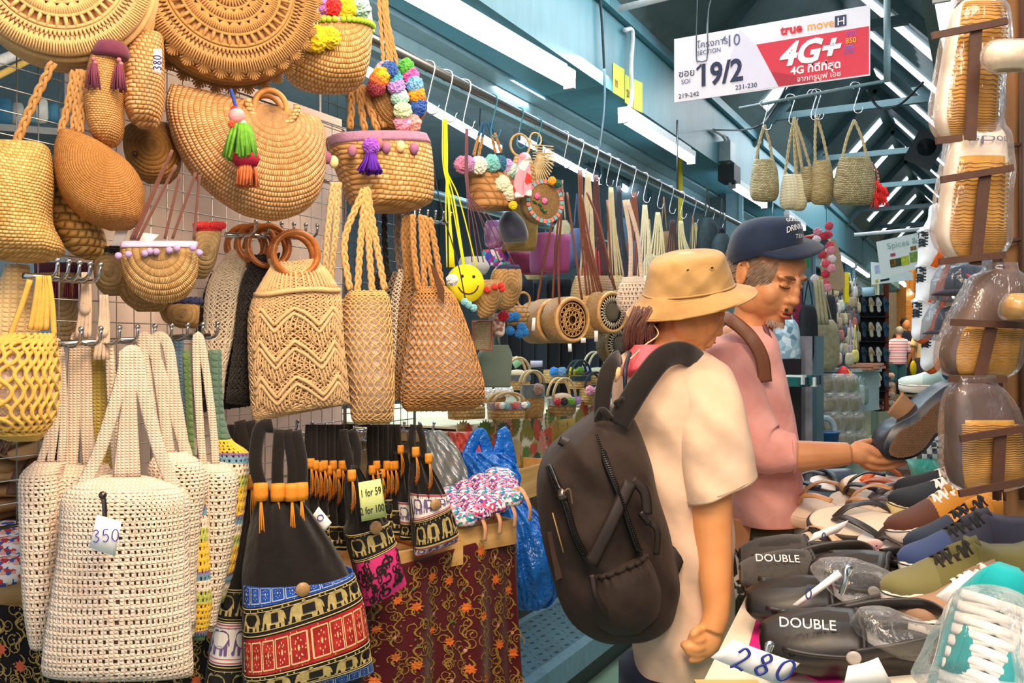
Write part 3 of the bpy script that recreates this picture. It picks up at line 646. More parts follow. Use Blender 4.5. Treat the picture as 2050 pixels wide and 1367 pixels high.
# left: big round woven bag, cane bag, fine half moon
t, f, _ = bag('straw_bag', 'plump light straw bag with a single shoulder strap at the left edge', [(288, -60, 76, .02), (300, -80, 100, .06), (360, -90, 108, .09), (440, -85, 104, .095), (500, -60, 130, .08), (522, 10, 100, .03), (526, 50, 70, .003)], 1.38, 20, (40, 400), weave('c89040', 'f6cf88', 190, 120, 'planar', .8))
braid(MB(), f.pts([(30, 292), (60, 220), (106, 125)]), .0045).obj('strap', HEMP, t)
t, f, sf = bag('cane_bag', 'open-work cane bag with pale rim behind the fine half-moon bag', [(338, 86, 120, .02), (370, 84, 160, .05), (420, 96, 190, .06), (470, 110, 210, .06), (505, 140, 215, .04), (520, 170, 210, .01)], 1.50, 24, (150, 430), weave('c88f40', 'f2ca80', 75, 75, 'planar', 1, bd=.006), pw=.8)
t, f, _ = bag('straw_bag', 'fine-woven tan half-moon bag with smooth fan shaped weave', [(118, 262, 150, 264, .02), (108, 300, 200, 285, .04), (110, 350, 262, 330, .055), (122, 390, 288, 375, .058), (150, 425, 288, 420, .055), (185, 448, 280, 445, .04), (220, 462, 262, 460, .004)], 1.44, 22, (225, 320), weave('a86a2c', 'd69c58', 260, 420, 'polar', .6, twist=.4))
for L in (((120, 268), (136, 210), (148, 142)), ((146, 262), (154, 200), (160, 140)), ((160, 268), (166, 200), (166, 140))): braid(MB(), f.pts(L), .004).obj('handle', HEMP, t)
t, f, _ = bag('straw_bag', 'small round straw purse with wooden bead button behind the others', [(246, 262, 335, .012), (258, 248, 352, .025), (290, 246, 362, .035), (325, 254, 364, .035), (352, 272, 356, .028), (368, 296, 340, .004)], 1.62, 24, (300, 300), weave('a06a30', 'c99450', 120, 260, 'polar'))
MB().ball(f.p(270, 308, -.04), .006, 10, 8).obj('bead_button', plain('4a2418', .3), t)
# small lilac trimmed coil purse and the ones behind it
t, f, sf = bag('straw_purse', 'small coiled straw purse with lilac ribbon and bobble trim', [(484, 243, 396, .012), (500, 240, 396, .03), (540, 244, 397, .036), (575, 258, 388, .034), (598, 285, 368, .022), (607, 310, 345, .003)], 1.46, 18, (322, 500), W_F)
sf.mesh(v0=0, v1=.18, nv=4, off=.003).obj('trim_ribbon', plain('cdb8d8', .8, .12, 90), t, label='lilac zigzag ribbon')
for x, y in ((237, 512), (257, 509), (290, 507), (300, 503), (313, 504), (339, 501), (354, 497), (386, 496), (399, 506)): MB().ball(f.p(x, y, -.04), .0058, 10, 8).obj('bobble', plain('b79cc8', .9), t)
for a in ((262, 480, 330, 330), (268, 480, 345, 300), (275, 482, 352, 330), (330, 478, 360, 350), (345, 478, 392, 345), (388, 480, 400, 350)): strap(MB(), f.pts([(a[0], a[1]), ((a[0]+a[2])/2, (a[1]+a[3])/2), (a[2], a[3])], -.01), .0024, .8).obj('strap', rope('6f4338', .7, 900), t)
for i, (r0, dd, lab, mt, bob) in enumerate(((([(498, 190, 240, .01), (530, 186, 250, .03), (570, 192, 250, .03), (592, 210, 245, .004)]), 1.52, 'small straw purse with cream and black tassel band, left of the lilac one', W_E, '221a18'),
        (([(520, 230, 330, .01), (560, 228, 350, .03), (600, 245, 340, .03), (624, 275, 325, .004)]), 1.54, 'straw purse mostly hidden behind the lilac trimmed one', W_F, None),
        (([(448, 392, 446, .01), (490, 388, 440, .03), (530, 386, 430, .03), (558, 392, 412, .004)]), 1.62, 'straw purse with red pompom trim at the right of the lilac one', W_E, 'c8202a'),
        (([(600, 318, 400, .01), (620, 318, 400, .03), (645, 330, 398, .025), (657, 360, 392, .004)]), 1.60, 'straw purse with navy tassels lowest of the small purses', W_F, '1e2350'))):
    t, f, sf = bag('straw_purse', lab, r0, dd, 22, None, mt)
    if bob:
        for u in np.linspace(.05, .95, 8): pom(t, sf.at(u, .04, .006), .0068, bob)
        sf.mesh(v0=0, v1=.12, nv=3, off=.003).obj('trim_band', plain('e8dcc8' if bob == '221a18' else bob, .8), t)
for q, lab in (([(236, 445), (262, 440), (248, 490), (222, 492)], 'blank white tag on the small purse straps'), ([(262, 462), (318, 470), (300, 488), (258, 486)], 'white card with red hearts behind the lilac trimmed purse')):
    c = card('price_tag', lab, Fr(q[0][0], q[0][1], 1.46, 20), q)
# hook strips
hook_strip((60, 553), (168, 562), 5, 'chrome hook strip above the yellow macrame bag', -1.30)
hook_strip((100, 690), (410, 672), 9, 'chrome hook strip holding the cream crochet bags', -1.30)
hook_strip((460, 470), (610, 476), 6, 'chrome hook strip holding the ring handle macrame bags', -1.34)
hook_strip((648, 362), (742, 385), 7, 'chrome hook strip holding the braided net bags', -1.40)
hook_strip((540, 862), (730, 880), 7, 'chrome hook strip holding the black elephant bags', -1.36)
hook_strip((800, 440), (880, 446), 5, 'chrome hook strip over the wide net bag', -1.42)
hook_strip((690, 862), (850, 862), 5, 'chrome hook strip over the white elephant pouches', -1.40)
# ---------------------------------------------------------------- bag stall: macrame, net and crochet bags
COTN = rope('d9b482', .85, 700, .22); COTW = rope('e8d8c0', .85, 700, .2); COTB = rope('211b18', .9, 700, .3); COTY = rope('e0b050', .85, 700, .25); COTG = rope('8c7a6a', .85, 700)
RINGW = wood('8a4a1c', 'c77a38', .25, 2)
# natural macrame bag with wooden ring handle
MR = [(546, 528, 632, 520, .012), (524, 565, 660, 552, .03), (506, 600, 680, 592, .038), (498, 640, 684, 640, .042), (498, 700, 688, 700, .042), (500, 760, 694, 755, .04), (504, 820, 698, 800, .03), (508, 842, 700, 806, .012)]
def macrame(label, R, d, yaw, mat, lining, nu=13, nv=20, zig=True, rc=None, rr=40, ringm=RINGW, r=.0019):
    t, f, sf = bag('macrame_bag', label, R, d, yaw)
    sf.mesh(off=-.006).obj('lining', lining, t)
    m = net(MB(), sf, nu, nv, r, 0, 1, 'lens', seg=5, knots=True, amp=.5); net(m, sf, nu, nv, r*.9, 0, 1, 'diamond', seg=5, knots=False, amp=.7)
    m.obj('knotted_net', mat, t, kind='stuff')
    if zig:
        m = MB()
        for k in range(3):
            v0 = .36+k*.17
            for q in range(2):
                vv = v0+q*.035; U = np.linspace(.08, .92, 60); tr_ = np.abs(((U*3.2) % 1)*2-1)
                m.tube(sf.at(U, vv+.10*tr_, .004), .0036, 6)
            for i in range(26):
                u = .1+.8*i/25; a = abs(((u*3.2) % 1)*2-1); V = np.linspace(v0+.04+.10*a, v0+.12+.10*a, 5); m.tube(sf.at(u+.012*np.sin((V-v0)*40), V, .003), .002, 5)
        m.tube(sf.at(np.linspace(0, 1, 40), .245+.008*np.sin(np.linspace(0, 9, 40)), .006), .0052, 7)
        for i in range(22):
            a = math.radians(200+140*i/21); c = f.l(*rc); rad = rr/FPX*d
            m.tube(cat([(c[0]+rad*.95*math.cos(a), -.004, c[1]+rad*.95*math.sin(a)), tuple(sf.at(.02+.96*i/21, .10, .003)), tuple(sf.at(.01+.98*i/21, .235, .003))], 5), .0026, 5)
        for i in range(40): a = math.radians(195+150*i/39); c = f.l(*rc); rad = rr/FPX*d; m.tube(circ(0, 0, .0075, 8) if 0 else [(c[0]+(rad+q*math.cos(p_))*math.cos(a), q*math.sin(p_), c[1]+(rad+q*math.cos(p_))*math.sin(a)) for q, p_ in [(.0085, x) for x in np.linspace(0, 2*PI, 8)]], .0024, 4)
        m.obj('zigzag_cords', mat, t, kind='stuff')
    if rc:
        for k, y in enumerate((-.024, .03)):
            c = f.l(*rc); ring(MB(), c, rr/FPX*d, .0062, 40, 10, y=y).obj('ring_handle', ringm, t)
    return t, f, sf
macrame('natural cotton macrame bag with zigzag knots and a wooden ring handle', MR, 1.76, 24, COTN, cloth('a9713c'), 14, 22, True, (588, 510), 43)
LB = [(422, 550, 480, 515, .012), (408, 590, 482, 560, .025), (396, 640, 490, 640, .03), (388, 720, 486, 720, .03), (388, 790, 490, 790, .025), (392, 825, 495, 812, .01)]
macrame('black macrame bag with ring handle, leftmost of the ring handle bags', LB, 1.84, 20, COTB, cloth('15110f'), 6, 18, False, (492, 492), 36)
macrame('cream macrame bag with ring handle between the two black ones', [(462, 502, 498, 500, .01), (428, 545, 488, 545, .02), (412, 590, 480, 590, .026), (408, 660, 470, 660, .026), (412, 740, 452, 740, .022), (420, 795, 446, 800, .01)], 1.80, 20, COTW, cloth('c9a890'), 6, 20, False, (512, 490), 36)
macrame('black macrame bag with ring handle just behind the natural one', [(508, 512, 560, 508, .01), (486, 560, 540, 560, .02), (476, 620, 520, 620, .028), (468, 700, 510, 700, .028), (456, 780, 505, 780, .022), (454, 805, 505, 812, .01)], 1.79, 22, COTB, cloth('15110f'), 6, 18, False, (535, 495), 40)
# long narrow net bag, wide net bag, cream one
def netbag(label, R, d, yaw, mat, nu, nv, straps, liner=None, r=.0016, pat='lens', br=True):
    t, f, sf = bag('net_bag', label, R, d, yaw)
    if liner: sf.mesh(off=-.01, v0=.12, v1=.98).obj('stuffing', liner, t, label='clear plastic and paper filling')
    net(MB(), sf, nu, nv, r, 0, 1, pat, n=5).obj('net', mat, t, kind='stuff')
    m = MB()
    for L in straps: (braid if br else strap)(m, f.pts(L), .0048)
    m.obj('braided_strap', mat, t); return t, f, sf
NT_ = [(583, 700, 768, .02), (600, 692, 776, .035), (640, 686, 778, .045), (700, 688, 780, .05), (780, 700, 784, .045), (835, 706, 784, .025), (846, 712, 776, .008)]
FILL = plain('d8c0a8', .3, .1, 30, .8, bd=.01); 
netbag('narrow long net bag with braided straps, right of the zigzag macrame bag', NT_, 1.85, 30, rope('d8ac6c', .8, 700, .22), 9, 21, [[(700, 580), (690, 480), (728, 380)], [(770, 580), (752, 480), (734, 375)], [(715, 590), (722, 480), (732, 380)], [(745, 585), (738, 480), (736, 378)]], FILL)
netbag('wide teardrop net bag with braided straps at the right end of the rack', [(575, 838, 890, .02), (600, 830, 908, .04), (660, 822, 930, .055), (730, 812, 952, .06), (780, 806, 964, .055), (808, 806, 962, .03), (822, 815, 930, .008)], 2.0, 30, rope('c08a4c', .8, 700, .25), 12, 22, [[(838, 580), (828, 500), (826, 430)], [(850, 575), (846, 500), (842, 430)], [(868, 575), (856, 500), (850, 432)], [(885, 575), (872, 500), (860, 436)]], FILL, .0018)
netbag('cream net bag squeezed between the two straw coloured net bags', [(540, 800, 826, .01), (600, 786, 816, .02), (680, 782, 806, .022), (772, 786, 800, .008)], 2.05, 30, COTW, 4, 24, [[(812, 540), (810, 480), (815, 425)]])
netbag('grey brown net bag behind the cream net bag', [(545, 788, 815, .01), (600, 770, 800, .02), (660, 770, 790, .02), (700, 775, 785, .008)], 2.1, 30, COTG, 4, 18, [[(800, 545), (795, 480), (800, 425)]])
netbag('black net bag hanging behind the narrow natural one', [(545, 756, 790, .01), (600, 740, 790, .02), (700, 742, 785, .02), (760, 750, 780, .008)], 2.14, 30, COTB, 5, 18, [[(775, 545), (770, 480), (770, 425)]])
netbag('pale jute net bag at the left of the wide net bag', [(560, 808, 838, .01), (640, 800, 826, .022), (740, 796, 818, .022), (800, 790, 812, .008)], 2.02, 30, rope('a87a42', .8, 700), 4, 22, [[(826, 560), (818, 480), (820, 430)], [(816, 560), (808, 480), (812, 430)]])
netbag('pale braided strap net bag half hidden behind the zigzag macrame bag', [(600, 640, 690, .01), (650, 650, 700, .03), (740, 660, 704, .03), (800, 670, 706, .01)], 1.9, 28, rope('dcc08a', .8, 700), 5, 16, [[(650, 560), (655, 470), (668, 365)], [(662, 560), (672, 460), (678, 365)]])
m = thing('leather_tag', 'dark brown leather strap end on the wide net bag', 'tag', Fr(880, 560, 1.93, 30)); f = Fr(880, 560, 1.93, 30)
MB().prism([f.l(*q) for q in ((862, 528), (872, 535), (890, 580), (889, 608), (880, 595))], .003).obj('leather', plain('5a3a22', .5), m, smooth=False)
# yellow macrame bag, pale straw tote at far left
t, f, sf = bag('macrame_bag', 'yellow thick cord macrame bag at the left edge below the straw bags', [(672, 10, 108, .02), (700, -30, 112, .05), (760, -60, 116, .07), (830, -60, 108, .07), (862, -20, 90, .05), (878, 20, 78, .02)], 1.30, 20)
sf.mesh(off=-.012).obj('stuffing', FILL, t, label='clear plastic and paper filling')
net(MB(), sf, 11, 8, .003, 0, .82, 'lens', n=6, seg=8).obj('net', COTY, t, kind='stuff')
m = MB()
for k in range(5): m.tube(sf.at(np.linspace(0, 2, 60), .82+.04*k, .003), .0032, 6)
m.obj('base_cords', COTY, t); m = MB()
for L in ([(20, 672), (40, 620), (60, 560)], [(60, 660), (70, 610), (78, 552)], [(72, 660), (80, 600), (84, 552)], [(80, 660), (86, 600), (88, 552)], [(108, 672), (104, 610), (96, 552)], [(92, 660), (94, 600), (92, 552)]): strap(m, f.pts(L), .0042, 1)
m.obj('cords', COTY, t)
t, f, sf = bag('straw_tote', 'pale crocheted straw tote with drawn neck at the left edge', [(532, 12, 58, .03), (555, 5, 60, .04), (600, -20, 72, .05), (670, -60, 80, .06), (740, -60, 80, .05)], 1.42, 20, None, knit('e6c48c', 420, 300))
t, f, sf = bag('straw_tote', 'pale straw bag with maroon tassels behind the yellow macrame bag', [(528, 68, 190, .03), (560, 72, 180, .05), (640, 100, 160, .05), (690, 110, 160, .03)], 1.62, 22, None, W_E)
sf.mesh(v0=0, v1=.25, nv=4, off=.003).obj('band', rope('5a2438', .9, 300), t); m = MB()
for i in range(6): tassel(m, sf.at(.2+i*.13, .35, .006), .006, .035, 14, 1.3, i)
m.obj('tassels', plain('7a3048', .9), t, kind='stuff')
for i, (x, yy) in enumerate(((172, 545), (208, 590))):
    t = thing('macrame_bag', ('off-white thick cord bag handle hanging from the end of the upper hook strip', 'off-white thick cord bag handle lower behind the hook strip')[i], 'bag', Fr(x, yy, 1.45, 22)); f = Fr(x, yy, 1.45, 22); m = MB()
    for k in (-8, -3, 3, 8): strap(m, f.pts([(x+k*.6, yy), (x+k, yy+60), (x+k*1.6-6, yy+130)]), .0034, 1)
    m.ball(f.p(x-2, yy+75, -.003), .009, 8, 6); m.obj('cords', rope('d8c0a8', .85, 600), t)
# crocheted cream shoulder bags
CRO = knit('f3d8be', 520, 420, h2='fbe8d4'); CROS = knit('f1d6bc', 700, 500, h2='f8e4ce')
def crochet_bag(label, R, d, yaw, straps, nu=20, nv=26, mat=CRO, lining='d8b0a0', sw=.010, hole=(.0, 1), tot=2.0, stm=None, smooth_top=.16, amp=.002, sub=3):
    t, f, sf = bag('crochet_bag', label, R, d, yaw)
    sf.mesh(off=-.007, v0=.05).obj('lining', cloth(lining), t, label='blush lining seen through the holes')
    sf.mesh(v0=0, v1=smooth_top, nv=8, cap=False).obj('neck_band', stm or CROS, t, solid=.004)
    holes(sf, nu, nv, smooth_top, .965, amp, sub).obj('open_mesh', mat, t, solid=.0045, kind='stuff')
    sf.mesh(v0=.965, v1=1, nv=4).obj('base_band', stm or CROS, t)
    for L in straps: strap(MB(), f.pts(L), sw, .28, 8).obj('strap', stm or CROS, t)
    return t, f, sf
BG = [(955, 205, 290, .012), (972, 150, 350, .03), (995, 128, 374, .045), (1030, 124, 376, .05), (1090, 122, 372, .05), (1160, 112, 376, .05), (1250, 98, 380, .05), (1330, 88, 384, .045), (1352, 95, 384, .02)]
crochet_bag('big cream crocheted mesh bag with the 350 price card, nearest of the crochet bags', BG, 1.38, 14, [[(160, 985), (200, 900), (244, 760), (252, 705), (262, 760), (250, 860), (240, 960)], [(268, 960), (262, 850), (258, 720), (272, 712), (290, 800), (318, 900), (352, 985)]], 28, 30, sw=.0105)
crochet_bag('cream lace crochet bag at the far left of the crochet row', [(925, 70, 130, .012), (950, 46, 122, .035), (1000, 44, 124, .04), (1100, 48, 122, .04), (1200, 52, 120, .035), (1280, 62, 100, .02), (1298, 70, 90, .01)], 1.42, 14, [[(78, 935), (100, 850), (108, 700), (120, 700), (128, 820), (120, 940)], [(100, 930), (112, 840), (122, 705)]], 10, 30, sw=.006)
crochet_bag('cream crochet bag between the lace bag and the big 350 bag', [(930, 130, 215, .012), (960, 112, 225, .03), (1000, 112, 225, .035), (1100, 122, 200, .03), (1240, 130, 180, .02)], 1.46, 14, [[(140, 945), (146, 850), (152, 690), (168, 690), (172, 830), (180, 940)]], 10, 20, sw=.011)
crochet_bag('cream crochet bag hanging right behind the big 350 bag', [(905, 320, 370, .012), (930, 300, 404, .035), (970, 300, 415, .04), (1040, 320, 400, .04), (1150, 330, 392, .035), (1270, 350, 390, .02)], 1.50, 18, [[(325, 920), (305, 840), (285, 690), (300, 688), (340, 800), (380, 930)], [(340, 915), (325, 800), (310, 685), (335, 690), (352, 800), (372, 920)]], 12, 24, sw=.0095)
crochet_bag('cream crochet bag with small holes, rightmost of the cream row', [(928, 405, 452, .012), (950, 398, 474, .03), (1000, 402, 472, .035), (1100, 405, 462, .03), (1200, 410, 440, .02), (1262, 414, 428, .008)], 1.56, 20, [[(408, 940), (400, 850), (392, 690), (404, 690), (425, 840), (432, 935)]], 9, 26, sw=.007)
def granny_mat():
    t = NT('granny'); x = t.xyz(); v = t.math('FRACT', t.math('MULTIPLY', t.math('ADD', x[2], t.math('MULTIPLY', t.noise(8, 1), .02)), 9))
    col = t.ramp(v, [(0, rgb('f0c23c')), (.28, rgb('e8a828')), (.3, rgb('b9c060')), (.5, rgb('ead9c0')), (.68, rgb('6f9ab0')), (.8, rgb('8a6a98')), (.85, rgb('f0c23c'))], 'CONSTANT')
    n = t.noise(260, 2); t.bump(n, .8, .003); return t.fin(col, .9, sheen=.2)
GR = granny_mat()
crochet_bag('yellow, green and cream striped crochet bag showing between the cream bags', [(940, 372, 420, .01), (1000, 378, 418, .02), (1100, 380, 420, .024), (1200, 380, 424, .02), (1280, 388, 410, .008)], 1.54, 18, [[(385, 940), (380, 850), (372, 700)]], 8, 22, GR, 'c8a070', .006, stm=knit('5f7a48'))
crochet_bag('blue and yellow granny striped crochet bag with a green neck', [(830, 428, 446, .01), (880, 424, 462, .02), (910, 426, 498, .025), (960, 430, 494, .03), (1040, 420, 484, .03), (1140, 400, 466, .025), (1220, 395, 440, .01)], 1.62, 22, [[(436, 840), (432, 780), (430, 700)]], 10, 22, GR, 'c8a070', .012, stm=knit('5d7a6a'))
for x, lab, h, dd, w in ((196, 'olive yellow knitted bag strap hanging behind the cream ones', 'd0b65c', 1.5, .012), (360, 'slate blue knitted bag strap right of the cream straps', '6f8fa8', 1.58, .010), (222, 'cream knitted strap just right of the olive yellow one', 'e8d8be', 1.48, .008)):
    t = thing('knitted_strap_bag', lab, 'bag', Fr(x, 800, dd, 18)); f = Fr(x, 800, dd, 18)
    strap(MB(), f.pts([(x-4, 680), (x, 760), (x+6, 860), (x+14, 960)]), w, .2, 8).obj('strap', knit(h, 500, 400), t)
    Surf(rows(f, [(940, x-14, x+34, .01), (980, x-20, x+38, .02), (1080, x-16, x+34, .02), (1120, x, x+20, .006)])).mesh().obj('body', knit(h, 500, 400), t)
# 350 card with clip
f = Fr(215, 1070, 1.26, 16); c = card('price_tag', 'white card reading 350 clipped to the big cream crochet bag', f, [(194, 1030), (243, 1044), (230, 1114), (178, 1096)], bend=.002)
scrawl(MB(), '350', (f.l(186, 1085)[0], f.l(186, 1085)[1]), .0175, .0007, -.0026).obj('handwriting', plain('3a3ab0', .6), c)
tag(strap(MB(), [(0, -.01, .03), (.003, -.012, .01), (.002, -.01, -.022)], .0035, .8).ball((0, -.01, .03), .006, 8, 6).obj('binder_clip', metal('6a6058', .3), M=Fr(208, 1030, 1.28, 16)), 'steel clip holding the 350 card', 'clip')
# ---------------------------------------------------------------- black elephant bags
BLKC = cloth('1d1917', .9, .5, 14); GOLD = plain('b9a468', .45, .25, 120, spec=.6); SILV = plain('9cb0a0', .45, .25, 120, spec=.6)
GOLDL = plain('cdb87c', .5, .1)
BANDM = {'blue': spots('1c50b0 1a48a4 2358b8 1746a0', 90), 'red': spots('b02420 a81e1c bc2c26 9c1c1a', 80), 'black': plain('1a1614', .7), 'white': plain('ece6de', .8, .04), 'pink': plain('d8347c', .7, .08), 'green': plain('2a4a3a', .7), 'teal': plain('8fb0a4', .8)}
def band(t, sf, v0, v1, kind, off=.002, nel=5, u0=.02, u1=.98, ecol=None, edge=True):
    sf.mesh(v0=v0, v1=v1, nv=6, off=off, cap=False).obj('printed_band', BANDM[kind], t, label=kind+' printed band')
    m = MB(); h = v1-v0; rd = random.Random(int(v0*999))
    if kind in ('black', 'white', 'green'):
        for i in range(nel):
            u = u0+(u1-u0)*(i+.5)/nel
            decal(m, sf, EL, u, (v0+v1)/2, (u1-u0)/nel*.9, h*.62, off+.0015)
            m2 = MB(); decal(m2, sf, SQ, u+(u1-u0)/nel*.07, (v0+v1)/2-h*.06, (u1-u0)/nel*.26, h*.30, off+.003); m2.obj('elephant_rug', BANDM['black'] if kind == 'black' else BANDM['white'], t)
            for k in range(3): decal(m, sf, DOT, u+(u1-u0)/nel*(-.42+.4*k), v0+h*.14, .012, h*.07, off+.0015)
        mt = ecol or (GOLD if kind != 'white' else plain('6a5a8c', .8))
        m.obj('elephant_print', mt, t, kind='stuff')
        m = MB()
        if edge:
            for vv in (v0+.006, v1-.006):
                m.tube(sf.at(np.linspace(0, 1, 30), vv, off+.001), .0010, 4); m.tube(sf.at(np.linspace(0, 1, 30), vv+(.011 if vv < (v0+v1)/2 else -.011), off+.001), .0006, 4)
            m.obj('woven_edge', GOLDL if kind != 'white' else plain('b04a5a', .8), t, kind='stuff')
    elif kind in ('blue', 'red'):
        for i in range(nel*2):
            u = u0+(u1-u0)*(i+.5)/(nel*2)
            for k in range(8): decal(m, sf, DOT, u+.018*math.cos(k*PI/4), (v0+v1)/2+h*.26*math.sin(k*PI/4), .006, .007, off+.0012)
            decal(m, sf, FLW, u, (v0+v1)/2, .014, h*.2, off+.0012)
            for q in ((-.5, -.5, 1, .05), (-.5, .5, 1, .05), (-.5, -.5, .08, 1), (.5, -.5, .08, 1)):
                w = (u1-u0)/(nel*2)*.86; decal(m, sf, SQ, u+w*(q[0]+q[2]/2 if q[2] == 1 else q[0]), (v0+v1)/2+h*.78*(q[1] if q[3] == .05 else 0), w*q[2], h*.78*q[3], off+.0012)
        for i in range(60): decal(m, sf, DOT, rd.uniform(u0, u1), v0+h*rd.random(), .005, .005, off+.001)
        m.obj('gold_print', plain('e6c890' if kind == 'red' else 'b8c4d8', .4, .1, spec=.8), t, kind='stuff')
    elif kind == 'pink':
        for i in range(70):
            swirl(m, sf, rd.uniform(.08, .92), v0+h*rd.uniform(.08, .92), rd.uniform(.08, .16), rd.uniform(.05, .09), off+.0015, rd.uniform(.6, 1.2), .22, rd.choice((1, -1)), a0=rd.random()*6)
        m.obj('swirl_print', BANDM['black'], t, kind='stuff')
def drawstring(t, f, x, y, s_=1.0, h='d98a24', y0=-.03):
    m = MB(); z = f.p(x, y, y0)
    m.lathe([(.0105*s_, .014*s_), (.0112*s_, .006*s_), (.0115*s_, -.004*s_), (.0105*s_, -.013*s_)], z, 12, ex=.7)
    m.obj('orange_binding', plain(h, .6, .1, 200), t); m = MB(); m2 = MB()
    for k in (-1, 0, 1):
        e = (z[0]+k*.004*s_+.002, z[1]-.004, z[2]-.085*s_+k*.006*s_); m.tube(cat([z, (z[0]+k*.003, z[1]-.012, z[2]-.04*s_), e], 4), .0011*s_, 4)
        for q in (0, .009): m2.ball((e[0], e[1], e[2]+.012*s_+q*s_), .0042*s_, 8, 6)
    m.obj('cord', plain(h, .6), t); m2.obj('wooden_bead', plain('6a2c1c', .35, .15), t)
def eleph(label, R, d, yaw, bands, straps, draws=(), nel=4, ds=1.0, button=None):
    t, f, sf = bag('elephant_shoulder_bag', label, R, d, yaw)
    def fold(G, U, V): G[..., 1] += .010*np.sin(U*26)*np.clip(.55-V, 0, 1)*1.6; return G
    sf.mesh(n=90, nv=40, fn=fold).obj('cloth_body', BLKC, t)
    for v0, v1, k in bands: band(t, sf, v0, v1, k, nel=nel)
    m = MB()
    for L in straps: strap(m, f.pts(L[:-1]), L[-1], .55, 10)
    m.obj('strap', BLKC, t)
    for x, y in draws: drawstring(t, f, x, y, ds)
    if button: b = MB().lathe([(.001, .003), (.012, .002), (.013, 0), (.012, -.002), (.001, -.003)], f.p(button[0], button[1], button[2]), 16, ax='Y'); b.obj('coconut_button', plain('a88458', .4, .2, 200), t)
    return t, f, sf
eleph('large black shoulder bag with blue and red elephant bands, front of the row', [(985, 530, 590, .02), (1010, 512, 612, .035), (1060, 498, 648, .05), (1110, 490, 680, .055), (1150, 484, 700, .058), (484, 1200, 706, 1140, .058), (484, 1290, 728, 1210, .058), (486, 1367, 740, 1300, .055), (490, 1400, 748, 1340, .03)], 1.60, 22,
      [(.54, .64, 'blue'), (.64, .725, 'black'), (.725, .83, 'red'), (.83, .915, 'black'), (.915, 1, 'blue')],
      [[(530, 995), (512, 930), (520, 860), (545, 850), .012], [(556, 990), (556, 930), (560, 860), .011], [(585, 990), (586, 930), (575, 860), .010], [(600, 1000), (604, 930), (592, 862), .011]],
      [(522, 985), (556, 986), (584, 986), (603, 984)], 5, 1.15, (606, 1180, -.062))
eleph('narrow black elephant bag with green and black elephants left of the large one', [(985, 478, 520, .02), (1040, 466, 520, .035), (1110, 452, 510, .04), (1180, 440, 500, .042), (1260, 424, 496, .042), (1367, 410, 492, .04), (1390, 412, 490, .02)], 1.66, 22,
      [(.47, .62, 'black'), (.62, .75, 'white'), (.75, .88, 'black'), (.88, .99, 'white')], [[(500, 990), (492, 900), (480, 842), .011], [(512, 990), (512, 900), (500, 842), .011]], [(504, 965), (512, 970)], 2)
eleph('black bag with silver elephant band and hot pink swirl print', [(930, 700, 712, .012), (980, 690, 742, .02), (1040, 696, 770, .03), (690, 1068, 774, 1040, .035), (704, 1120, 788, 1080, .036), (716, 1170, 800, 1130, .036), (728, 1212, 812, 1165, .02)], 1.74, 30,
      [(.50, .68, 'black'), (.68, 1, 'pink')], [[(706, 950), (690, 880), (688, 860), .009], [(712, 950), (716, 900), (704, 860), .009]], [(704, 952)], 3, .8, (752, 1056, -.045))
eleph('black pouch with white and lavender elephant bands at the right end', [(910, 826, 842, .012), (950, 820, 870, .02), (990, 820, 890, .03), (824, 1035, 896, 1005, .033), (828, 1090, 912, 1060, .033), (830, 1112, 914, 1082, .015)], 1.95, 30,
      [(.38, .62, 'white'), (.62, .84, 'black'), (.84, 1, 'white')], [[(830, 920), (824, 880), (828, 850), .008], [(850, 930), (846, 880), (838, 850), .008]], [(832, 905), (858, 918)], 4, .8, (872, 1010, -.04))
eleph('black pouch with two elephant bands just left of the rightmost pouch', [(905, 790, 812, .01), (980, 790, 822, .02), (1040, 798, 826, .022), (1080, 800, 826, .01)], 2.0, 30, [(.45, .7, 'white'), (.7, .95, 'black')], [[(800, 915), (796, 850), .007]], [(802, 900)], 2, .7)
for i, (x, yb, dd) in enumerate(((622, 1090, 1.8), (640, 1080, 1.82), (658, 1100, 1.84), (676, 1100, 1.86), (694, 1060, 1.88), (745, 1000, 1.95), (765, 1050, 1.98), (782, 1070, 2.0), (480, 1000, 1.76), (466, 980, 1.8))):
    eleph('slim folded black elephant bag in the packed row, %s from the left' % ORD[i] if i < 8 else ('slim folded black bag behind the narrow elephant bag', 'slim folded black bag beside the granny striped crochet bag')[i-8],
          [(930, x-6, x+8, .012), (980, x-10, x+12, .02), (yb-60, x-8, x+16, .022), (yb, x, x+18, .01)], dd, 30, [(.72, .97, 'black')], [[(x, 940), (x-4, 890), (x-2, 850), .009], [(x+6, 940), (x+6, 890), (x+6, 850), .008]], [(x, 928+(i*7) % 22), (x+9, 932)], 1, .75)
f = Fr(745, 1000, 1.66, 26); c = card('price_tag', 'yellow green card reading 1 for 59 and 2 for 100 baht', f, [(717, 966), (762, 958), (774, 1034), (724, 1044)], mat=plain('cfd98a', .7, .03))
for b_, y in (('1 for 59 ฿', 996), ('2 for 100 ฿', 1032)): text('lettering', b_, .0205, plain('22302a', .6), c, tuple(np.array(f.p(722, y, -.0018))), (PI/2, math.radians(-7), 0), sx=.62)
f = Fr(650, 1035, 1.62, 26); c = card('price_tag', 'small white tag with a purple ring drawn on it', f, [(638, 1014), (664, 1046), (650, 1064), (624, 1034)])
ring(MB(), f.l(641, 1036), .0055, .0008, y=-.002).obj('handwriting', plain('4a2a90', .6), c)
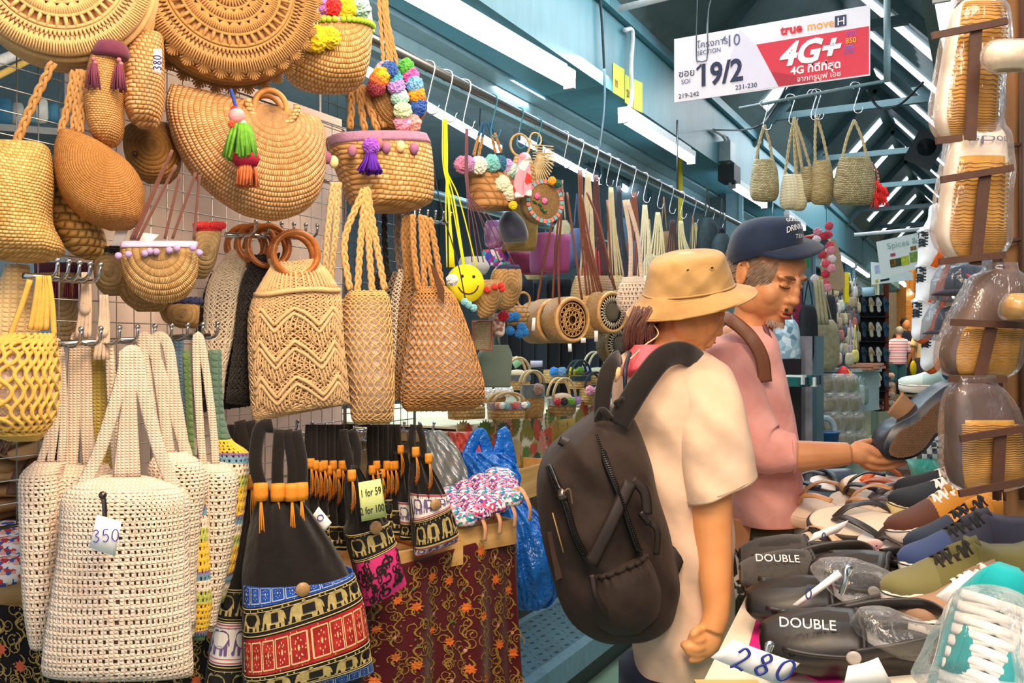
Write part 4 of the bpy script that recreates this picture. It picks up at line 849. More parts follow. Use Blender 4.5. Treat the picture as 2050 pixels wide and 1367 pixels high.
# ---------------------------------------------------------------- lower left: tables, trays, pouches, plastic bags
def drape(name, label, fr, q, folds, mat, amp=.02, cat_='tablecloth', n=(60, 30), fr_fold=3, seed=0):
    c = [fr.l(*p) for p in q]; t = thing(name, label, cat_, fr)
    def sf(U, V, off=0):
        U = np.asarray(U, float); V = np.asarray(V, float); o = []
        for k in (0, 1): o.append((c[0][k]*(1-U)+c[1][k]*U)*(1-V)+(c[3][k]*(1-U)+c[2][k]*U)*V)
        y = amp*np.clip(V, 0, 1)**.8*(np.sin(U*folds+seed+V*1.5)+.5*np.sin(U*folds*2.3+seed*2))
        return np.stack([o[0]+.3*amp*np.cos(U*folds+seed)*V, y-off-(.003 if off else 0), o[1]], -1)
    U, V = np.meshgrid(np.linspace(0, 1, n[0]), np.linspace(0, 1, n[1])); G = sf(U, V)
    MB().grid(G).obj('cloth', mat, t, solid=.003); return t, sf
def embroider(t, sf, nu, nv, cols, fl=True, s=1.0, seed=1, asp=1.0):
    rd = random.Random(seed); vm = MB(); fm = MB(); lm = MB(); pm = MB()
    for i in range(nu):
        for j in range(nv):
            u = (i+.5+rd.uniform(-.12, .12))/nu; v = (j+.5+(.5 if i % 2 else 0)+rd.uniform(-.1, .1))/nv
            if v > .97 or not .02 < u < .98: continue
            su = .62/nu*s; sv = .62/nv*s
            k = (i+2*j) % 3
            for q in range(3): swirl(vm, sf, u+rd.uniform(-.4, .4)/nu, v+rd.uniform(-.4, .4)/nv, su, sv, .0015, rd.uniform(.7, 1.3), .085, rd.choice((1, -1)), a0=rd.random()*6)
            U = np.linspace(0, 1, 9); c0 = v-.5/nv+U/nv; cu = u+.22/nu*np.sin(U*6)
            vm.grid([sf(cu-.016/nu*3, c0, .0012), sf(cu+.016/nu*3, c0, .0012)])
            for q in range(4):
                a = rd.random()*6; lp = [(.0, .5), (.3, .8), (1, .5), (.3, .2)]
                decal(vm if q < 3 else lm, sf, lp, u+.33/nu*math.cos(a), v+.33/nv*math.sin(a), .16/nu, .16/nv, .0016, a)
            if fl and k == 0: decal(fm, sf, FLW, u, v, .62/nu*s, .62/nv*s*asp, .002, rd.random())
            elif k == 1: decal(lm if rd.random() < .5 else pm, sf, FLW, u, v, .22/nu, .22/nv, .0018, rd.random())
    vm.obj('embroidered_vines', plain(cols[0], .6, .15, 200), t, smooth=False, kind='stuff'); fm.obj('embroidered_flowers', plain(cols[1], .6, .2, 150), t, smooth=False, kind='stuff')
    lm.obj('embroidered_leaves', plain(cols[2], .6), t, smooth=False, kind='stuff'); pm.obj('embroidered_buds', plain(cols[3], .6), t, smooth=False, kind='stuff')
WA = 61.5
f = Fr(900, 1200, 2.05, 48)
t, sf = drape('tablecloth', 'maroon cloth embroidered with gold vines and orange flowers over the pouch table', f, [(735, 1150), (1032, 1062), (1046, 1420), (728, 1420)], 15, cloth('541018', .8, .3), .016)
embroider(t, sf, 9, 8, ('a07a36', 'e0702a', '5f7a4a', 'd89a90'), seed=4, asp=.9)
tag(MB().box((0, .36, -.03), (.62, .62, .05)).box((-.28, .36, -.45), (.05, .5, .8)).box((.28, .36, -.45), (.05, .5, .8)).obj('table', wood('8a6a44', 'b08a5c'), smooth=False, M=Fr(880, 1110, 2.12, 48)), 'plain wooden table under the maroon embroidered cloth', 'table')
PINE = wood('c08a48', 'e6bd7c', .5)
def crate(label, fr, w, dp, h, mat=PINE):
    t = thing('wooden_tray', label, 'tray', fr); th = .012
    for i, (c, s_) in enumerate((((0, 0, 0), (w, th, h)), ((0, dp, 0), (w, th, h)), ((-w/2, dp/2, 0), (th, dp, h)), ((w/2, dp/2, 0), (th, dp, h)), ((0, dp/2, -h/2+.005), (w, dp, .008)))):
        MB().box(c, s_).obj('board', mat, t, smooth=False)
    return t
crate('left pine tray under the elephant pouches', Fr(858, 1118, 2.02, 40), .19, .28, .055)
crate('right pine tray filled with pink patterned pouches', Fr(972, 1074, 2.14, 40), .185, .30, .06)
crate('pine tray of pouches at the far left behind the lace crochet bag', Fr(-10, 1185, 1.62, 20), .16, .22, .075)
FAB = [spots('d8507c f2e0e8 2c5aa0 b83a6a f6f0ee 6a3a9a', 170), spots('f0e6ea 1f6fa0 e0709a 2ea098 f6eef0', 150), spots('c43a6c f8e8ec 3a3a7a e88ab0', 200)]
def pouch(label, fr, w, dp, h, mat, tong=True):
    t = thing('fabric_pouch', label, 'pouch', fr, 'patterned pouches in the trays')
    MB().lathe([(.001, h), (.62, h*.98), (.95, h*.55), (1, 0), (.9, -h*.4), (.001, -h*.5)], n=20).obj('body', mat, t)
    o = t.children[0]; o.data.transform(Matrix.Diagonal((w/2, dp/2, 1, 1)) @ Matrix.Rotation(PI/4, 4, 'Z') @ Matrix.Diagonal((1.18, 1.18, 1, 1)))
    if tong: strap(MB(), [(w*.2, 0, h*.9), (w*.35, -dp*.3, h*1.1), (w*.45, -dp*.7, -.01), (w*.47, -dp*.75, -.045)], .006, .25).obj('leather_tongue', plain('d8a07c', .5), t)
k = 0
for j in range(4):
    for i in range(4):
        k += 1; px = 925+i*30-j*5; py = 1036-i*13-j*14
        pouch('pink and blue patterned zip pouch, %s counted from the near left of the right tray' % ORD[k-1], Fr(px, py, 2.10+.06*j+.02*i, 40, 10), .075, .07, .022, FAB[k % 3], j == 0 or k % 5 == 0)
for i in range(5): pouch('red and white wrapped pouch at the far left edge, %s of its heap' % ORD[i], Fr(8+i % 2*26, 1150-i*20, 1.6+.02*i, 20, 10), .07, .07, .02, spots('c83a3a f4ece8 e8b0a0 3a5aa8', 140), False)
f = Fr(150, 1290, 1.62, 24); t, sf = drape('tablecloth', 'black cloth embroidered with gold vines at the bottom left', f, [(-60, 1205), (470, 1255), (480, 1440), (-60, 1440)], 14, cloth('1c1518', .8, .3), .012)
embroider(t, sf, 14, 5, ('b8924a', 'd8603a', '5a7a3a', 'c8a860'), seed=9)
tag(MB().box((0, .3, 0), (.7, .5, .04)).box((-.3, .3, -.4), (.04, .4, .8)).box((.3, .3, -.4), (.04, .4, .8)).obj('table', wood('6a4a30', '8f6a44'), smooth=False, M=Fr(150, 1225, 1.66, 24)), 'dark wooden table under the black embroidered cloth', 'table')
# sandals on the dark shelf at far left
tag(MB().box((0, .15, 0), (.5, .35, .02)).box((0, .15, .18), (.5, .35, .02)).box((0, .32, .1), (.5, .02, .5)).obj('shelf', plain('3a2a20', .6), smooth=False, M=Fr(20, 1045, 1.9, 24)), 'dark shelf of leather sandals at the far left', 'shelf')
def sandal(fr, label, sole='b98a58', strapc='6a4630', L=.22, w=.08, group=None):
    t = thing('sandal', label, 'sandal', fr, group)
    pr = [(-L/2, 0), (-L*.42, w*.38), (-L*.2, w*.40), (0, w*.34), (L*.25, w*.5), (L*.42, w*.42), (L/2, 0), (L*.42, -w*.4), (L*.25, -w*.42), (0, -w*.3), (-L*.2, -w*.38), (-L*.42, -w*.36)]
    p = cat([(a, b) for a, b in pr], 4, True); n = len(p)
    MB().add([(a, b, 0) for a, b in p]+[(a, b, .016) for a, b in p], [list(range(n))[::-1], list(range(n, 2*n))]+[[i, (i+1) % n, n+(i+1) % n, n+i] for i in range(n)]).obj('sole', plain(sole, .6), t)
    m = MB(); 
    for k in (0, 1): m.tube(cat([(L*(.08+.1*k), -w*.45, .01), (L*(.12+.1*k), 0, .045), (L*(.08+.1*k), w*.45, .01)], 6), .011, 8, flat=.25, up=(0, 0, 1))
    m.obj('strap', plain(strapc, .5), t); return t
for i, (x, y) in enumerate(((20, 905), (35, 955), (10, 985), (38, 1010), (15, 1030), (40, 930))): sandal(Fr(x, y, 1.85+.02*i, -30+i*25, 15), 'tan leather sandal on the far left shelf, %s from the top' % ORD[i], group='sandals on the far left shelf')
# plastic carrier bags under the tropical table
def plasbag(label, R, d, yaw, mat, seed=0):
    t, f, sf = bag('plastic_bag', label, R, d, yaw)
    def fn(G, U, V): G[..., 1] += .012*np.sin(U*21+seed+V*6)*np.sin(V*9+seed)+.008*np.sin(U*45-V*18); return G
    sf.mesh(n=80, nv=50, fn=fn).obj('body', mat, t); return t, f
PBLUE = plain('1168c8', .25, .25, 12, .8, spec=.7, bs=30, bd=.02); PWH = film(.5, 'e8f2f4', .2)
t, f = plasbag('big dark blue plastic sack on the platform beside the maroon cloth', [(1000, 1000, 1050, .05), (1040, 1000, 1085, .10), (1100, 990, 1105, .13), (1160, 985, 1110, .13), (1200, 1000, 1085, .1), (1216, 1030, 1060, .03)], 2.75, 20, PBLUE, 1)
t, f = plasbag('bright blue plastic carrier bag with handles under the tropical cloth', [(905, 925, 1010, .04), (930, 925, 1028, .08), (970, 928, 1032, .09), (1010, 935, 1030, .08)], 2.75, 25, PBLUE, 3)
m = MB(); 
for L in ([(930, 930), (945, 890), (962, 868), (975, 900), (985, 930)], [(985, 935), (1000, 895), (1008, 865), (1018, 900), (1024, 930)]): strap(m, f.pts(L), .02, .2, 8)
m.obj('handle', PBLUE, t)
t, f = plasbag('cloudy white plastic carrier bag left of the bright blue one', [(862, 850, 885, .02), (900, 850, 915, .05), (950, 860, 930, .06), (980, 870, 930, .04)], 2.65, 25, PWH, 5)
plasbag('white plastic bag with red print behind the blue carrier', [(865, 900, 960, .03), (900, 895, 965, .05), (940, 905, 960, .04)], 2.95, 25, plain('c8584a', .4, .4, 9), 7)
# ---------------------------------------------------------------- tropical cloth table with baskets
f = Fr(1100, 880, 3.95, WA)
tag(MB().box((0, .45, -.02), (2.1, .95, .04)).box((-.95, .45, -.5), (.05, .8, .95)).box((.95, .45, -.5), (.05, .8, .95)).obj('table', wood('a07c50', 'c8a06c'), smooth=False, M=Matrix.Translation((-1.76, 3.75, 1.095)) @ f.R.to_4x4()), 'wooden basket table under the tropical leaf cloth', 'table')
TROP = cloth('d8d2b4', .8, .2)
def drape_at(label, M3, c, folds, mat, amp, name='tablecloth'):
    t = thing(name, label, 'tablecloth', M3)
    def sf(U, V, off=0):
        U = np.asarray(U, float); V = np.asarray(V, float); 
        return np.stack([c[0]+(c[1]-c[0])*U, amp*V*np.sin(U*folds)-off-(.002 if off else 0), c[2]+(c[3]-c[2])*V], -1)
    U, V = np.meshgrid(np.linspace(0, 1, 80), np.linspace(0, 1, 20)); MB().grid(sf(U, V)).obj('cloth', mat, t, solid=.003); return t, sf
M3 = Matrix.Translation((-1.73, 3.75, 1.10)) @ f.R.to_4x4()
t, sf = drape_at('cream cloth printed with red, green and brown tropical leaves over the basket table', M3, (-1.0, 1.05, .012, -.34), 20, TROP, .012)
rd = random.Random(5); ms = {h: MB() for h in ('c8503c', '5a7a3a', '8a7a34', 'b8a070', 'd8887a', '3f5a4a')}; lp = [(.0, .5), (.3, .72), (.7, .68), (1, .5), (.7, .32), (.3, .28)]
for i in range(300):
    u, v, a0, h = rd.random()*.97+.01, rd.random()*.9+.03, rd.random()*6, rd.choice(list(ms))
    for k in range(rd.choice((1, 5, 7, 9))): a = a0+k*.32; decal(ms[h], sf, lp, u+.018*math.cos(a), v+.10*math.sin(a), .036, .17, .0015+.0002*(i % 5), -a)
for h, m in ms.items(): m.obj('leaf_print', plain(h, .8), t, smooth=False, kind='stuff')
MB().box((0.02, .5, 0.008), (2.06, 1.0, .008)).obj('cloth_top', TROP, t, smooth=False)
crate('pine tray under the tropical cloth table edge', Fr(1060, 965, 3.4, WA), .5, .3, .12)
c = card('price_tag', 'brown paper sign on the front of the tropical cloth', Fr(1126, 870, 3.85, WA-15), [(1105, 842), (1152, 836), (1150, 890), (1104, 898)], mat=plain('9a7a34', .8))
f_ = Fr(1126, 870, 3.84, WA-15); m = MB()
for q in ((1112, 860, '1'), (1122, 858, '-'), (1130, 857, '9'), (1112, 884, '1'), (1126, 882, '0')): scrawl(m, q[2], f_.l(q[0], q[1]), .028, .001, -.01)
m.obj('handwriting', plain('4a3418', .7), c)
BW = weave('b98a4a', 'e0b878', 75, 60, 'planar'); BWG = weave('9a7444', 'c8a068', 65, 40, 'planar')
def basket(label, px, py, w, h, d, poms=(), yaw=35, trim=None, handle='c8a878', taper=.9, mat=None, hr=.5, hh=1.0, box=False, liner=None):
    f = Fr(px, py, d, yaw); t = thing('straw_basket', label, 'basket', f); s_ = d/FPX; W, Hh = w*s_, h*s_
    sf = Surf([(-W/2*taper, 0, W/2*taper, 0, W*.30), (-W/2, Hh*.3, W/2, Hh*.3, W*.34), (-W/2, Hh, W/2, Hh, W*.34)][::-1], 32, 5, .5 if box else .85)
    sf.mesh().obj('body', mat or BW, t)
    if trim: sf.mesh(v0=-.0, v1=.25, nv=3, off=.004, cap=False).obj('trim_ribbon', rope(trim, .9, 300), t)
    if liner: MB().ball((0, 0, Hh), W*.3, 14, 8, (W*.42, W*.26, Hh*.35)).obj('liner', cloth(liner), t)
    for i, h_ in enumerate(poms): u = (i+.5)/len(poms); pom(t, sf.at(u, .08, .012), min(.024, W/len(poms)*.62), h_)
    if handle:
        for y in (-W*.12, W*.16): MB().tube(circ(0, Hh, W*hr, 20, y, 5, 175, W*hr*hh*1.1), .006, 7).obj('handle', rope(handle), t)
    return t
basket('flat rectangular straw basket with bead trim at the table left end', 934, 838, 72, 24, 3.3, (), 35, None, 'c8a878', 1, box=True, hh=.3)
basket('rectangular straw basket with peach, white and aqua pompoms', 1014, 838, 74, 32, 3.45, ('d89a78', 'f0ece0', '8fc8c8', 'd86a62', 'f0ece8', '7ab8c0', 'c87a7c'), 35, '9a86a8', 'c8a878', 1, box=True, hh=.5)
basket('tall straw basket with grey rim beside the pompom box basket', 1066, 836, 50, 66, 3.6, ('a88a78',), 30, '6f7a80', 'd8bc8c', .8, mat=weave('b08044', 'd8aa6a', 60, 120, 'polar'))
basket('low woven basket with frilled grey trim and lime pompom', 1125, 832, 62, 34, 3.75, ('c83a4a', '2a2420', '7ab82a', 'b090b8', '9a70c0'), 40, '9aa0aa', 'd8bc8c', .7, mat=BWG, liner='d8b898', hh=1.2)
basket('straw basket with pink, grey, magenta and aqua pompoms', 1188, 810, 62, 34, 4.3, ('e89ab0', 'c8c4c8', 'e04aa0', '6abcc8'), 40, None, '1f2a34', .9, hh=.9)
basket('straw basket with white fluff trim behind the pompom box basket', 985, 806, 60, 26, 3.6, ('f0f0ee', 'f0f0ee', 'f0f0ee'), 35, None, 'c8a878', .9, hh=.6)
basket('round handled basket at the middle back of the table', 1035, 780, 56, 30, 3.95, (), 35, '5f6a70', 'd2b486', .9, hh=1.1, liner='d8c8a8')
basket('basket with blue, yellow and green pompom rim at the back', 1130, 766, 90, 26, 4.4, ('2a80c8', '6a90b0', 'e8d81c', '6a9a3c', '8a90b8', 'c86a8a'), 35, None, None, .9)
basket('small basket with twisted pale handles at the table right end', 1196, 770, 60, 26, 4.5, (), 35, None, 'c8c09a', .9, hh=1.2, liner='c8c8a8')
basket('small dark handled basket beside the twisted handle one', 1160, 778, 50, 26, 4.3, (), 35, '23333a', '23333a', .9, hh=1.1)
for q, h, lab in (([(1020, 718), (1035, 712), (1046, 728), (1032, 738)], 'a8e0b8', 'mint green price paper at the back of the basket table'), ([(1062, 722), (1086, 722), (1086, 734), (1062, 736)], 'c8c8e0', 'lavender paper slip at the back of the basket table')): card('price_tag', lab, Fr(q[0][0], q[0][1], 4.0, 30), q, mat=plain(h, .7, .03))
# ---------------------------------------------------------------- things hanging from the long rail
def hang(px, py): p = PX(px, py, RAILX); return p
LEA = plain('7c4630', .45, .12, 60); LEAD = plain('5a3330', .45, .12, 60); LEAR = plain('a05a3c', .45, .1); PLUM = plain('6b4250', .55, .1)
hk = [(857, 134), (893, 165), (930, 184), (1130, 285), (1160, 300), (1190, 318), (1216, 330), (1236, 338), (1266, 350), (1290, 362), (1318, 374), (1342, 386), (1364, 396), (1388, 404), (1410, 414), (1426, 422), (1446, 432)]
for i, (x, y) in enumerate(hk): rail_hook(x, y, 'silver wire hook on the long rail, %s from the left' % ORD[i], sc=(1.1 if i < 3 else 1.0))
rail_hook(985, 200, 'teal wire hook holding the pompom basket', sc=1.0, teal=True); rail_hook(1038, 228, 'teal wire hook holding the bamboo ring bag', teal=True); rail_hook(1075, 250, 'teal wire hook holding the bamboo fan bag', teal=True)
# yellow string bag with smiling face
f = Fr(932, 568, 2.45, 30); t = thing('smiley_bag', 'round yellow felt bag with a smiling face on long yellow cords', 'bag', f); R = .054
MB().lathe([(R*.96, -.014), (R, -.006), (R, .012), (R*.9, .02)], ax='Y', n=40).obj('body', plain('f4e21c', .8, .05), t)
k = PLUM and plain('2a2620', .6)
for x in (-.018, .018): MB().lathe([(.004, -.017), (.0045, -.014)], c=(x, 0, .02), ax='Y', n=12).obj('eye', k, t)
MB().tube(circ(0, .004, R*.62, 20, -.0155, 205, 345), .0018, 5).obj('smile', k, t); m = MB(); YEL = plain('f2e618', .6, .06)
for i in range(12): a = 890+random.uniform(-5, 5); b = 900+random.uniform(-1, 1)*(8 if i < 6 else 28)+20*(i > 8); strap(m, f.pts([(a, 238), (a+1, 330), ((a+b)/2+2, 400), (b+i, 535)]), .0022, .8, 5)
m.obj('cords', YEL, t)
t2 = thing('pompom_tassel', 'pale blue pompom tassel on a dark cord over the smiley bag', 'charm', Fr(935, 610, 2.36, 30)); f2 = Fr(935, 610, 2.36, 30)
strap(MB(), f2.pts([(860, 282), (880, 400), (915, 520), (932, 600)]), .0018, 1, 5).obj('cord', plain('2a2c2a', .6), t2)
for q in ((930, 604), (938, 610), (948, 616)): pom(t2, f2.p(*q), .010, '8fd0dc')
pom(t2, f2.p(905, 560), .016, 'e8f0f0')
# plum cords and the straw purses on them
t = thing('straw_purse', 'straw purse with red heart trim hanging on plum cords beside the smiley bag', 'bag', Fr(975, 590, 2.55, 35)); f = Fr(975, 590, 2.55, 35)
Surf(rows(f, [(560, 950, 1000, .01), (575, 948, 1004, .03), (600, 950, 1002, .035), (625, 955, 990, .02), (637, 960, 978, .004)])).mesh().obj('body', W_F, t); m = MB()
for i in range(7): a = 932+i % 4*1.5; b = (945, 958, 968, 988, 1000, 1018, 1034)[i]; strap(m, f.pts([(a, 258), (a+2, 380), ((a*.5+b*.5), 440), (b, 525+(i > 4)*15)]), .0018, .8, 5)
m.obj('cords', PLUM, t)
for q in ((975, 580), (990, 574), (1003, 571), (1006, 578)): pom(t, f.p(q[0], q[1], -.035), .009, 'd83028')
t, f, sf = bag('straw_purse', 'straw purse with navy beaded band and pink rim right of the heart trimmed one', [(530, 1000, 1036, .01), (545, 988, 1040, .03), (580, 985, 1040, .035), (610, 990, 1030, .02), (620, 1000, 1018, .004)], 2.65, 35, None, W_F)
sf.mesh(v0=0, v1=.16, nv=3, off=.003).obj('band', plain('1c2450', .7), t, label='navy beaded band')
# pompom basket
t, f, sf = bag('straw_basket', 'hanging plaited basket with white and aqua pompom rim on a teal hook', [(335, 925, 1030, .05), (360, 938, 1030, .06), (400, 942, 1034, .06), (418, 945, 1030, .05), (422, 955, 1020, .01)], 2.75, 30, None, weave('a8703c', 'd8a468', 45, 45, 'planar', 1.2, twist=.6))
for x, y, r_, h in ((926, 330, .026, 'd88ab0'), (936, 328, .024, 'b890c8'), (958, 331, .027, 'f2eee0'), (985, 327, .027, '7cc8c8'), (1002, 327, .024, '1f6a90'), (1014, 332, .022, 'b8a0d8'), (1021, 338, .022, 'd8e0d8'), (1028, 342, .022, '8acac0'), (1006, 368, .025, 'f2ead0'), (1020, 385, .025, 'f0e8d0')): pom(t, f.p(x, y, -.06), r_, h)
for a in ((948, 312, 958, 272, 966, 245), (958, 312, 966, 275, 970, 245), (992, 306, 984, 270, 976, 245), (1003, 305, 990, 265, 980, 243)):
    braid(MB(), f.pts([(a[0], a[1]), (a[2], a[3])]), .0035).obj('handle', HEMP, t); strap(MB(), f.pts([(a[2], a[3]), (a[4], a[5])]), .005, 1).obj('blue_wrap', plain('2a5a80', .7), t, label='blue wrapped handle top')
# bamboo ring and fan bags, scarf, rose bag
t = thing('ring_bag', 'bamboo ring handled bag hanging behind the pink scarf', 'bag', Fr(1042, 300, 2.85, 25)); f = Fr(1042, 300, 2.85, 25)
ring(MB(), f.l(1041, 291), .034, .0042, rz=.036).obj('ring_handle', wood('b08a50', 'dab878', .3), t); Surf(rows(f, [(312, 1030, 1062, .01), (340, 1022, 1070, .03), (380, 1020, 1070, .03), (400, 1030, 1060, .01)])).mesh().obj('body', BW, t)
t = thing('bamboo_bag', 'half-moon bag of pale bamboo slats fanned from one corner', 'bag', Fr(1080, 335, 2.9, 30)); f = Fr(1080, 335, 2.9, 30); BAM = wood('b8955a', 'ecd8a8', .35, 2)
c0 = f.p(1062, 308)
for i in range(15):
    a = math.radians(2-i*7.2); e = (c0[0]+.075*math.cos(a), 0, c0[2]+.105*math.sin(a)); b = (c0[0]+.008*math.cos(a), 0, c0[2]-.004*i*.5)
    MB().bar(Vector(b)+Vector((0, -.03, 0)), Vector(e)+Vector((0, -.03, 0)), .0035, .0035).obj('slat', BAM, t, smooth=False)
for i in range(7): MB().bar((c0[0]-.01, -.03, c0[2]+.004-.009*i+.02), (c0[0]+.07, -.03, c0[2]+.006-.009*i+.02), .003, .003).obj('slat', BAM, t, smooth=False)
ring(MB(), (c0[0]+.02, c0[2]+.05), .022, .003).obj('ring_handle', BAM, t)
t = thing('scarf', 'pink, white and red printed scarf knotted on the bamboo bag', 'scarf', Fr(1048, 350, 2.7, 20)); f = Fr(1048, 350, 2.7, 20)
SC = spots('f0b8c0 f4ecec d83a30 eaa0b0 f6f0f0', 30)
def rag(L, w, fl=.3): strap(MB(), f.pts(L), w, fl, 8, 5).obj('scarf_end', SC, t)
rag([(1048, 315), (1044, 340), (1038, 370), (1040, 395)], .017); rag([(1050, 315), (1054, 345), (1056, 375), (1056, 392)], .015); MB().ball(f.p(1050, 314), .016, 12, 8, (.02, .012, .014)).obj('knot', SC, t)
t = thing('round_straw_bag', 'round straw bag with embroidered pink roses and checked rim', 'bag', Fr(1083, 405, 2.8, 30)); f = Fr(1083, 405, 2.8, 30)
MB().lathe([(.002, -.022), (.065, -.022), (.07, -.01), (.07, .02), (.05, .03)], ax='Y', n=40).obj('body', weave('b58a4a', 'dcb478', 300, 60, 'polar', 1), t)
for i in range(28):
    a = 2*PI*i/28; MB().box((.0, 0, 0), (.013, .006, .011)).obj('rim_patch', plain('e8857c' if i % 2 else '7fb4bc', .8), t, smooth=False); o = t.children[-1]; o.location = (.063*math.cos(a), -.023, .063*math.sin(a)); o.rotation_euler = (0, -a, 0)
for q, h in (((1075, 393), 'd868a0'), ((1090, 402), 'e080b0')):
    for k in range(3): MB().lathe([(.012-.003*k, 0), (.009-.003*k, -.005-.002*k), (.002, -.004-.002*k)], f.p(q[0]+k, q[1], -.024), 7, ax='Y').obj('rose', plain(h, .7, .2, 90), t)
m = MB()
for q, r in (((1070, 402), .3), ((1085, 415), 1.2), ((1090, 418), 2.0), ((1080, 408), 0)): m.tube([f.p(q[0]-4, q[1], -.026), f.p(q[0], q[1]+3*r, -.030), f.p(q[0]+5, q[1]+6, -.026)], [.001, .005, .001], 5)
m.obj('leaf', plain('1f6a40', .7), t)
for q, h in (((1105, 362), 'f0a81c'), ((1117, 368), '1a5a40'), ((1027, 411), 'e8cc14')): pom(t, f.p(q[0], q[1], -.04), .0135, h)
# darker goods deeper in the stall
def simple(name, label, R, d, mat, yaw=30, cat_='bag', straps=(), sm=None, sw=.004, fn=None):
    t, f, sf = bag(name, label, R, d, yaw, None, mat, cat_=cat_, fn=fn)
    for L in straps: strap(MB(), f.pts(L), sw, .4).obj('strap', sm or mat, t)
    return t, f, sf
MUS = plain('a8884a', .8, .2, 60); NAVY = plain('2a2f48', .7, .25, 30, sheen=.6)
simple('velvet_pouch', 'navy velvet pouch with lilac tassel below the pompom basket', [(425, 1010, 1030, .02), (445, 1002, 1045, .04), (475, 1005, 1052, .045), (485, 1012, 1048, .02)], 2.85, NAVY)
simple('straw_tote', 'mustard woven tote behind the navy velvet pouch', [(405, 1030, 1068, .03), (450, 1028, 1070, .05), (495, 1010, 1068, .05), (502, 1012, 1066, .02)], 3.0, MUS)
simple('purple_basket', 'purple woven boxy basket with black feet, left one', [(468, 1068, 1102, .06), (500, 1069, 1100, .06), (540, 1070, 1098, .06), (544, 1072, 1096, .03)], 3.3, plain('9a4a7c', .7, .15, 200))
simple('purple_basket', 'purple woven boxy basket partly behind the leather straps', [(472, 1103, 1132, .06), (540, 1102, 1130, .06), (546, 1104, 1126, .03)], 3.4, plain('8f3f74', .7, .15, 200))
simple('purple_tote', 'dark plum tote lying behind the purple baskets', [(505, 1015, 1075, .05), (545, 1030, 1120, .05), (548, 1035, 1110, .02)], 3.6, plain('7a2a4a', .7, .2))
simple('drawstring_bag', 'lilac floral drawstring bag left of the navy pouch', [(442, 975, 998, .02), (460, 972, 1002, .03), (488, 974, 1004, .03), (496, 980, 1000, .01)], 3.0, spots('b884b8 d8a8d0 9a6aa8 c890c0', 40))
simple('printed_pouch', 'turquoise and purple printed pouch under the plum cords', [(500, 968, 1010, .02), (515, 966, 1018, .03), (532, 970, 1022, .02)], 3.0, spots('4ac8d0 b040b8 f0e0e8 e0507a 3a50c0', 60))
simple('fluffy_bag', 'white fluffy bag behind the smiley bag', [(515, 925, 965, .04), (535, 920, 975, .05), (550, 930, 970, .03)], 2.9, plain('eef4f6', .95, .1, 90, 1.0, bd=.01))
t, f, sf = simple('cane_clutch', 'square natural cane clutch with brown leather edging', [(642, 950, 985, .02), (650, 946, 986, .022), (695, 946, 984, .022), (700, 950, 982, .02)], 2.7, weave('c0a47c', 'e8d4b0', 300, 220, 'planar'), 20)
MB().tube(f.pts([(946, 642), (986, 642), (984, 700), (946, 700)], -.021), .0035, 6, closed=True).obj('leather_edge', LEAR, t)
simple('beaded_purse', 'striped pinkish purse with red pompom right of the cane clutch', [(628, 980, 1000, .02), (640, 982, 1006, .03), (668, 986, 1005, .03), (675, 990, 1000, .01)], 2.75, spots('d8b8a8 b88a7c e8dcd0 9a6a60', 90)); pom(t, f.p(1008, 632), .017, 'c8142e')
simple('canvas_tote', 'sage grey canvas tote under the cane clutch', [(690, 975, 1015, .03), (712, 958, 1022, .04), (750, 955, 1020, .04), (775, 960, 1020, .03)], 3.0, cloth('7d8a78'), straps=[[(985, 700), (990, 640), (1000, 690)]])
t, f, sf = simple('straw_basket', 'small straw purse hung with bright blue pompoms', [(612, 1015, 1055, .02), (630, 1014, 1058, .03), (652, 1018, 1052, .02)], 3.0, BWG)
for q in ((1020, 635), (1032, 633), (1044, 655), (1050, 664), (1040, 668), (1021, 662)): pom(t, f.p(q[0], q[1], -.03), .0155, '1a7cc4')
ring(MB(), f.l(1048, 600), .025, .004).obj('handle', HEMP, t)
for i in range(9):
    x = 1000+i*26; simple('hanging_trousers', 'folded black and grey garment hanging at the stall back, %s from the left' % ORD[i], [(560, x-10, x+14, .02), (650, x-12, x+16, .03), (790, x-10, x+15, .03)], 4.6+.05*i, cloth(('1a1c20', '14161c', '222830', '2c3440')[i % 4]), 20, 'garment')
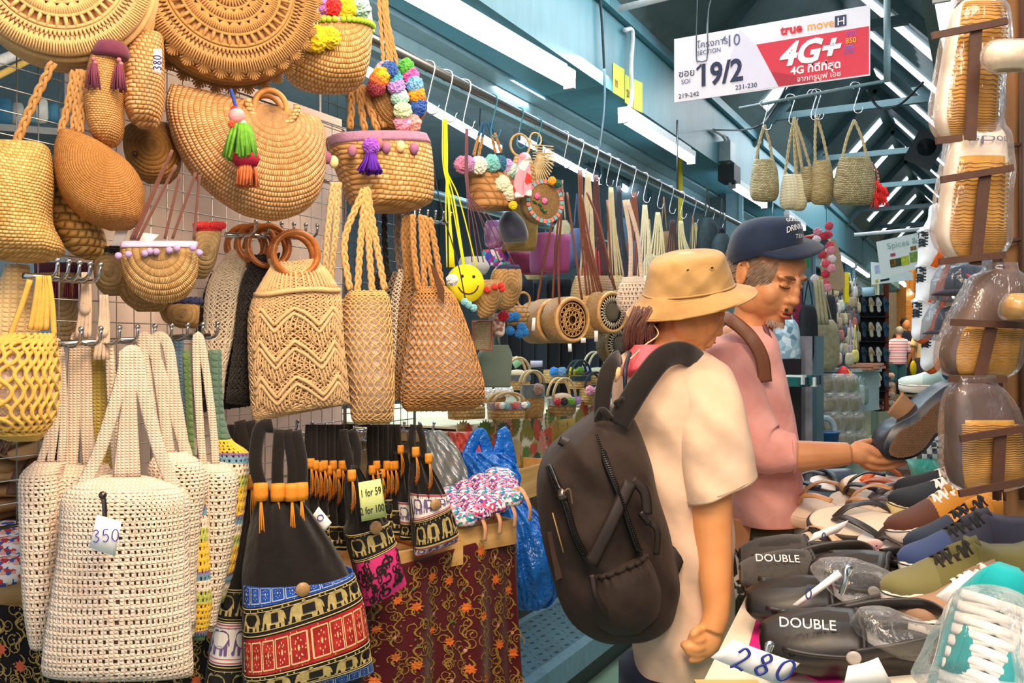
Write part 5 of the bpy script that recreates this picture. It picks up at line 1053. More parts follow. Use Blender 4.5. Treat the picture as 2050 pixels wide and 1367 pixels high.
# round rattan bags
def rattan(label, px, py, d, yaw, rpx, th, straps, style=0, mat=('b98448', 'e6b878'), open_=True, sm=None):
    f = Fr(px, py, d, yaw); t = thing('round_rattan_bag', label, 'bag', f); R = rpx*d/FPX
    MB().lathe([(R*.8, -.004), (R*.93, -.006), (R*1.0, .004), (R, th), (R*.93, th+.008), (.002, th+.008)], ax='Y', n=48, cap=False).obj('body', weave(*mat, 260, 260, 'vert', .9, twist=.5), t)
    MB().tube(circ(0, 0, R*.9, 44), R*.085, 10, closed=True).obj('rim', wood(*mat, .35, 1), t)
    m = MB(); c1 = wood(mat[0], mat[1], .4)
    if style == 0:
        for q in (.72, .50, .44, .2): ring(m, (0, 0), R*q, .0016, 36, 5)
        for i in range(18):
            a = 2*PI*i/18; m.tube(circ(R*.62*math.cos(a), R*.62*math.sin(a), R*.095, 8), .0015, 4, closed=True)
        for i in range(10): a = 2*PI*i/10; m.tube(circ(R*.32*math.cos(a), R*.32*math.sin(a), R*.09, 8), .0015, 4, closed=True)
    else:
        for i in range(30):
            a = 2*PI*i/30
            for s_ in (-.11, .11): m.tube([(R*.78*math.cos(a), -.002, R*.78*math.sin(a)), (R*.5*math.cos(a+s_), -.004, R*.5*math.sin(a+s_))], .0011, 4)
        MB().lathe([(R*.52, 0), (R*.3, -.004), (.002, -.004)], ax='Y', n=30).obj('centre_disc', weave('8f7a5c', 'b8a484', 600, 400, 'polar'), t)
    m.obj('openwork', c1 if style == 0 else plain('e8dcc4', .6), t, kind='stuff')
    MB().lathe([(R*.82, .012), (.002, .012)], ax='Y', n=30).obj('backing', plain('6a4628', .8), t)
    for L in straps: strap(MB(), f.pts(L), .0055, .25, 6).obj('leather_strap', sm or LEA, t)
    return t, f
rattan('round rattan bag with flower openwork, front one of the round bags', 1146, 640, 3.05, 38, 47, .07, [[(1122, 655), (1118, 520), (1128, 385)], [(1165, 600), (1148, 480), (1135, 385)]])
rattan('round rattan bag just behind the flower openwork one', 1108, 642, 3.12, 38, 45, .06, [[(1106, 606), (1112, 500), (1126, 360)]])
rattan('round rattan bag farthest left with a white paper tag', 1088, 645, 3.2, 38, 43, .06, [[(1072, 628), (1090, 520), (1122, 365)]])
rattan('round rattan bag with white lace wheel beside the hat', 1226, 625, 3.25, 38, 43, .075, [[(1205, 585), (1180, 480), (1165, 390)], [(1232, 580), (1200, 450), (1175, 385)]], 1)
rattan('brown round woven bag low beside the bucket hat', 1240, 690, 3.5, 35, 40, .05, [[(1235, 655), (1225, 560), (1215, 400)]], 1, ('7a5f3c', 'a88a5c'))
for q, lab in (([(1066, 636), (1072, 636), (1071, 662), (1064, 662)], 'far left round rattan bag'), ([(1190, 662), (1197, 662), (1197, 684), (1190, 684)], 'lace wheel rattan bag'), ([(1163, 676), (1172, 676), (1173, 686), (1163, 686)], 'front round rattan bag'), ([(1137, 688), (1144, 688), (1145, 704), (1138, 704)], 'flower bag, lower tag')):
    card('price_tag', 'small white paper tag dangling from the '+lab, Fr(q[0][0], q[0][1], 2.95, 30), q)
# shoulder bags on long straps, mostly straps in view
sb = [(1160, 340, 1185, 600, LEA, 'brown leather', 'c89a5c'), (1176, 345, 1170, 560, rope('d8c49a'), 'cream braided', 'd8c08c'), (1192, 350, 1200, 560, LEAD, 'dark plum leather', '8a6a48'), (1222, 375, 1228, 560, rope('cdb88a'), 'tan braided', 'c8ac78'), (1238, 372, 1250, 590, plain('2f333c', .5), 'black leather', 'b8a078'),
      (1268, 385, 1258, 560, LEA, 'reddish brown leather', 'c0a070'), (1290, 410, 1285, 560, rope('e0d0a8'), 'thick cream', 'e4d8b8'), (1316, 425, 1310, 520, rope('d8cc9c'), 'pale jute', 'c8bc8c'), (1345, 440, 1340, 540, plain('4a3434', .5), 'dark brown leather', '9a8458'), (1362, 442, 1372, 530, rope('dcd0a0'), 'light jute', 'd0c49a'), (1390, 446, 1395, 530, rope('d0c898'), 'pale green jute', 'c8c498'), (1415, 448, 1420, 530, rope('d8cca4'), 'knotted cream', 'd0c090'), (1444, 455, 1450, 530, plain('1c2232', .5), 'navy leather', '6a4a3a')]
for i, (x, y, x2, y2, sm, nm, bc) in enumerate(sb):
    dd = D(x); f = Fr(x2, y2, dd, 35); t = thing('shoulder_bag', 'shoulder bag on %s straps, %s from the left on the rail' % (nm, ORD[i]), 'bag', f)
    w = 30
    for k in range(3): m = MB(); q = 9+3*k; strap(m, f.pts([(x+k*2-2, y), (x+(x2-x)*.3-q*.6+k*6, y+(y2-y)*.45), (x2-q+k*10, y2)]), .0052, .3); strap(m, f.pts([(x+k*2, y), (x+q*.7, y+(y2-y)*.45), (x2+q+k*3, y2)]), .0048, .3); m.obj('strap', sm, t)
    Surf(rows(f, [(y2-8, x2-18, x2+18, .01), (y2+15, x2-24, x2+24, .03), (y2+55, x2-27, x2+27, .035), (y2+78, x2-18, x2+18, .01)])).mesh().obj('body', weave(bc, bc, 160, 120, 'planar') if i % 2 else knit(bc, 300, 260), t)
t, f, sf = crochet_bag('white crocheted bag with thick strap just left of the bucket hat', [(555, 1250, 1282, .02), (580, 1242, 1296, .03), (610, 1240, 1298, .03), (630, 1250, 1290, .01)], 2.9, 30, [[(1262, 560), (1262, 480), (1250, 400)], [(1285, 565), (1278, 480), (1256, 400)]], 10, 8, sw=.009)
rd = random.Random(12)
for i in range(16):                          # small bright goods seen between the straps
    x = 1010+i*29; y = 470+rd.uniform(-40, 40); h = rd.choice(('4a6a7c', 'c83a4a', '8a6a4a', '3a4a6a', 'c8b48a', '6a4a6a', '2a3a40', 'a89a78'))
    simple('hanging_bag', 'small blurred bag hanging deep in the stall, %s from the left' % ORD[i], [(y, x-8, x+8, .02), (y+20, x-16, x+16, .04), (y+60, x-18, x+18, .04), (y+78, x-12, x+12, .02)], 4.2+rd.random()*.6, plain(h, .8, .2, 40), 30, straps=[[(x-6, y), (x, y-70)], [(x+6, y), (x, y-70)]], sm=plain(h, .7, .1))
# ---------------------------------------------------------------- people
SKIN = None
def skin_mat(h, h2):
    t = NT('skin'); f = t.noise(9, 3); col = t.ramp(f, [(.3, rgb(h)), (.7, rgb(h2))]); t.bump(t.noise(300, 2), .12, .0006)
    t.b.inputs['Subsurface Weight'].default_value = .12; t.b.inputs['Subsurface Scale'].default_value = .01; t.b.inputs['Subsurface Radius'].default_value = (1, .4, .25)
    return t.fin(col, .48, spec=.4)
SKM = skin_mat('b87a4e', 'd09468'); SKW = skin_mat('dd9258', 'eda76a')
def fuse(mb, name, mat, parent, vox=.004, smooth=6, M=None, kind=None):      # one continuous surface out of overlapping forms
    o = mb.obj('tmp', mat); r = o.modifiers.new('r', 'REMESH'); r.mode = 'VOXEL'; r.voxel_size = vox; r.use_smooth_shade = True
    if smooth: s_ = o.modifiers.new('s', 'SMOOTH'); s_.iterations = smooth; s_.factor = .5
    dg = bpy.context.evaluated_depsgraph_get(); dg.update(); me = bpy.data.meshes.new_from_object(o.evaluated_get(dg)); bpy.data.objects.remove(o)
    q = bpy.data.objects.new(name, me); COL.objects.link(q); me.materials.clear(); me.materials.append(mat); me.shade_smooth()
    if parent is not None: q.parent = parent
    return q
def ell(mb, c, r, T=None, n=20, m=14):
    m2 = MB().ball((0, 0, 0), 1, n, m, r); v = m2.v[0]
    if T is not None: v = v @ np.array(T.to_3x3()).T
    return mb.add(v+np.array(c), m2.f[0][0])
def tf(mb, M):                                # transform a builder's vertices
    A = np.array(M); mb.v = [v @ A[:3, :3].T+A[:3, 3] for v in mb.v]; return mb
def head(mb, M, female=False):
    h = MB()
    for c, r in (((0, .012, .032), (.077, .095, .088)), ((0, -.028, -.035), (.067, .062, .075)), ((0, -.058, -.088), (.032, .03, .026)), ((.036, -.052, -.03), (.028, .028, .032)), ((-.036, -.052, -.03), (.028, .028, .032)),
                 ((0, -.085, .008), (.010, .012, .022)), ((0, -.09, -.012), (.0115, .016, .02)), ((0, -.097, -.028), (.014, .015, .012)), ((.015, -.089, -.032), (.009, .011, .009)), ((-.015, -.089, -.032), (.009, .011, .009)),
                 ((.03, -.072, .022), (.028, .013, .009)), ((-.03, -.072, .022), (.028, .013, .009)), ((0, -.052, .045), (.055, .028, .035)), ((.031, -.0755, .002), (.015, .009, .008)), ((-.031, -.0755, .002), (.015, .009, .008)),
                 ((0, -.088, -.05), (.022, .012, .011)), ((0, -.091, -.058), (.023, .010, .0055)), ((0, -.089, -.070), (.02, .010, .0065)), ((.045, -.01, -.06), (.022, .04, .035)), ((-.045, -.01, -.06), (.022, .04, .035))): ell(h, c, r)
    for s_ in (-1, 1):
        T = Matrix.Rotation(s_*.25, 4, 'Z') @ Matrix.Rotation(-.15, 4, 'X'); ell(h, (s_*.077, .012, -.006), (.007, .014, .028), T); h.tube([tuple(Vector((s_*.083, .012, -.006))+T @ Vector(p)) for p in circ(0, 0, .0, 2) or []] or [(0, 0, 0), (0, .001, 0)], .001, 3)
        h.tube([(s_*(.082+.003*math.sin(a*2)), .014+.015*math.cos(a), .0+.028*math.sin(a)) for a in np.linspace(-1.9, 2.6, 14)], .0042, 6)
    tf(h, M); mb.v += h.v; mb.f += [(f, o+mb.n) for f, o in h.f]; mb.n += h.n; return mb
def limb(mb, pts, rs, n=14): 
    p = cat(pts, 5); r = cat([(q, 0, 0) for q in rs], 5)[:, 0]; return mb.tube(p, r, n)
def hand(mb, palm, fingers, rad=.0085):
    mb.add(*[(lambda b: (b.v[0], b.f[0][0]))(palm)][0])
    for L, r in fingers: p = cat(L, 4); m = len(p); mb.tube(p, [r*(1.05-.25*i/m) for i in range(m)], 9); ell(mb, p[-1], (r*.8,)*3, n=9, m=7)
def wr(amp, s=1.0, ph=0):                     # soft cloth folds
    def fn(G, U, V):
        G = G.copy(); x, z = G[..., 0]*s, G[..., 2]*s
        G[..., 1] += amp*(np.sin(x*38+z*17+ph)*np.sin(z*13+ph)+.6*np.sin(x*21-z*46+ph*2)*np.cos(x*11)+.35*np.sin(z*70+x*60+ph)); return G
    return fn
# ---- man in the pink shirt
MD = 2.25; fm = Fr(1500, 850, MD, 0); man = thing('person', 'man in a navy cap and pink shirt looking down at a black clog', 'person', Matrix.Translation((fm.o.x, fm.o.y, 0)) @ fm.R.to_4x4())
FB = Fr(1500, 850, MD, 0); FB.o = Vector((fm.o.x, fm.o.y, 0)); FB.M = Matrix.Translation(FB.o) @ FB.R.to_4x4()
def lp(px, py, y=0): return FB.p(px, py, y)
hc = Vector(lp(1535, 552)); HM = Matrix.Translation(hc) @ Matrix.Rotation(math.radians(38), 4, 'Z') @ Matrix.Rotation(math.radians(24), 4, 'X') @ Matrix.Scale(1.04, 4)
b = MB(); head(b, HM)
limb(b, [lp(1520, 590, .01), lp(1508, 640, .03), lp(1495, 700, .04)], [.056, .054, .07])
sk = MB()
Sh = Surf(rows(FB, [(640, 1470, 1530, .05), (680, 1430, 1545, .09), (800, 1440, 1570, .12), (1040, 1462, 1588, .12)], .03)); Sh.mesh(b, n=30, nv=12, off=-.02)
for dx in (0, 60): limb(b, [lp(1490+dx, 1030, .03+dx*.001), (lp(1490+dx, 1030)[0], .03, .5), (lp(1490+dx, 1030)[0]-.02, .04, .08)], [.08, .055, .04])
limb(b, [lp(1450, 730, -.06), lp(1500, 850, -.10), lp(1540, 908, -.14), lp(1620, 912, -.16), lp(1700, 908, -.17)], [.05, .05, .043, .036, .027])
HY = -.17
ell(b, lp(1722, 908, HY), (.035, .02, .026), Matrix.Rotation(math.radians(8), 4, 'Y'), 20, 12)
for L, r in (([(1712, 892, HY), (1735, 885, HY+.02), (1758, 884, HY+.03), (1772, 884, HY+.03)], .0095), ([(1720, 895, HY), (1740, 898, HY-.012), (1757, 908, HY-.016), (1776, 906, HY-.012)], .0115),
             ([(1725, 910, HY), (1745, 920, HY-.012), (1772, 924, HY-.012), (1798, 916, HY-.004)], .0098), ([(1728, 922, HY), (1748, 935, HY-.004), (1780, 936, HY-.002), (1812, 926, HY+.002)], .0085), ([(1722, 925, HY+.01), (1740, 936, HY+.012), (1760, 938, HY+.012), (1775, 932, HY+.012)], .0085)):
    p = cat([lp(*q) for q in L], 4); m = len(p); b.tube(p, [r*(1.08-.28*i/m) for i in range(m)], 9); ell(b, p[-1], (r*.82,)*3, n=9, m=7)
fuse(b, 'body', SKM, man, .0034, 4)
def onhead(mb, M=HM): return tf(mb, M)
m = MB()
for s_ in (-1, 1):
    m = MB(); p = [(s_*(.016+.030*i/6), -.0850+.010*(i/6)**2-.0022*math.sin(PI*i/6), .0005-.004*math.sin(PI*i/6)) for i in range(7)]; m.tube(p, .0014, 5, cap=True); onhead(m).obj('closed_eyelid', plain('3a2018', .5), man)
    m = MB(); p = [(s_*(.014+.036*i/6), -.0905+.012*(i/6)**2, .0215+.004*math.sin(PI*i/7)) for i in range(7)]; m.tube(p, [.002, .0036, .004, .004, .0036, .0026, .001], 6, flat=.5); onhead(m).obj('eyebrow', plain('6a4a34', .8, .3, 300), man)
m = MB(); m.tube([(.021*t, -.1005+.012*t*t, -.0595+.0015*abs(t)) for t in np.linspace(-1, 1, 9)], [.001, .003, .0042, .0045, .004, .0045, .0042, .003, .001], 7, flat=.6); onhead(m).obj('upper_lip', plain('a04a3a', .5), man)
m = MB(); m.tube([(.018*t, -.0985+.010*t*t, -.0695-.002*abs(t)) for t in np.linspace(-1, 1, 9)], [.001, .0035, .005, .0055, .0055, .0055, .005, .0035, .001], 7, flat=.6); onhead(m).obj('lower_lip', plain('b4584a', .45), man)
m = MB(); m.tube([(.017*t, -.1012+.009*t*t, -.0645) for t in np.linspace(-1, 1, 7)], .0014, 5); onhead(m).obj('mouth_gap', plain('3a1410', .6), man)
rd = random.Random(2)
def hairs(n, fn, L, r, mat, name, par=None, M=HM):
    m = MB()
    for i in range(n):
        p, d = fn(rd); p = Vector(p); d = Vector(d).normalized(); l = L*rd.uniform(.6, 1.2)
        m.tube([p, p+d*l*.5, p+d*l], [r, r*.8, r*.3], 3, cap=False)
    tf(m, M); return m.obj(name, mat, par or man, kind='stuff')
hairs(160, lambda r: ((r.uniform(-.022, .022), -.0985+r.uniform(0, .004), -.0505+r.uniform(-.003, .003)), (r.uniform(-.8, .8), -.3, -1)), .007, .0005, plain('4a3020', .7), 'moustache')
hairs(260, lambda r: ((lambda a: (.034*math.sin(a), -.058-.028*math.cos(a), -.098+.012*r.random()))(r.uniform(-1.3, 1.3)), (r.uniform(-.3, .3), -.4, -1)), .012, .0006, plain('c8b4a4', .7, .3), 'beard')
# hair at the side and back of the head, grey over the ears
def hairshell(r):
    a = r.uniform(.75, 2*PI-.75); z = r.uniform(-.045 if a > 1.6 and a < 2*PI-1.6 else -.012, .05); a2 = a
    return ((.0765*math.sin(a2)*math.sqrt(max(.1, 1-((z-.032)/.1)**2)), .012-.097*math.cos(a2)*math.sqrt(max(.1, 1-((z-.032)/.1)**2)), z), (math.sin(a2)*.35, -math.cos(a2)*.35+.5, -.8))
hairs(2600, hairshell, .020, .0009, plain('a08a78', .6, .45, 60), 'hair')
# cap
CAPM = cloth('101a2e', .75, .3, 9, h2='182a46')
cap = Surf(rows(FB, [(1512, 437, 1560, 436, .03), (1486, 446, 1588, 440, .065), (1468, 466, 1601, 452, .088), (1460, 490, 1604, 468, .096), (1458, 512, 1603, 482, .098), (1464, 530, 1600, 494, .097)], -.0), 60, 6, .95)
cg = thing('cap', 'navy baseball cap with white lettering on the man in the pink shirt', 'cap', FB.M)
cap.mesh(n=60, nv=30, fn=wr(.0015, 1.3)).obj('crown', CAPM, cg)
RT = cat([lp(*q) for q in ((1516, 510, -.080), (1548, 503, -.094), (1580, 494, -.086), (1600, 487, -.045), (1606, 484, .01), (1600, 481, .06))], 4)
OT = cat([lp(*q) for q in ((1518, 512, -.085), (1566, 519, -.125), (1612, 517, -.115), (1646, 503, -.05), (1646, 490, .02), (1618, 482, .07))], 4)
G = [[RT[i]*(1-q)+OT[i]*q+np.array([0, 0, .007*math.sin(q*PI)]) for q in np.linspace(0, 1, 7)] for i in range(len(RT))]
MB().grid(G).obj('visor', CAPM, cg, solid=.003)
MB().ball(lp(1532, 434, 0), .006, 10, 6, (.007, .007, .003)).obj('button', CAPM, cg)
def text_on(body, sf, u0, v0, su, sv, size, mat, name, parent, off=.0015, slant=0, arc=0):
    o = text('tmp', body, 1.0, mat, None, ext=0); me = o.data; bpy.data.objects.remove(o); n = len(me.vertices); co = np.zeros(n*3); me.vertices.foreach_get('co', co); co = co.reshape(-1, 3)
    L = co[:, 0].max() or 1; U = u0+co[:, 0]/L*su; V = v0-co[:, 1]*sv+slant*co[:, 0]/L+arc*(co[:, 0]/L-.5)**2; me.vertices.foreach_set('co', sf.at(U, V, off).ravel()); me.update(); me.name = name
    q = bpy.data.objects.new(name, me); COL.objects.link(q); q.parent = parent; me.materials.clear(); me.materials.append(mat); return q
WT = plain('e8ecf0', .6, .02)
text_on('GOOD B', cap, .62, .34, .28, .13, 1, WT, 'lettering', cg, arc=.05); text_on('DRINKING', cap, .60, .57, .36, .18, 1, WT, 'lettering', cg, arc=.14, slant=-.06); text_on('TEAM', cap, .72, .76, .21, .16, 1, WT, 'lettering', cg)
# pink shirt
PINK = cloth('e29a90', .85, .4, 9, h2='f0b4ac'); PINKD = PINK
Surf(rows(FB, [(652, 1478, 1530, .05, ), (664, 1452, 1541, .085), (690, 1415, 1552, .115), (740, 1405, 1562, .13), (820, 1425, 1580, .14), (900, 1440, 1592, .14), (980, 1452, 1596, .14), (1034, 1462, 1590, .138), (1040, 1464, 1588, .13)], .03), 50, 6, .9).mesh(n=90, nv=70, fn=wr(.007, 1)).obj('shirt', PINK, man)
MB().tube([lp(1504+34*math.cos(a), 658-12*math.cos(a)+9*math.sin(a), .03-.065*math.sin(a)) for a in np.linspace(0, 2*PI, 24, endpoint=False)], .006, 8, closed=True).obj('collar', plain('f0b4b4', .8), man)
sl = MB(); limb(sl, [lp(1448, 712, -.045), lp(1460, 770, -.08), lp(1490, 850, -.115), lp(1528, 895, -.14), lp(1562, 903, -.155), lp(1588, 906, -.16)], [.072, .079, .074, .064, .052, .046], 26)
sl.v[0] = wr(.003, 1.5)(sl.v[0].reshape(-1, 1, 3), 0, 0).reshape(-1, 3); sl.obj('sleeve', PINK, man)
MB().tube(cat([lp(1586, 870, -.16), lp(1590, 890, -.205), lp(1592, 925, -.2), lp(1590, 945, -.16), lp(1588, 925, -.115), lp(1584, 890, -.115)], 4, True), .004, 6, closed=True).obj('cuff', PINK, man)
sh = MB(); Surf(rows(FB, [(1030, 1468, 1586, .10), (1080, 1470, 1582, .115), (1120, 1475, 1578, .11)], .03)).mesh(sh)
for dx in (1496, 1552): limb(sh, [lp(dx, 1100, .03), (lp(dx, 1100)[0], .03, .6), (lp(dx, 1100)[0], .03, .1)], [.078, .07, .06], 20)
sh.obj('trousers', cloth('3f3a28', .9, .4), man)
for k in (-.07, .07): ell(MB(), (lp(1515, 1100)[0]+.05, .03+k, .035), (.13, .045, .035)).obj('shoe', plain('2a2622', .6), man)
bg = thing('sling_strap', 'brown leather bag strap over the shoulder of the man in pink', 'strap', FB.M)
strap(MB(), [lp(1438, 632, -.03), lp(1462, 640, -.085), lp(1500, 672, -.125), lp(1525, 715, -.13), lp(1532, 765, -.125)], .017, .16, 8, 8).obj('leather', plain('7a4c34', .45, .1), bg)
strap(MB(), [lp(1530, 650, -.05), lp(1545, 690, -.06), lp(1550, 730, -.05)], .006, .3, 8, 8).obj('leather', plain('5a3038', .5), bg)
card('price_tag', 'printed swing tag poking out behind the pink shirt over the table', Fr(1605, 965, 2.4, 10), [(1592, 938), (1602, 940), (1618, 985), (1588, 1000)])
# ---- woman in bucket hat and cream tunic
WD = 1.95; fw = Fr(1360, 850, WD, 0); wom = thing('person', 'woman in a khaki bucket hat and cream tunic wearing a dark backpack', 'person', Matrix.Translation((fw.o.x, fw.o.y, 0)) @ fw.R.to_4x4())
FW = Fr(1360, 850, WD, 0); FW.o = Vector((fw.o.x, fw.o.y, 0)); FW.M = Matrix.Translation(FW.o) @ FW.R.to_4x4()
def wp(px, py, y=0): return FW.p(px, py, y)
hw = Vector(wp(1378, 606)); HW = Matrix.Translation(hw) @ Matrix.Rotation(math.radians(100), 4, 'Z') @ Matrix.Rotation(math.radians(27), 4, 'X') @ Matrix.Scale(.93, 4)
b = MB(); head(b, HW); limb(b, [wp(1358, 640, .0), wp(1345, 690, .0), wp(1335, 730, .0)], [.05, .052, .075])
Surf(rows(FW, [(700, 1300, 1390, .04), (730, 1262, 1430, .08), (850, 1250, 1440, .10), (1000, 1275, 1440, .09), (1200, 1305, 1430, .09), (1300, 1310, 1415, .08)], 0)).mesh(b, n=30, nv=14)
for dx in (0, 55): limb(b, [wp(1345+dx*.7, 1250, 0), (wp(1345+dx*.7, 1250)[0], .0, .4), (wp(1345+dx*.7, 1250)[0]-.01, .02, .06)], [.058, .048, .036])
limb(b, [wp(1415, 760, -.07), wp(1418, 880, -.12), wp(1424, 1000, -.13), wp(1428, 1080, -.135), wp(1432, 1160, -.15), wp(1434, 1225, -.165), wp(1424, 1262, -.17)], [.05, .047, .043, .039, .034, .027, .026], 18)
ell(b, wp(1418, 1284, -.17), (.026, .02, .036), Matrix.Rotation(math.radians(28), 4, 'Y'))
for L, r in (([(1418, 1272, -.175), (1398, 1282, -.19), (1384, 1276, -.185)], .0085), ([(1420, 1286, -.175), (1396, 1298, -.19), (1374, 1294, -.19), (1370, 1290, -.18)], .009), ([(1420, 1298, -.17), (1398, 1308, -.185), (1378, 1304, -.19)], .009), ([(1418, 1306, -.165), (1400, 1318, -.18), (1384, 1320, -.185)], .0085), ([(1412, 1258, -.17), (1396, 1262, -.185), (1388, 1270, -.19)], .0095)):
    p = cat([wp(*q) for q in L], 4); b.tube(p, r, 9); ell(b, p[-1], (r*.95,)*3, n=9, m=7)
fuse(b, 'body', SKW, wom, .0036, 4)
m = MB(); m.tube([(.016*t, -.1*.93-.004, -.058) for t in np.linspace(-1, 1, 5)], .003, 6); tf(m, HW).obj('lips', plain('b8604c', .5), wom)
HAIR = rope('5e2f1c', .4, 260, .5)
m = MB(); rr = random.Random(8)
for i in range(520):
    a = rr.uniform(0, 1); x0 = 1268+52*a; y0 = 620+rr.uniform(-8, 12); x1 = 1250+58*a**1.2+rr.uniform(-6, 6); y1 = 690-10*a+rr.uniform(-8, 14); yy = rr.uniform(-.07, .05)
    m.tube(cat([wp(x0, y0, yy), wp((x0+x1)/2-6, (y0+y1)/2, yy-.008), wp(x1, y1, yy*.8)], 3), [.0022]*6+[.0006], 4, cap=False) if False else strap(m, [wp(x0, y0, yy), wp((x0+x1)/2-6, (y0+y1)/2, yy-.008), wp(x1, y1, yy*.8)], .0016, .8, 4, 3)
m.obj('hair', HAIR, wom, kind='stuff')
ell(MB(), wp(1352, 612, 0), (.066, .07, .045)).obj('hair_under_hat', plain('3f2217', .5), wom)
CRM = cloth('dfba9a', .85, .6, 6, h2='ebcbb0')
def tun(G, U, V):
    G = wr(.008, .8, 1)(G, U, V); G[..., 1] += .005*np.abs(np.sin(G[..., 0]*34+G[..., 2]*21+1)); k = np.clip((V-.6)/.4, 0, 1); G[..., 1] += .014*k*np.sin(G[..., 0]*75); G[..., 0] += .004*k*np.sin(V*40+U*9); return G
Surf(rows(FW, [(697, 1262, 1402, .055), (716, 1240, 1432, .09), (745, 1230, 1462, .115), (820, 1228, 1478, .14), (900, 1236, 1474, .145), (1000, 1250, 1462, .14), (1060, 1258, 1466, .14), (1150, 1262, 1466, .14), (1250, 1268, 1464, .145), (1320, 1270, 1446, .145), (1352, 1272, 1440, .145), (1362, 1276, 1436, .14)], 0), 50, 6, .88).mesh(n=110, nv=90, fn=tun).obj('tunic', CRM, wom)
slv = Surf(rows(FW, [(1335, 740, 1425, 712, .05, -.04), (1342, 780, 1462, 740, .07, -.07), (1350, 850, 1484, 800, .078, -.10), (1358, 920, 1498, 870, .08, -.115), (1366, 975, 1506, 920, .08, -.12), (1372, 1008, 1512, 948, .08, -.12)], 0), 40, 6, .9); slv.mesh(n=70, nv=40, fn=wr(.008, 1.0, 2)).obj('sleeve', CRM, wom)
MB().tube(slv.at(np.linspace(0, 1, 30), np.full(30, .955), .003), .001, 4).obj('hem_stitching', plain('cdb08c', .8), wom)
Surf(rows(FW, [(690, 1268, 1330, .05), (705, 1258, 1320, .07), (735, 1246, 1290, .08), (752, 1244, 1270, .04)], -.045)).mesh().obj('undershirt', plain('f0606a', .7, .08), wom, label='coral pink undershirt at the neck')
for L in ([(1300, 640, -.06), (1318, 668, -.08), (1292, 690, -.08), (1262, 718, -.13)],): strap(MB(), [wp(*q) for q in L], .0016, 1, 5).obj('hat_cord', plain('e8c89a', .7), wom)
m = MB(); m.tube([wp(1240, 735, -.14), wp(1236, 748, -.14), wp(1232, 765, -.14)], [.003, .008, .002], 7); m.obj('toggle', plain('d8b078', .6), wom)
strap(MB(), [wp(1262, 705, -.11), wp(1252, 740, -.15), wp(1252, 790, -.15)], .0045, .4).obj('neck_strap', plain('1c2434', .5), wom)
sh = MB(); limb(sh, [wp(1355, 1330, 0), (wp(1355, 1330)[0], 0, .55), (wp(1355, 1330)[0], 0, .4)], [.13, .13, .13], 24); sh.obj('shorts', cloth('1c2234', .9), wom)
for k in (0, .1): ell(MB(), (wp(1345, 1300)[0]+.05+k*.4, k, .035), (.12, .042, .035)).obj('shoe', plain('e8e4dc', .6), wom)
# bucket hat
KH = cloth('a8804c', .75, .35, 10, h2='bf9860'); 
hat = thing('bucket_hat', 'khaki cotton bucket hat on the woman with the backpack', 'hat', FW.M)
HF = Fr(1380, 560, WD, 0, 13); 
def hrows(L): return rows(HF, L)
hs = Surf(hrows([(1398, 501, 1402, 501, .002), (1380, 502, 1415, 499, .02), (1345, 508, 1438, 502, .065), (1318, 518, 1446, 508, .085), (1302, 535, 1452, 522, .092), (1296, 560, 1460, 542, .097), (1290, 585, 1466, 560, .10), (1286, 592, 1470, 566, .103), (1278, 606, 1484, 572, .118), (1267, 618, 1497, 574, .133), (1256, 632, 1510, 577, .148)]), 60, 5, .95)
HM2 = FW.M.inverted() @ HF.M
def hfn(G, U, V): 
    G = wr(.0042, 1.5, 3)(G, U, V); G[..., 1] += .003*np.abs(np.sin(G[..., 0]*55-G[..., 2]*60))*(V < .65); G[..., 2] += .012*np.exp(-((G[..., 0]+.01)/.05)**2)*np.clip(.3-V, 0, 1)*-2; G[..., 2] += .004*np.clip(V-.6, 0, 1)*np.sin(U*12); return G
o = tf(hs.mesh(n=90, nv=60, fn=hfn, cap=False), HM2).obj('crown_and_brim', KH, hat, solid=.0025)
m = MB()
for k in range(7): m.tube(hfn(hs.at(np.linspace(0, 2, 80, endpoint=False), np.full(80, .73+.038*k), .0012), np.linspace(0, 2, 80, endpoint=False), np.full(80, .73+.038*k)), .0007, 4, closed=True)
tf(m, HM2).obj('brim_stitching', plain('96703e', .8), hat, kind='stuff')
m = MB(); m.tube(hs.at(np.linspace(0, 2, 80, endpoint=False), np.full(80, .69), .002), .0016, 5, closed=True); tf(m, HM2).obj('seam', plain('6f5028', .8), hat)
for u in (.42, .66): p = hs.at(np.array([u]), np.array([.40]), .003)[0]; tf(MB().tube(circ(p[0], p[2], .0042, 12, p[1]), .0013, 5, closed=True), HM2).obj('eyelet', plain('c8a468', .4), hat); tf(MB().ball(p, .0028, 8, 5, (.0028, .001, .0028)), HM2).obj('eyelet_hole', plain('4a3418', .6), hat)
m = MB(); 
MB().tube([tuple(HM2 @ Vector(p)) for p in hs.at(np.linspace(0, 2, 80, endpoint=False), np.full(80, 1.0), 0)], .0022, 6, closed=True).obj('brim_edge', KH, hat)
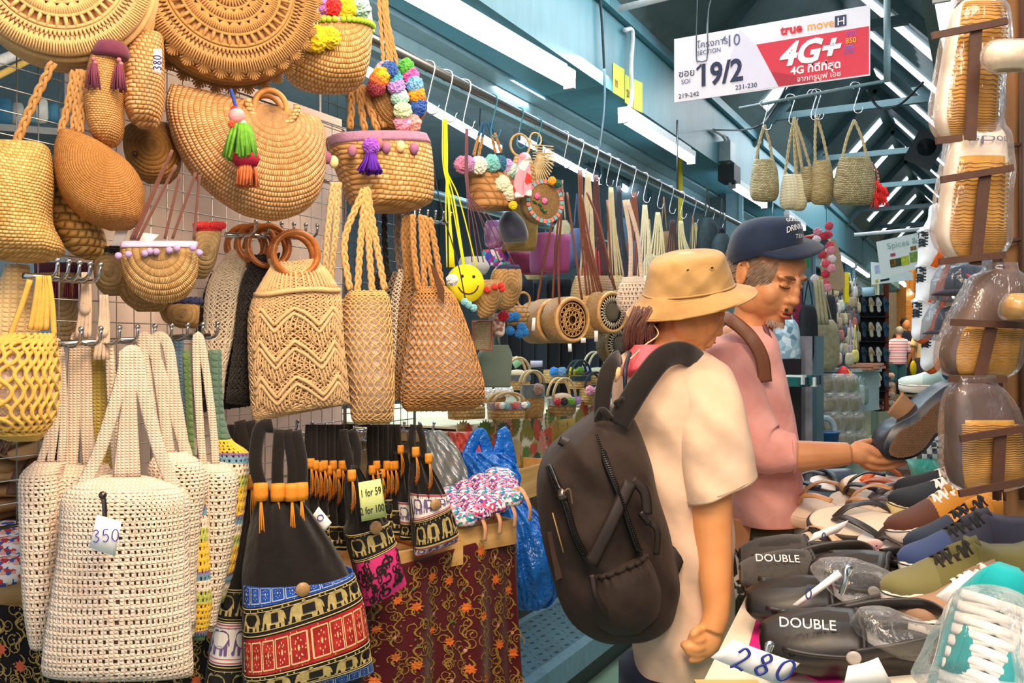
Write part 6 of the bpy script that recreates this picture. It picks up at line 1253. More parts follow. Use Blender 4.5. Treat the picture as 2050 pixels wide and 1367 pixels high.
# backpack
BKM = cloth('2c211c', .6, .5, 9, h2='3a2d26', sheen=.05, fine=1500)
bk = thing('backpack', 'dark brown backpack with side pocket on the woman in the cream tunic', 'backpack', FW.M)
Y0 = -.13
BS = Surf(rows(FW, [(820, 1195, 1255, .05), (842, 1165, 1270, .09), (880, 1118, 1286, .125), (925, 1084, 1300, .14), (980, 1074, 1312, .145), (1060, 1082, 1335, .15), (1130, 1098, 1350, .15), (1190, 1116, 1352, .145), (1235, 1140, 1338, .13), (1262, 1180, 1300, .09), (1271, 1215, 1275, .03)], Y0+.03), 60, 6, .72)
def bf(G, U, V): G = wr(.0075, 1.0, 5)(G, U, V); G[..., 1] += .005*np.abs(np.sin(G[..., 0]*30+G[..., 2]*22)); return G
BS.mesh(n=120, nv=80, fn=bf).obj('body', BKM, bk)
ZIP = metal('2c2a28', .3)
def bkt(pts, r, mat, name, flat=.4, n=6): strap(MB(), [wp(*q) for q in pts], r, flat, n, 8).obj(name, mat, bk)
for L in ([(1098, 932, -.19), (1112, 965, -.235), (1132, 1010, -.252), (1150, 1070, -.26), (1176, 1122, -.26)], [(1192, 868, -.20), (1215, 930, -.245), (1240, 990, -.26), (1262, 1055, -.262), (1280, 1105, -.26)]):
    bkt(L, .0075, plain('171312', .3), 'zip_tape'); 
    m = MB(); p = cat([wp(*q) for q in L], 14)
    for i in range(len(p)): m.box((p[i][0], p[i][1]-.005, p[i][2]), (.005, .003, .0025))
    m.obj('zip_teeth', ZIP, bk, kind='stuff')
pk = Surf(rows(FW, [(1175, 1145, 1290, 1098, .07), (1178, 1160, 1305, 1125, .085), (1172, 1200, 1322, 1180, .085), (1185, 1240, 1315, 1225, .07), (1215, 1262, 1285, 1255, .04)], -.20), 40, 6, .8)
def pf(G, U, V): G = wr(.004, 1.2)(G, U, V); G[..., 1] += .005*np.sin(U*60)*np.clip(.35-V, 0, 1)*3; return G
pk.mesh(n=100, nv=40, fn=pf).obj('side_pocket', BKM, bk); m = MB(); m.tube(pf(pk.at(np.linspace(0, 1, 50), np.full(50, .02), .003), np.linspace(0, 1, 50), np.zeros(50)), .005, 6); m.obj('gathered_hem', BKM, bk)
bkt([(1262, 965, -.275), (1222, 1050, -.292), (1182, 1130, -.292)], .014, plain('241a16', .6), 'webbing', .2); bkt([(1185, 1150, -.292), (1196, 1200, -.295), (1235, 1256, -.26)], .006, plain('241a16', .6), 'webbing', .3)
bkt([(1266, 960, -.27), (1290, 985, -.27), (1296, 1030, -.27)], .010, plain('241a16', .6), 'webbing', .2); bkt([(1282, 1025, -.275), (1300, 1048, -.275)], .007, plain('1a1412', .4), 'buckle', .6); bkt([(1302, 1045, -.27), (1316, 1065, -.27), (1314, 1110, -.26)], .006, plain('241a16', .6), 'webbing', .3)
bkt([(1374, 1030, -.10), (1356, 1110, -.14), (1335, 1160, -.18), (1310, 1185, -.20)], .017, plain('1a1412', .6), 'lower_strap', .2)
SP = cloth('1c1613', .8, .3)
bkt([(1236, 850, -.21), (1255, 815, -.20), (1290, 760, -.185), (1325, 718, -.165), (1360, 706, -.13), (1388, 716, -.09), (1402, 730, -.02)], .024, SP, 'shoulder_strap', .3, 10)
bkt([(1206, 845, -.17), (1206, 800, -.165), (1215, 750, -.15), (1232, 722, -.12), (1240, 715, -.05)], .017, SP, 'shoulder_strap', .3, 10)
bkt([(1196, 838, -.20), (1206, 822, -.22), (1222, 838, -.22)], .008, SP, 'grab_loop', .6); bkt([(1240, 812, -.2), (1232, 806, -.22), (1248, 797, -.21)], .004, SP, 'cord_loop', .8)
MB().prism([FW.l(1088, 1028), FW.l(1104, 1025), FW.l(1126, 1106), FW.l(1104, 1114)], .004, -.2).obj('leather_patch', plain('3a2416', .5), bk, smooth=False, label='brown leather lash tab')
o = bk.children[-1]; o.location = (0, -.022, 0)
MB().tube([wp(1106, 1026, -.225), wp(1128, 1106, -.235)], .0016, 5).obj('patch_edge', plain('9a7a4a', .6), bk)
m = MB(); m.add([wp(1110, 1000, -.252), wp(1122, 975, -.25), wp(1132, 984, -.26), wp(1138, 1000, -.255)], [[0, 1, 2, 3]]); m.obj('zip_pull', metal('7a7068', .3), bk, solid=.003); bkt([(1128, 985, -.262), (1140, 980, -.262), (1146, 1010, -.26)], .0022, plain('5a4a3a', .5), 'pull_cord', 1)
bkt([(1120, 880, -.17), (1150, 892, -.18), (1180, 878, -.18)], .010, plain('2c2420', .4), 'handle', .3)
# striped cloth tassels at her hip
t = thing('striped_pouch', 'black and white striped cloth pouch dangling at the hip of the cream tunic', 'pouch', Fr(1478, 1140, 1.9, 10)); f = Fr(1478, 1140, 1.9, 10)
for i, x in enumerate((1462, 1470, 1478, 1486)): strap(MB(), f.pts([(1468, 1100), (x, 1130), (x+5, 1180)]), .006, .5).obj('cloth_strip', plain('2a2422' if i % 2 else 'd8d0c4', .8), t)
MB().ball(f.p(1478, 1175), .018, 12, 8, (.018, .012, .03)).obj('pouch', spots('2a2422 4a443c d8d0c8', 120), t)
# ---- clog in his hand
f = Fr(1845, 850, 2.06, 5); t = thing('black_clog', 'black clog with brown waffle sole held in the hand of the man in pink', 'shoe', f)
OL = cat([f.l(*q)+(0,) for q in ((1764, 905), (1770, 876), (1790, 850), (1826, 830), (1858, 798), (1888, 774), (1925, 765), (1955, 790), (1955, 830), (1915, 862), (1875, 872), (1852, 900), (1822, 918), (1788, 920))], 5, True)[:, :2]
IN = cat([f.l(*q)+(0,) for q in ((1776, 905), (1782, 884), (1798, 862), (1832, 843), (1864, 812), (1892, 790), (1925, 780), (1945, 795), (1945, 825), (1910, 852), (1870, 864), (1846, 894), (1820, 911), (1790, 914))], 5, True)[:, :2]
n = len(OL); c = OL.mean(0)
G = [[(q[0], y, q[1]) for q in (OL if s_ is None else c+(OL-c)*s_)] for s_, y in ((.97, -.008), (None, 0), (1.02, .015), (1.03, .03), (1.0, .055), (.85, .08), (.5, .09))]
MB().grid(G, cu=True, capv=True).obj('upper', plain('1c2430', .35, .1, spec=.6), t)
MB().prism([tuple(q) for q in IN], .004, -.012).obj('outsole', plain('7a5c44', .8), t, smooth=False); m = MB(); 
from mathutils.geometry import intersect_point_tri_2d
def inside(p, poly):
    r = False; j = len(poly)-1
    for i in range(len(poly)):
        if (poly[i][1] > p[1]) != (poly[j][1] > p[1]) and p[0] < (poly[j][0]-poly[i][0])*(p[1]-poly[i][1])/(poly[j][1]-poly[i][1])+poly[i][0]: r = not r
        j = i
    return r
for i in range(-30, 31):
    for j in range(-30, 31):
        x = c[0]+i*.0068+(j % 2)*.0034; z = c[1]+j*.0058
        if inside((x, z), IN) and inside((x+.003, z+.002), IN): m.add([(x-.0034, -.0125, z), (x, -.0165, z+.0022), (x+.0034, -.0125, z), (x, -.0125, z-.0026)], [[0, 3, 1], [1, 3, 2]])
m.obj('waffle_tread', plain('94765a', .8), t, smooth=False, kind='stuff')
card('cardboard_tag', 'plain brown cardboard tag hanging from the held black clog', Fr(1812, 825, 2.08, 10), [(1806, 786), (1836, 812), (1808, 848), (1776, 826)], mat=plain('a8805c', .8, .05))
# ---------------------------------------------------------------- shoe stall on the right
def outline(L, W, n=5): return cat([(a*L, b*W, 0) for a, b in ((-.5, 0), (-.46, .28), (-.34, .46), (-.18, .5), (.0, .40), (.2, .36), (.38, .38), (.48, .22), (.5, 0), (.48, -.22), (.38, -.38), (.2, -.38), (.0, -.42), (-.18, -.46), (-.34, -.42), (-.46, -.24))], n, True)[:, :2]
def slab(O, z0, z1, b=.004, rock=0):
    n = len(O); c = O.mean(0); G = []
    def zz(p): return rock*(p[0]/.13)**2
    for s_, z in ((.96, z0), (1, z0+b), (1, z1-b), (.96, z1)): G.append([(*(c+(p-c)*s_), z+zz(p)) for p in O])
    return MB().grid(G, cu=True, capv=True)
def domed(L, W, H, x0=-.5, x1=.05, z0=.02):   # toe box
    G = []; O = lambda t: .5*math.sqrt(max(0, 1-abs((t+.12)/.40)**2.6)) if t < -.12 else .5-.12*(t+.12)
    for t in np.linspace(x0+.012, x1, 16):
        w = O(t)*W; h = H*min(1, .35+1.25*(t-x0)**.7); G.append([(t*L, w*math.cos(a), z0+(h)*max(0, math.sin(a))**.7) for a in np.linspace(0, PI, 15)])
    return G
def clog(fr, label, L=.26, W=.105, word=None, col='1f1b19', knit_top=False, strapback=True, sc=1):
    t = thing('clog', label, 'shoe', fr, None); mt = plain(col, .42, .12, 40, spec=.5); O = outline(L, W)
    slab(O, 0, .028, .007, .006).obj('sole', mt, t); slab(O*np.array([.93, .86]), .026, .031, .001, .006).obj('insole', plain('2c2622', .7), t)
    G = domed(L, W, .050); MB().grid(G).obj('toe_box', (rope('4a4440', .9, 300) if knit_top else mt), t, solid=.006)
    m = MB().tube([q for q in G[-1]], .0055, 7); m.tube([(G[i][0][0], G[i][0][1]*1.0, .042) for i in range(3, 16)], .004, 6).tube([(G[i][-1][0], G[i][-1][1]*1.0, .042) for i in range(3, 16)], .004, 6).obj('rim', mt, t, kind='stuff')
    G2 = [[(p[0]*.92-.006, p[1]*.72, .024+(p[2]-.024)*1.05+.002) for p in r] for r in G[2:-1]]; MB().grid(G2).obj('top_panel', rope('35302c', .8, 400) if knit_top else plain('2a2522', .75, .1, 200, .6), t)
    m = MB()
    for k in range(6): m.tube([(L*(-.33+.07*k), -W*.47, .036), (L*(-.33+.07*k), -W*.44, .037)], .0042, 8)
    m.obj('vent_hole', plain('060505', .8), t, kind='stuff')
    # back wall of the heel and pivoting strap
    H = [p for p in O if p[0] > -.01]; H = sorted(H, key=lambda p: math.atan2(p[1], p[0]-.0)); MB().grid([[(p[0], p[1], .02) for p in H], [(p[0]*1.0, p[1]*1.0, .045) for p in H]]).obj('heel_wall', mt, t, solid=.006)
    if strapback:
        MB().tube(cat([(-.005, -W*.50, .045), (L*.2, -W*.5, .062), (L*.42, -W*.36, .075), (L*.5, 0, .08), (L*.42, W*.36, .075), (L*.2, W*.48, .062), (-.005, W*.48, .045)], 6), .011, 8, flat=.3, up=(0, 0.001, 0.0) if 0 else (.3, 1, 0)).obj('heel_strap', mt, t)
        MB().lathe([(.011, 0), (.0105, -.003), (.006, -.004), (.001, -.003)], (-.003, -W*.52, .045), 16, ax='Y').obj('rivet', plain('b8b0a8', .4), t)
    if word:
        o = text('lettering', word, .023, plain('e8e4dc', .6), t, (-L*.36, -W*.26, .079), (math.radians(38), 0, math.radians(2)), ext=.0008, sx=.95); o.location = (-L*.40, -W*.30, .0705); o.rotation_euler = (math.radians(32), 0, 0)
    return t
def flip(fr, label, L=.25, W=.095, top='e2cdb4', side='3a2f2a', strapc='1c1a1a', th=.03, kind='v', wid=.010, side2=None, flower=None):
    t = thing('flip_flop', label, 'shoe', fr); O = outline(L, W)
    slab(O, 0, th, .005).obj('sole', plain(side, .55), t); slab(O*np.array([.95, .90]), th-.001, th+.003, .001).obj('footbed', plain(top, .7, .06), t)
    if side2: slab(O*1.01, th*.35, th*.6, .001).obj('sole_stripe', plain(side2, .6), t)
    m = MB(); z = th
    if kind == 'v':
        for s_ in (-1, 1): m.tube(cat([(-L*.30, 0, z+.006), (-L*.2, s_*W*.18, z+.026), (-L*.05, s_*W*.38, z+.024), (L*.08, s_*W*.44, z)], 6), wid, 8, flat=.3, up=(0, 0, 1))
    else: m.grid([[(-L*.28+k*L*.34*(.9 if abs(a) > .9 else 1), W*.52*math.sin(a), z-.006+.040*math.cos(a)) for a in np.linspace(-1.55, 1.55, 14)] for k in np.linspace(0, 1, 5)])
    m.obj('strap', plain(strapc, .4, .08, spec=.6), t, solid=0 if kind == 'v' else .004)
    if flower:
        rd = random.Random(len(label))
        for i in range(14):
            a = i*2.4; r = .006+.0018*i; MB().lathe([(.001, 0), (.013, .002), (.017, .007), (.012, .009)], (0, 0, 0), 9, ex=.8).obj('petal', cloth(flower, .6), t); o = t.children[-1]; o.location = (-L*.12+r*math.cos(a), -.012+r*math.sin(a), z+.045-.0012*i); o.rotation_euler = (.6*math.sin(a), -.6*math.cos(a), a)
    return t
def sneaker(fr, label, toe='2c3346', side='2c3346', L=.27, W=.10, solec='f0e8dc', lace='ece6dc', heel=None, laces=5, dark='1a1614', stripe='2a2a30', hi=1.0):
    t = thing('sneaker', label, 'shoe', fr); O = outline(L, W*1.02); slab(O, 0, .032, .005).obj('sole', plain(solec, .6, .05), t); 
    slab(O*1.006, .025, .028, .0008).obj('sole_line', plain(stripe, .6), t)
    def sec(x0, x1, n=10):
        G = []
        for s_ in np.linspace(x0, x1, n):
            w = np.interp(s_, [-.5, -.47, -.4, -.25, -.1, .1, .3, .42, .49, .5], [.02, .2, .36, .46, .44, .37, .36, .33, .2, .14])*W; h = np.interp(s_, [-.5, -.45, -.3, -.12, .0, .15, .3, .45, .5], [.012, .022, .030, .052, .068, .048*hi, .044*hi, .06*hi, .055*hi])
            cl = 1 if s_ < .02 else .62; A = np.linspace(0, PI, 17) if s_ < .02 else np.concatenate([np.linspace(0, 1.15, 9), np.linspace(PI-1.15, PI, 8)])
            G.append([(s_*L, w*(math.cos(a) if cl == 1 else np.sign(math.cos(a))*abs(math.cos(a))**.45), .028+h*(max(0, math.sin(a))**.75 if cl == 1 else max(0, math.sin(a))**.8*1.1)) for a in A])
        return G
    c2 = cloth(side, .8, .15); MB().grid(sec(-.5, -.20, 8)).obj('toe_cap', cloth(toe, .8, .15), t); MB().grid(sec(-.205, .02, 8)).obj('vamp', c2, t); m = MB()
    g = sec(.02, .5, 12); MB().grid([r[:9] for r in g]).grid([r[8:] for r in g]).grid([g[-1][:9], g[-1][8:][::-1][:9] if len(g[-1][8:]) >= 9 else [g[-1][-1-min(i, len(g[-1])-9-1)] for i in range(9)]]).obj('quarter', c2, t, solid=.004)
    if heel: MB().grid([[(p[0]*1.01, p[1]*1.03, p[2]) for p in r[:9]] for r in g[7:]]).obj('heel_panel', cloth(heel), t, solid=.003)
    ell(MB(), (L*.24, 0, .045), (L*.22, W*.32, .02)).obj('lining', plain(dark, .9), t)  # dark ellipsoid in the shoe opening, its colour stands in for shade inside
    MB().grid([[(L*x, W*.16*k, .098+.02*x*4-.01*k*k) for k in (-1, 0, 1)] for x in (-.1, 0, .06)]).obj('tongue', c2, t, solid=.004)
    m = MB()
    for i in range(laces):
        x = -.19+.2*i/laces; z = .028+float(np.interp(x, [-.3, -.12, 0], [.030, .052, .068]))
        for s_ in (-1, 1): m.tube(cat([(L*x, s_*W*.27, z*.86), (L*(x+.018), 0, z+.005), (L*(x+.036), -s_*W*.27, (z+.006)*.86)], 4), .0042, 6, flat=.5, up=(0, 0, 1))
    m.obj('laces', plain(lace, .85, .05), t); return t
# table
TB = [P(1390, 1400, 1.38), P(1575, 1030, 2.45), P(2300, 1010, 2.5), P(2420, 1500, .95)]
t = thing('shoe_table', 'long sloping white board table covered with shoes', 'table', Matrix.Translation(TB[0])); L_ = [p-TB[0] for p in TB]
MB().add([tuple(p) for p in L_]+[tuple(p-Vector((0, 0, .03))) for p in L_], [[0, 1, 2, 3][::-1], [4, 5, 6, 7], [0, 4, 5, 1][::-1], [1, 5, 6, 2][::-1], [2, 6, 7, 3][::-1], [3, 7, 4, 0][::-1]]).obj('top_board', plain('e8dcc8', .6, .08, 6), t, smooth=False)
for p, d in ((L_[0], (.06, .06)), (L_[1], (.05, -.05)), (L_[2], (-.05, -.05)), (L_[3], (-.1, .1))): q = p+Vector((d[0], d[1], -.03)); hh = TB[0].z+q.z; MB().box((q.x, q.y, q.z-hh/2), (.04, .04, hh)).obj('leg', IRON, t, smooth=False)
def on(px, py, lift=0):                        # point of the sloping table under a pixel
    n = (TB[1]-TB[0]).cross(TB[3]-TB[0]); r = ray(px, py); return CAM+r*((TB[0]-CAM).dot(n)/r.dot(n))
NTB = (TB[3]-TB[0]).cross(TB[1]-TB[0]).normalized()
def sheet(name, label, q, mat, lift=.004):
    v = [tuple(on(*p)+NTB*lift) for p in q]; o = Vector(v[0]); return tag(MB().add([tuple(Vector(p)-o) for p in v], [[0, 1, 2, 3]]).obj(name, mat, solid=.002, M=Matrix.Translation(o), smooth=False), label, 'cloth')
sheet('table_cloth', 'magenta cloth strip on the shoe table under the clogs', [(1500, 1300), (1520, 1225), (1620, 1225), (1700, 1400)], plain('d4147c', .7, .08))
sheet('table_cloth', 'purple magenta cloth showing between the sandals and sneakers', [(1780, 1300), (1790, 1130), (1830, 1130), (1820, 1300)], plain('c02a9c', .6, .1))
sheet('cover_sheet', 'pale green paper on the shoe table beside the purple cloth', [(1800, 1260), (1822, 1140), (1880, 1140), (1880, 1270)], plain('b8c0a8', .7, .1))
def fo(px, py, d, yaw=0, pitch=8, roll=0): return Fr(px, py, d, yaw, pitch, roll)
# clogs at the front
clog(fo(1700, 1318, 1.36, -14, 15), 'front black clog lettered DOUBLE in white, heel strap folded back', .27, .125, 'DOUBLE')
clog(fo(1640, 1236, 1.58, -10, 14), 'second black clog behind the front one with a price tag over it', .26, .115)
clog(fo(1610, 1176, 1.72, -8, 14), 'grey knitted top clog lettered DOUBLE behind the black ones', .25, .11, 'DOUBLE', '2c2622', True)
clog(fo(1600, 1140, 1.86, -8, 20), 'grey knitted clog half hidden at the back of the clog pile', .25, .11, None, '2c2622', True, False)
clog(fo(1765, 1185, 1.60, -30, 24), 'dark clog wrapped in clear plastic in the middle of the table', .25, .11)
for i, (R, dd, lab) in enumerate((([(1120, 1640, 1720, .02), (1150, 1630, 1790, .06), (1200, 1680, 1795, .06), (1225, 1730, 1780, .02)], 1.50, 'clear plastic wrap over the middle clogs'), ([(1220, 1720, 1790, .02), (1260, 1710, 1880, .05), (1300, 1760, 1885, .04), (1320, 1800, 1860, .01)], 1.30, 'clear plastic sleeve on the heel of the front clog'))):
    t, f, sf = bag('plastic_wrap', lab, R, dd, 0, None, film(.06), cat_='plastic', fn=wr(.006, 1.4))
# sandals pile
flip(fo(1690, 1112, 1.95, 22, 26), 'thick soled sandal with beige footbed, nearest the clogs at left', .28, .11, 'dcc8b0', '4a3e36', 'd8b490', .035, 'band')
flip(fo(1760, 1078, 1.90, -32, 28), 'wide dark soled sandal with beige footbed and a pink face charm', .30, .115, 'e2cfb8', '3c322c', '2a2422', .038, 'v')
flip(fo(1668, 1040, 2.16, -15, 26), 'beige sandal with a cream cloth flower', .25, .10, 'e4cdb8', 'd8b8a0', 'c8905c', .028, 'v', flower='f0c8a4')
flip(fo(1775, 1052, 2.06, -28, 26), 'beige sandal with a peach cloth flower farther right', .26, .10, 'e4cdb8', 'c8a488', 'b88a60', .028, 'v', flower='eab488')
flip(fo(1640, 1018, 2.30, -10, 24), 'black sandal with black ribbon bow at the left edge of the pile', .24, .09, '2c3a44', 'd8c4b0', '16161a', .03, 'v', flower='17181c')
flip(fo(1762, 1025, 2.16, -20, 24), 'grey banded sandal with black bow below the orange strap one', .25, .10, 'dcc8b4', '4a4040', '1a181a', .03, 'v', flower='1a1818')
flip(fo(1792, 992, 2.20, -8, 24), 'cream flip-flop with a bright orange strap and layered tan sole', .27, .105, 'f0d8c4', 'b08a54', 'ee6a14', .032, 'v', .013, side2='7a5c38')
flip(fo(1690, 986, 2.40, 12, 20), 'navy slide sandal with white letters at the back of the pile', .22, .10, 'e8e0d8', '20262e', '1c2a3c', .03, 'band')
flip(fo(1815, 1030, 2.08, -12, 24), 'beige sandal with a broad grey strap on the right of the pile', .27, .105, 'e0ccb8', '2c2622', '5a5054', .032, 'v', .014)
flip(fo(1825, 1118, 1.82, -25, 24), 'dark rimmed sandal with pale footbed beside the purple cloth', .22, .10, 'e0d8d0', '2a2624', '332c2a', .035, 'v')
flip(fo(1860, 975, 2.3, -5, 20), 'bright green strapped sandal under the checkered shoe', .24, .1, '3a2a2c', '1a7a54', '12a890', .04, 'band')
# charm and tags
t = thing('charm', 'small pink round face charm on the wide dark soled sandal', 'charm', Fr(1746, 1090, 1.72, 0, 20)); MB().ball((0, 0, 0), .018, 16, 10, (.022, .006, .013)).obj('face', plain('f4c8c4', .5, .03), t); MB().ball((0, 0, -.018), .014, 14, 9, (.018, .005, .012)).obj('body', plain('f0d0b8', .5, .03), t)
for x in (-.006, .006): MB().ball((x, -.006, .001), .0018, 8, 5).obj('eye', plain('3a2a28', .4), t)
INK = plain('2c3a8c', .5)
def tagc(lab, q, d, yaw, dig=None, pos=None, h=.02, r=.0012, bend=.004, pitch=0):
    f = Fr(q[0][0], q[0][1], d, yaw, pitch); c = card('price_tag', lab, f, q, th=.0012, bend=bend)
    if dig: a = f.l(*pos); scrawl(MB(), dig, a, h, r, -.0022).obj('handwriting', INK, c, label='blue handwritten numerals')
    return c, f
c, f = tagc('large white card reading 280 at the front left of the shoe table', [(1470, 1282), (1603, 1330), (1560, 1372), (1424, 1318)], 1.14, 0, None, None)
m = MB(); 
for k, dgt in enumerate('280'):
    a = f.l(1458+44*k, 1334+11*k); m2 = MB(); scrawl(m2, dgt, (0, 0), .031, .0017, 0); v = m2.v[0]; 
    for vv in m2.v: vv[:] = np.stack([vv[:, 0]*1.15+vv[:, 2]*.45+a[0], vv[:, 1]-.0035, vv[:, 2]*.85-vv[:, 0]*.28+a[1]], 1)
    m.v += m2.v; m.f += [(fl, o+m.n) for fl, o in m2.f]; m.n += m2.n
m.obj('handwriting', INK, c, label='blue handwritten 280')
tagc('white card reading 280 with a pink edge over the green sneaker', [(1942, 1142), (2020, 1176), (1930, 1222), (1876, 1194)], 1.24, 0, '28', (1918, 1198), .017, .0009)
tagc('small white tag clipped on the middle clog', [(1678, 1142), (1688, 1154), (1606, 1212), (1588, 1212)], 1.45, 0, '0', (1612, 1198), .018, .001)
tagc('white tag lying over the beige sandals', [(1700, 1042), (1680, 1066), (1618, 1086), (1630, 1068)], 1.8, 0, '0', (1645, 1078), .013, .001)
tagc('cream paper scrap at the front centre of the shoe table', [(1700, 1335), (1760, 1318), (1790, 1375), (1690, 1380)], 1.12, 0)
for q, lab in (((1533, 1298), 'clip on the front 280 card'), ((1990, 1142), 'clip on the sneaker 280 card'), ((1690, 1145), 'clip on the middle clog tag')):
    tag(MB().tube(cat([(-.004, 0, -.03), (0, -.004, -.01), (.002, 0, .004), (.008, 0, .006), (.004, 0, -.004)], 5), .004, 7).obj('steel_clip', CHROME, M=Fr(q[0], q[1], 1.2, 0)), 'steel '+lab, 'clip')
tag(MB().box((0, 0, -.04), (.10, .06, .07)).obj('wrapped_block', wood('c89a54', 'e8c078'), smooth=False, M=Fr(1462, 1368, 1.36, 0)), 'yellowish wooden block holding up the front 280 card', 'block')
t = flip(fo(1572, 1322, 1.42, 60, 35), 'small beige child sandal with red edge behind the front 280 card', .12, .05, 'e8c8a8', 'c83a4a', 'd8b090', .02, 'band')
# sneakers
sneaker(fo(1945, 1052, 1.78, -10, 3, -14), 'tan and brown canvas sneaker with white laces on top of the stack', '5f3a2c', 'c88a34', .33, .12, heel='5f3a2c', hi=1.2)
sneaker(fo(1985, 1094, 1.62, -10, 3, -12), 'navy sneaker with tan sides and black laces', '2a3444', 'd8923a', .30, .11, lace='1c1a1c', hi=1.1)
sneaker(fo(1975, 1132, 1.54, -10, 4, -10), 'blue sneaker with black laces below the tan sided one', '3a4c78', '3a3a4a', .29, .11, lace='1c1a1c')
sneaker(fo(1948, 1198, 1.42, -10, 5, -8), 'olive green sneaker with black laces under the 280 card', '7a7448', '6f6a3c', .28, .11, lace='241f1c')
sneaker(fo(1985, 1250, 1.37, -10, 5, -8), 'taupe sneaker with white sole lowest of the right hand stack', 'a88468', 'a07c60', .27, .105)
sneaker(fo(1925, 1005, 2.0, -8, 12, 0), 'black sneaker with cream sole behind the tan one', '22242a', '22242a', .30, .11, solec='d8c48c')
sneaker(fo(1920, 1030, 1.9, -8, 12, 0), 'black sneaker squeezed under the tan and brown one', '22262c', '22262c', .30, .11, solec='d8c48c')
for R, lab, c, d in (([(1075, 1842, 2060, .05), (1120, 1842, 2060, .07), (1150, 1850, 2060, .05)], 'dark red shoe box under the sneakers', '8a2018', 1.95), ([(1165, 1840, 1900, .03), (1200, 1840, 1920, .05)], 'dark red box corner by the green paper', '9a2a20', 1.75)):
    bag('shoe_box', lab, R, d, 0, None, plain(c, .6), pw=.4, cat_='box')
def hitop(f, label, L=.30, W=.10):
    t = sneaker(f, label, '18a8a8', '14a0a4', L, W, lace='f4eee6', laces=1, hi=1.6); m = MB()
    for i in range(12):
        x = -.24+i*.048; z = .040+.075*(x+.5)
        for s_ in (-1, 1): m.tube(cat([(L*x, s_*W*.36, z), (L*(x+.02), 0, z+.026), (L*(x+.045), -s_*W*.36, z+.006)], 4), .0062, 8, flat=.5, up=(0, 0, 1))
    m.obj('wide_laces', plain('f6f0ea', .85, .04), t); return t
def FrD(px, py, d, X, Z):                    # frame from image-space right/up/away directions
    f = Fr(px, py, d); V = lambda q: RGT*q[0]+UP*q[1]+DIR*q[2]
    X = V(X).normalized(); Z = V(Z); Z = (Z-X*Z.dot(X)).normalized(); Y = Z.cross(X); f.R = Matrix((X, Y, Z)).transposed(); f.X, f.Y, f.Z = X, Y, Z; f.M = Matrix.Translation(f.o) @ f.R.to_4x4(); return f
hitop(FrD(1925, 1405, 1.04, (.42, .80, .42), (-.25, .42, -.85)), 'turquoise high top sneaker with wide white laces in plastic, left one', .27, .105)
hitop(FrD(2060, 1425, 1.02, (.42, .80, .42), (-.25, .42, -.85)), 'turquoise high top sneaker cropped by the right edge', .27, .105)
bag('plastic_sleeve', 'clear plastic sleeve around the turquoise sneakers', [(1185, 1955, 2040, .03), (1220, 1940, 2060, .07), (1300, 1900, 2060, .08), (1380, 1850, 2060, .08)], .93, 0, None, film(.05), cat_='plastic', fn=wr(.004, 1.5))
# checkered shoe and goods behind
t = sneaker(fo(1870, 935, 2.35, -5, 12), 'black and white checkered slip-on in a clear bag', 'e8ecf0', 'e8ecf0', .32, .12, solec='c8d8dc', laces=0)
def chk():
    t = NT('check'); q = t.n('ShaderNodeTexChecker'); q.inputs['Scale'].default_value = 75; q.inputs[1].default_value = (.9, .92, .95, 1); q.inputs[2].default_value = (.02, .03, .05, 1); t.L.new(t.co(), q.inputs['Vector']); return t.fin(q.outputs[0], .6)
CK = chk()
for c in t.children:
    if c.name.split('.')[0] in ('toe_cap', 'vamp', 'quarter'): c.data.materials[0] = CK
bag('plastic_bag', 'crinkled clear plastic bag around the checkered slip-on', [(850, 1850, 1900, .03), (880, 1810, 1910, .08), (940, 1790, 1915, .09), (960, 1800, 1910, .05)], 2.25, 0, None, film(.14, 'd8ecf0'), cat_='plastic', fn=wr(.008, 1.6))
sneaker(fo(1885, 782, 3.3, -30, 10), 'pale mint shoe stack topped with a patterned shoe behind the held clog', 'd8e0d8', 'b8d0c8', .30, .12, laces=3)
for i, (x, y, h) in enumerate(((2010, 800, '2c4a78'), (2025, 830, 'e0e4ea'), (2000, 845, '1f3f6a'), (2035, 860, 'c8ccd4'), (2030, 900, '8a2a30'), (2035, 790, '3a5a4a'))): sneaker(fo(x, y, 2.6, i*30-60, 10), 'small shoe in the heap at the right edge, %s from the top left' % ORD[i], h, h, .2, .08, laces=2)
bag('plastic_bag', 'clear bag with pink print beside the layered flip-flop', [(965, 1870, 1910, .03), (990, 1855, 1920, .05), (1010, 1850, 1900, .03)], 2.05, 0, None, film(.3, 'f0c8e0'), cat_='plastic', fn=wr(.006, 1.5))
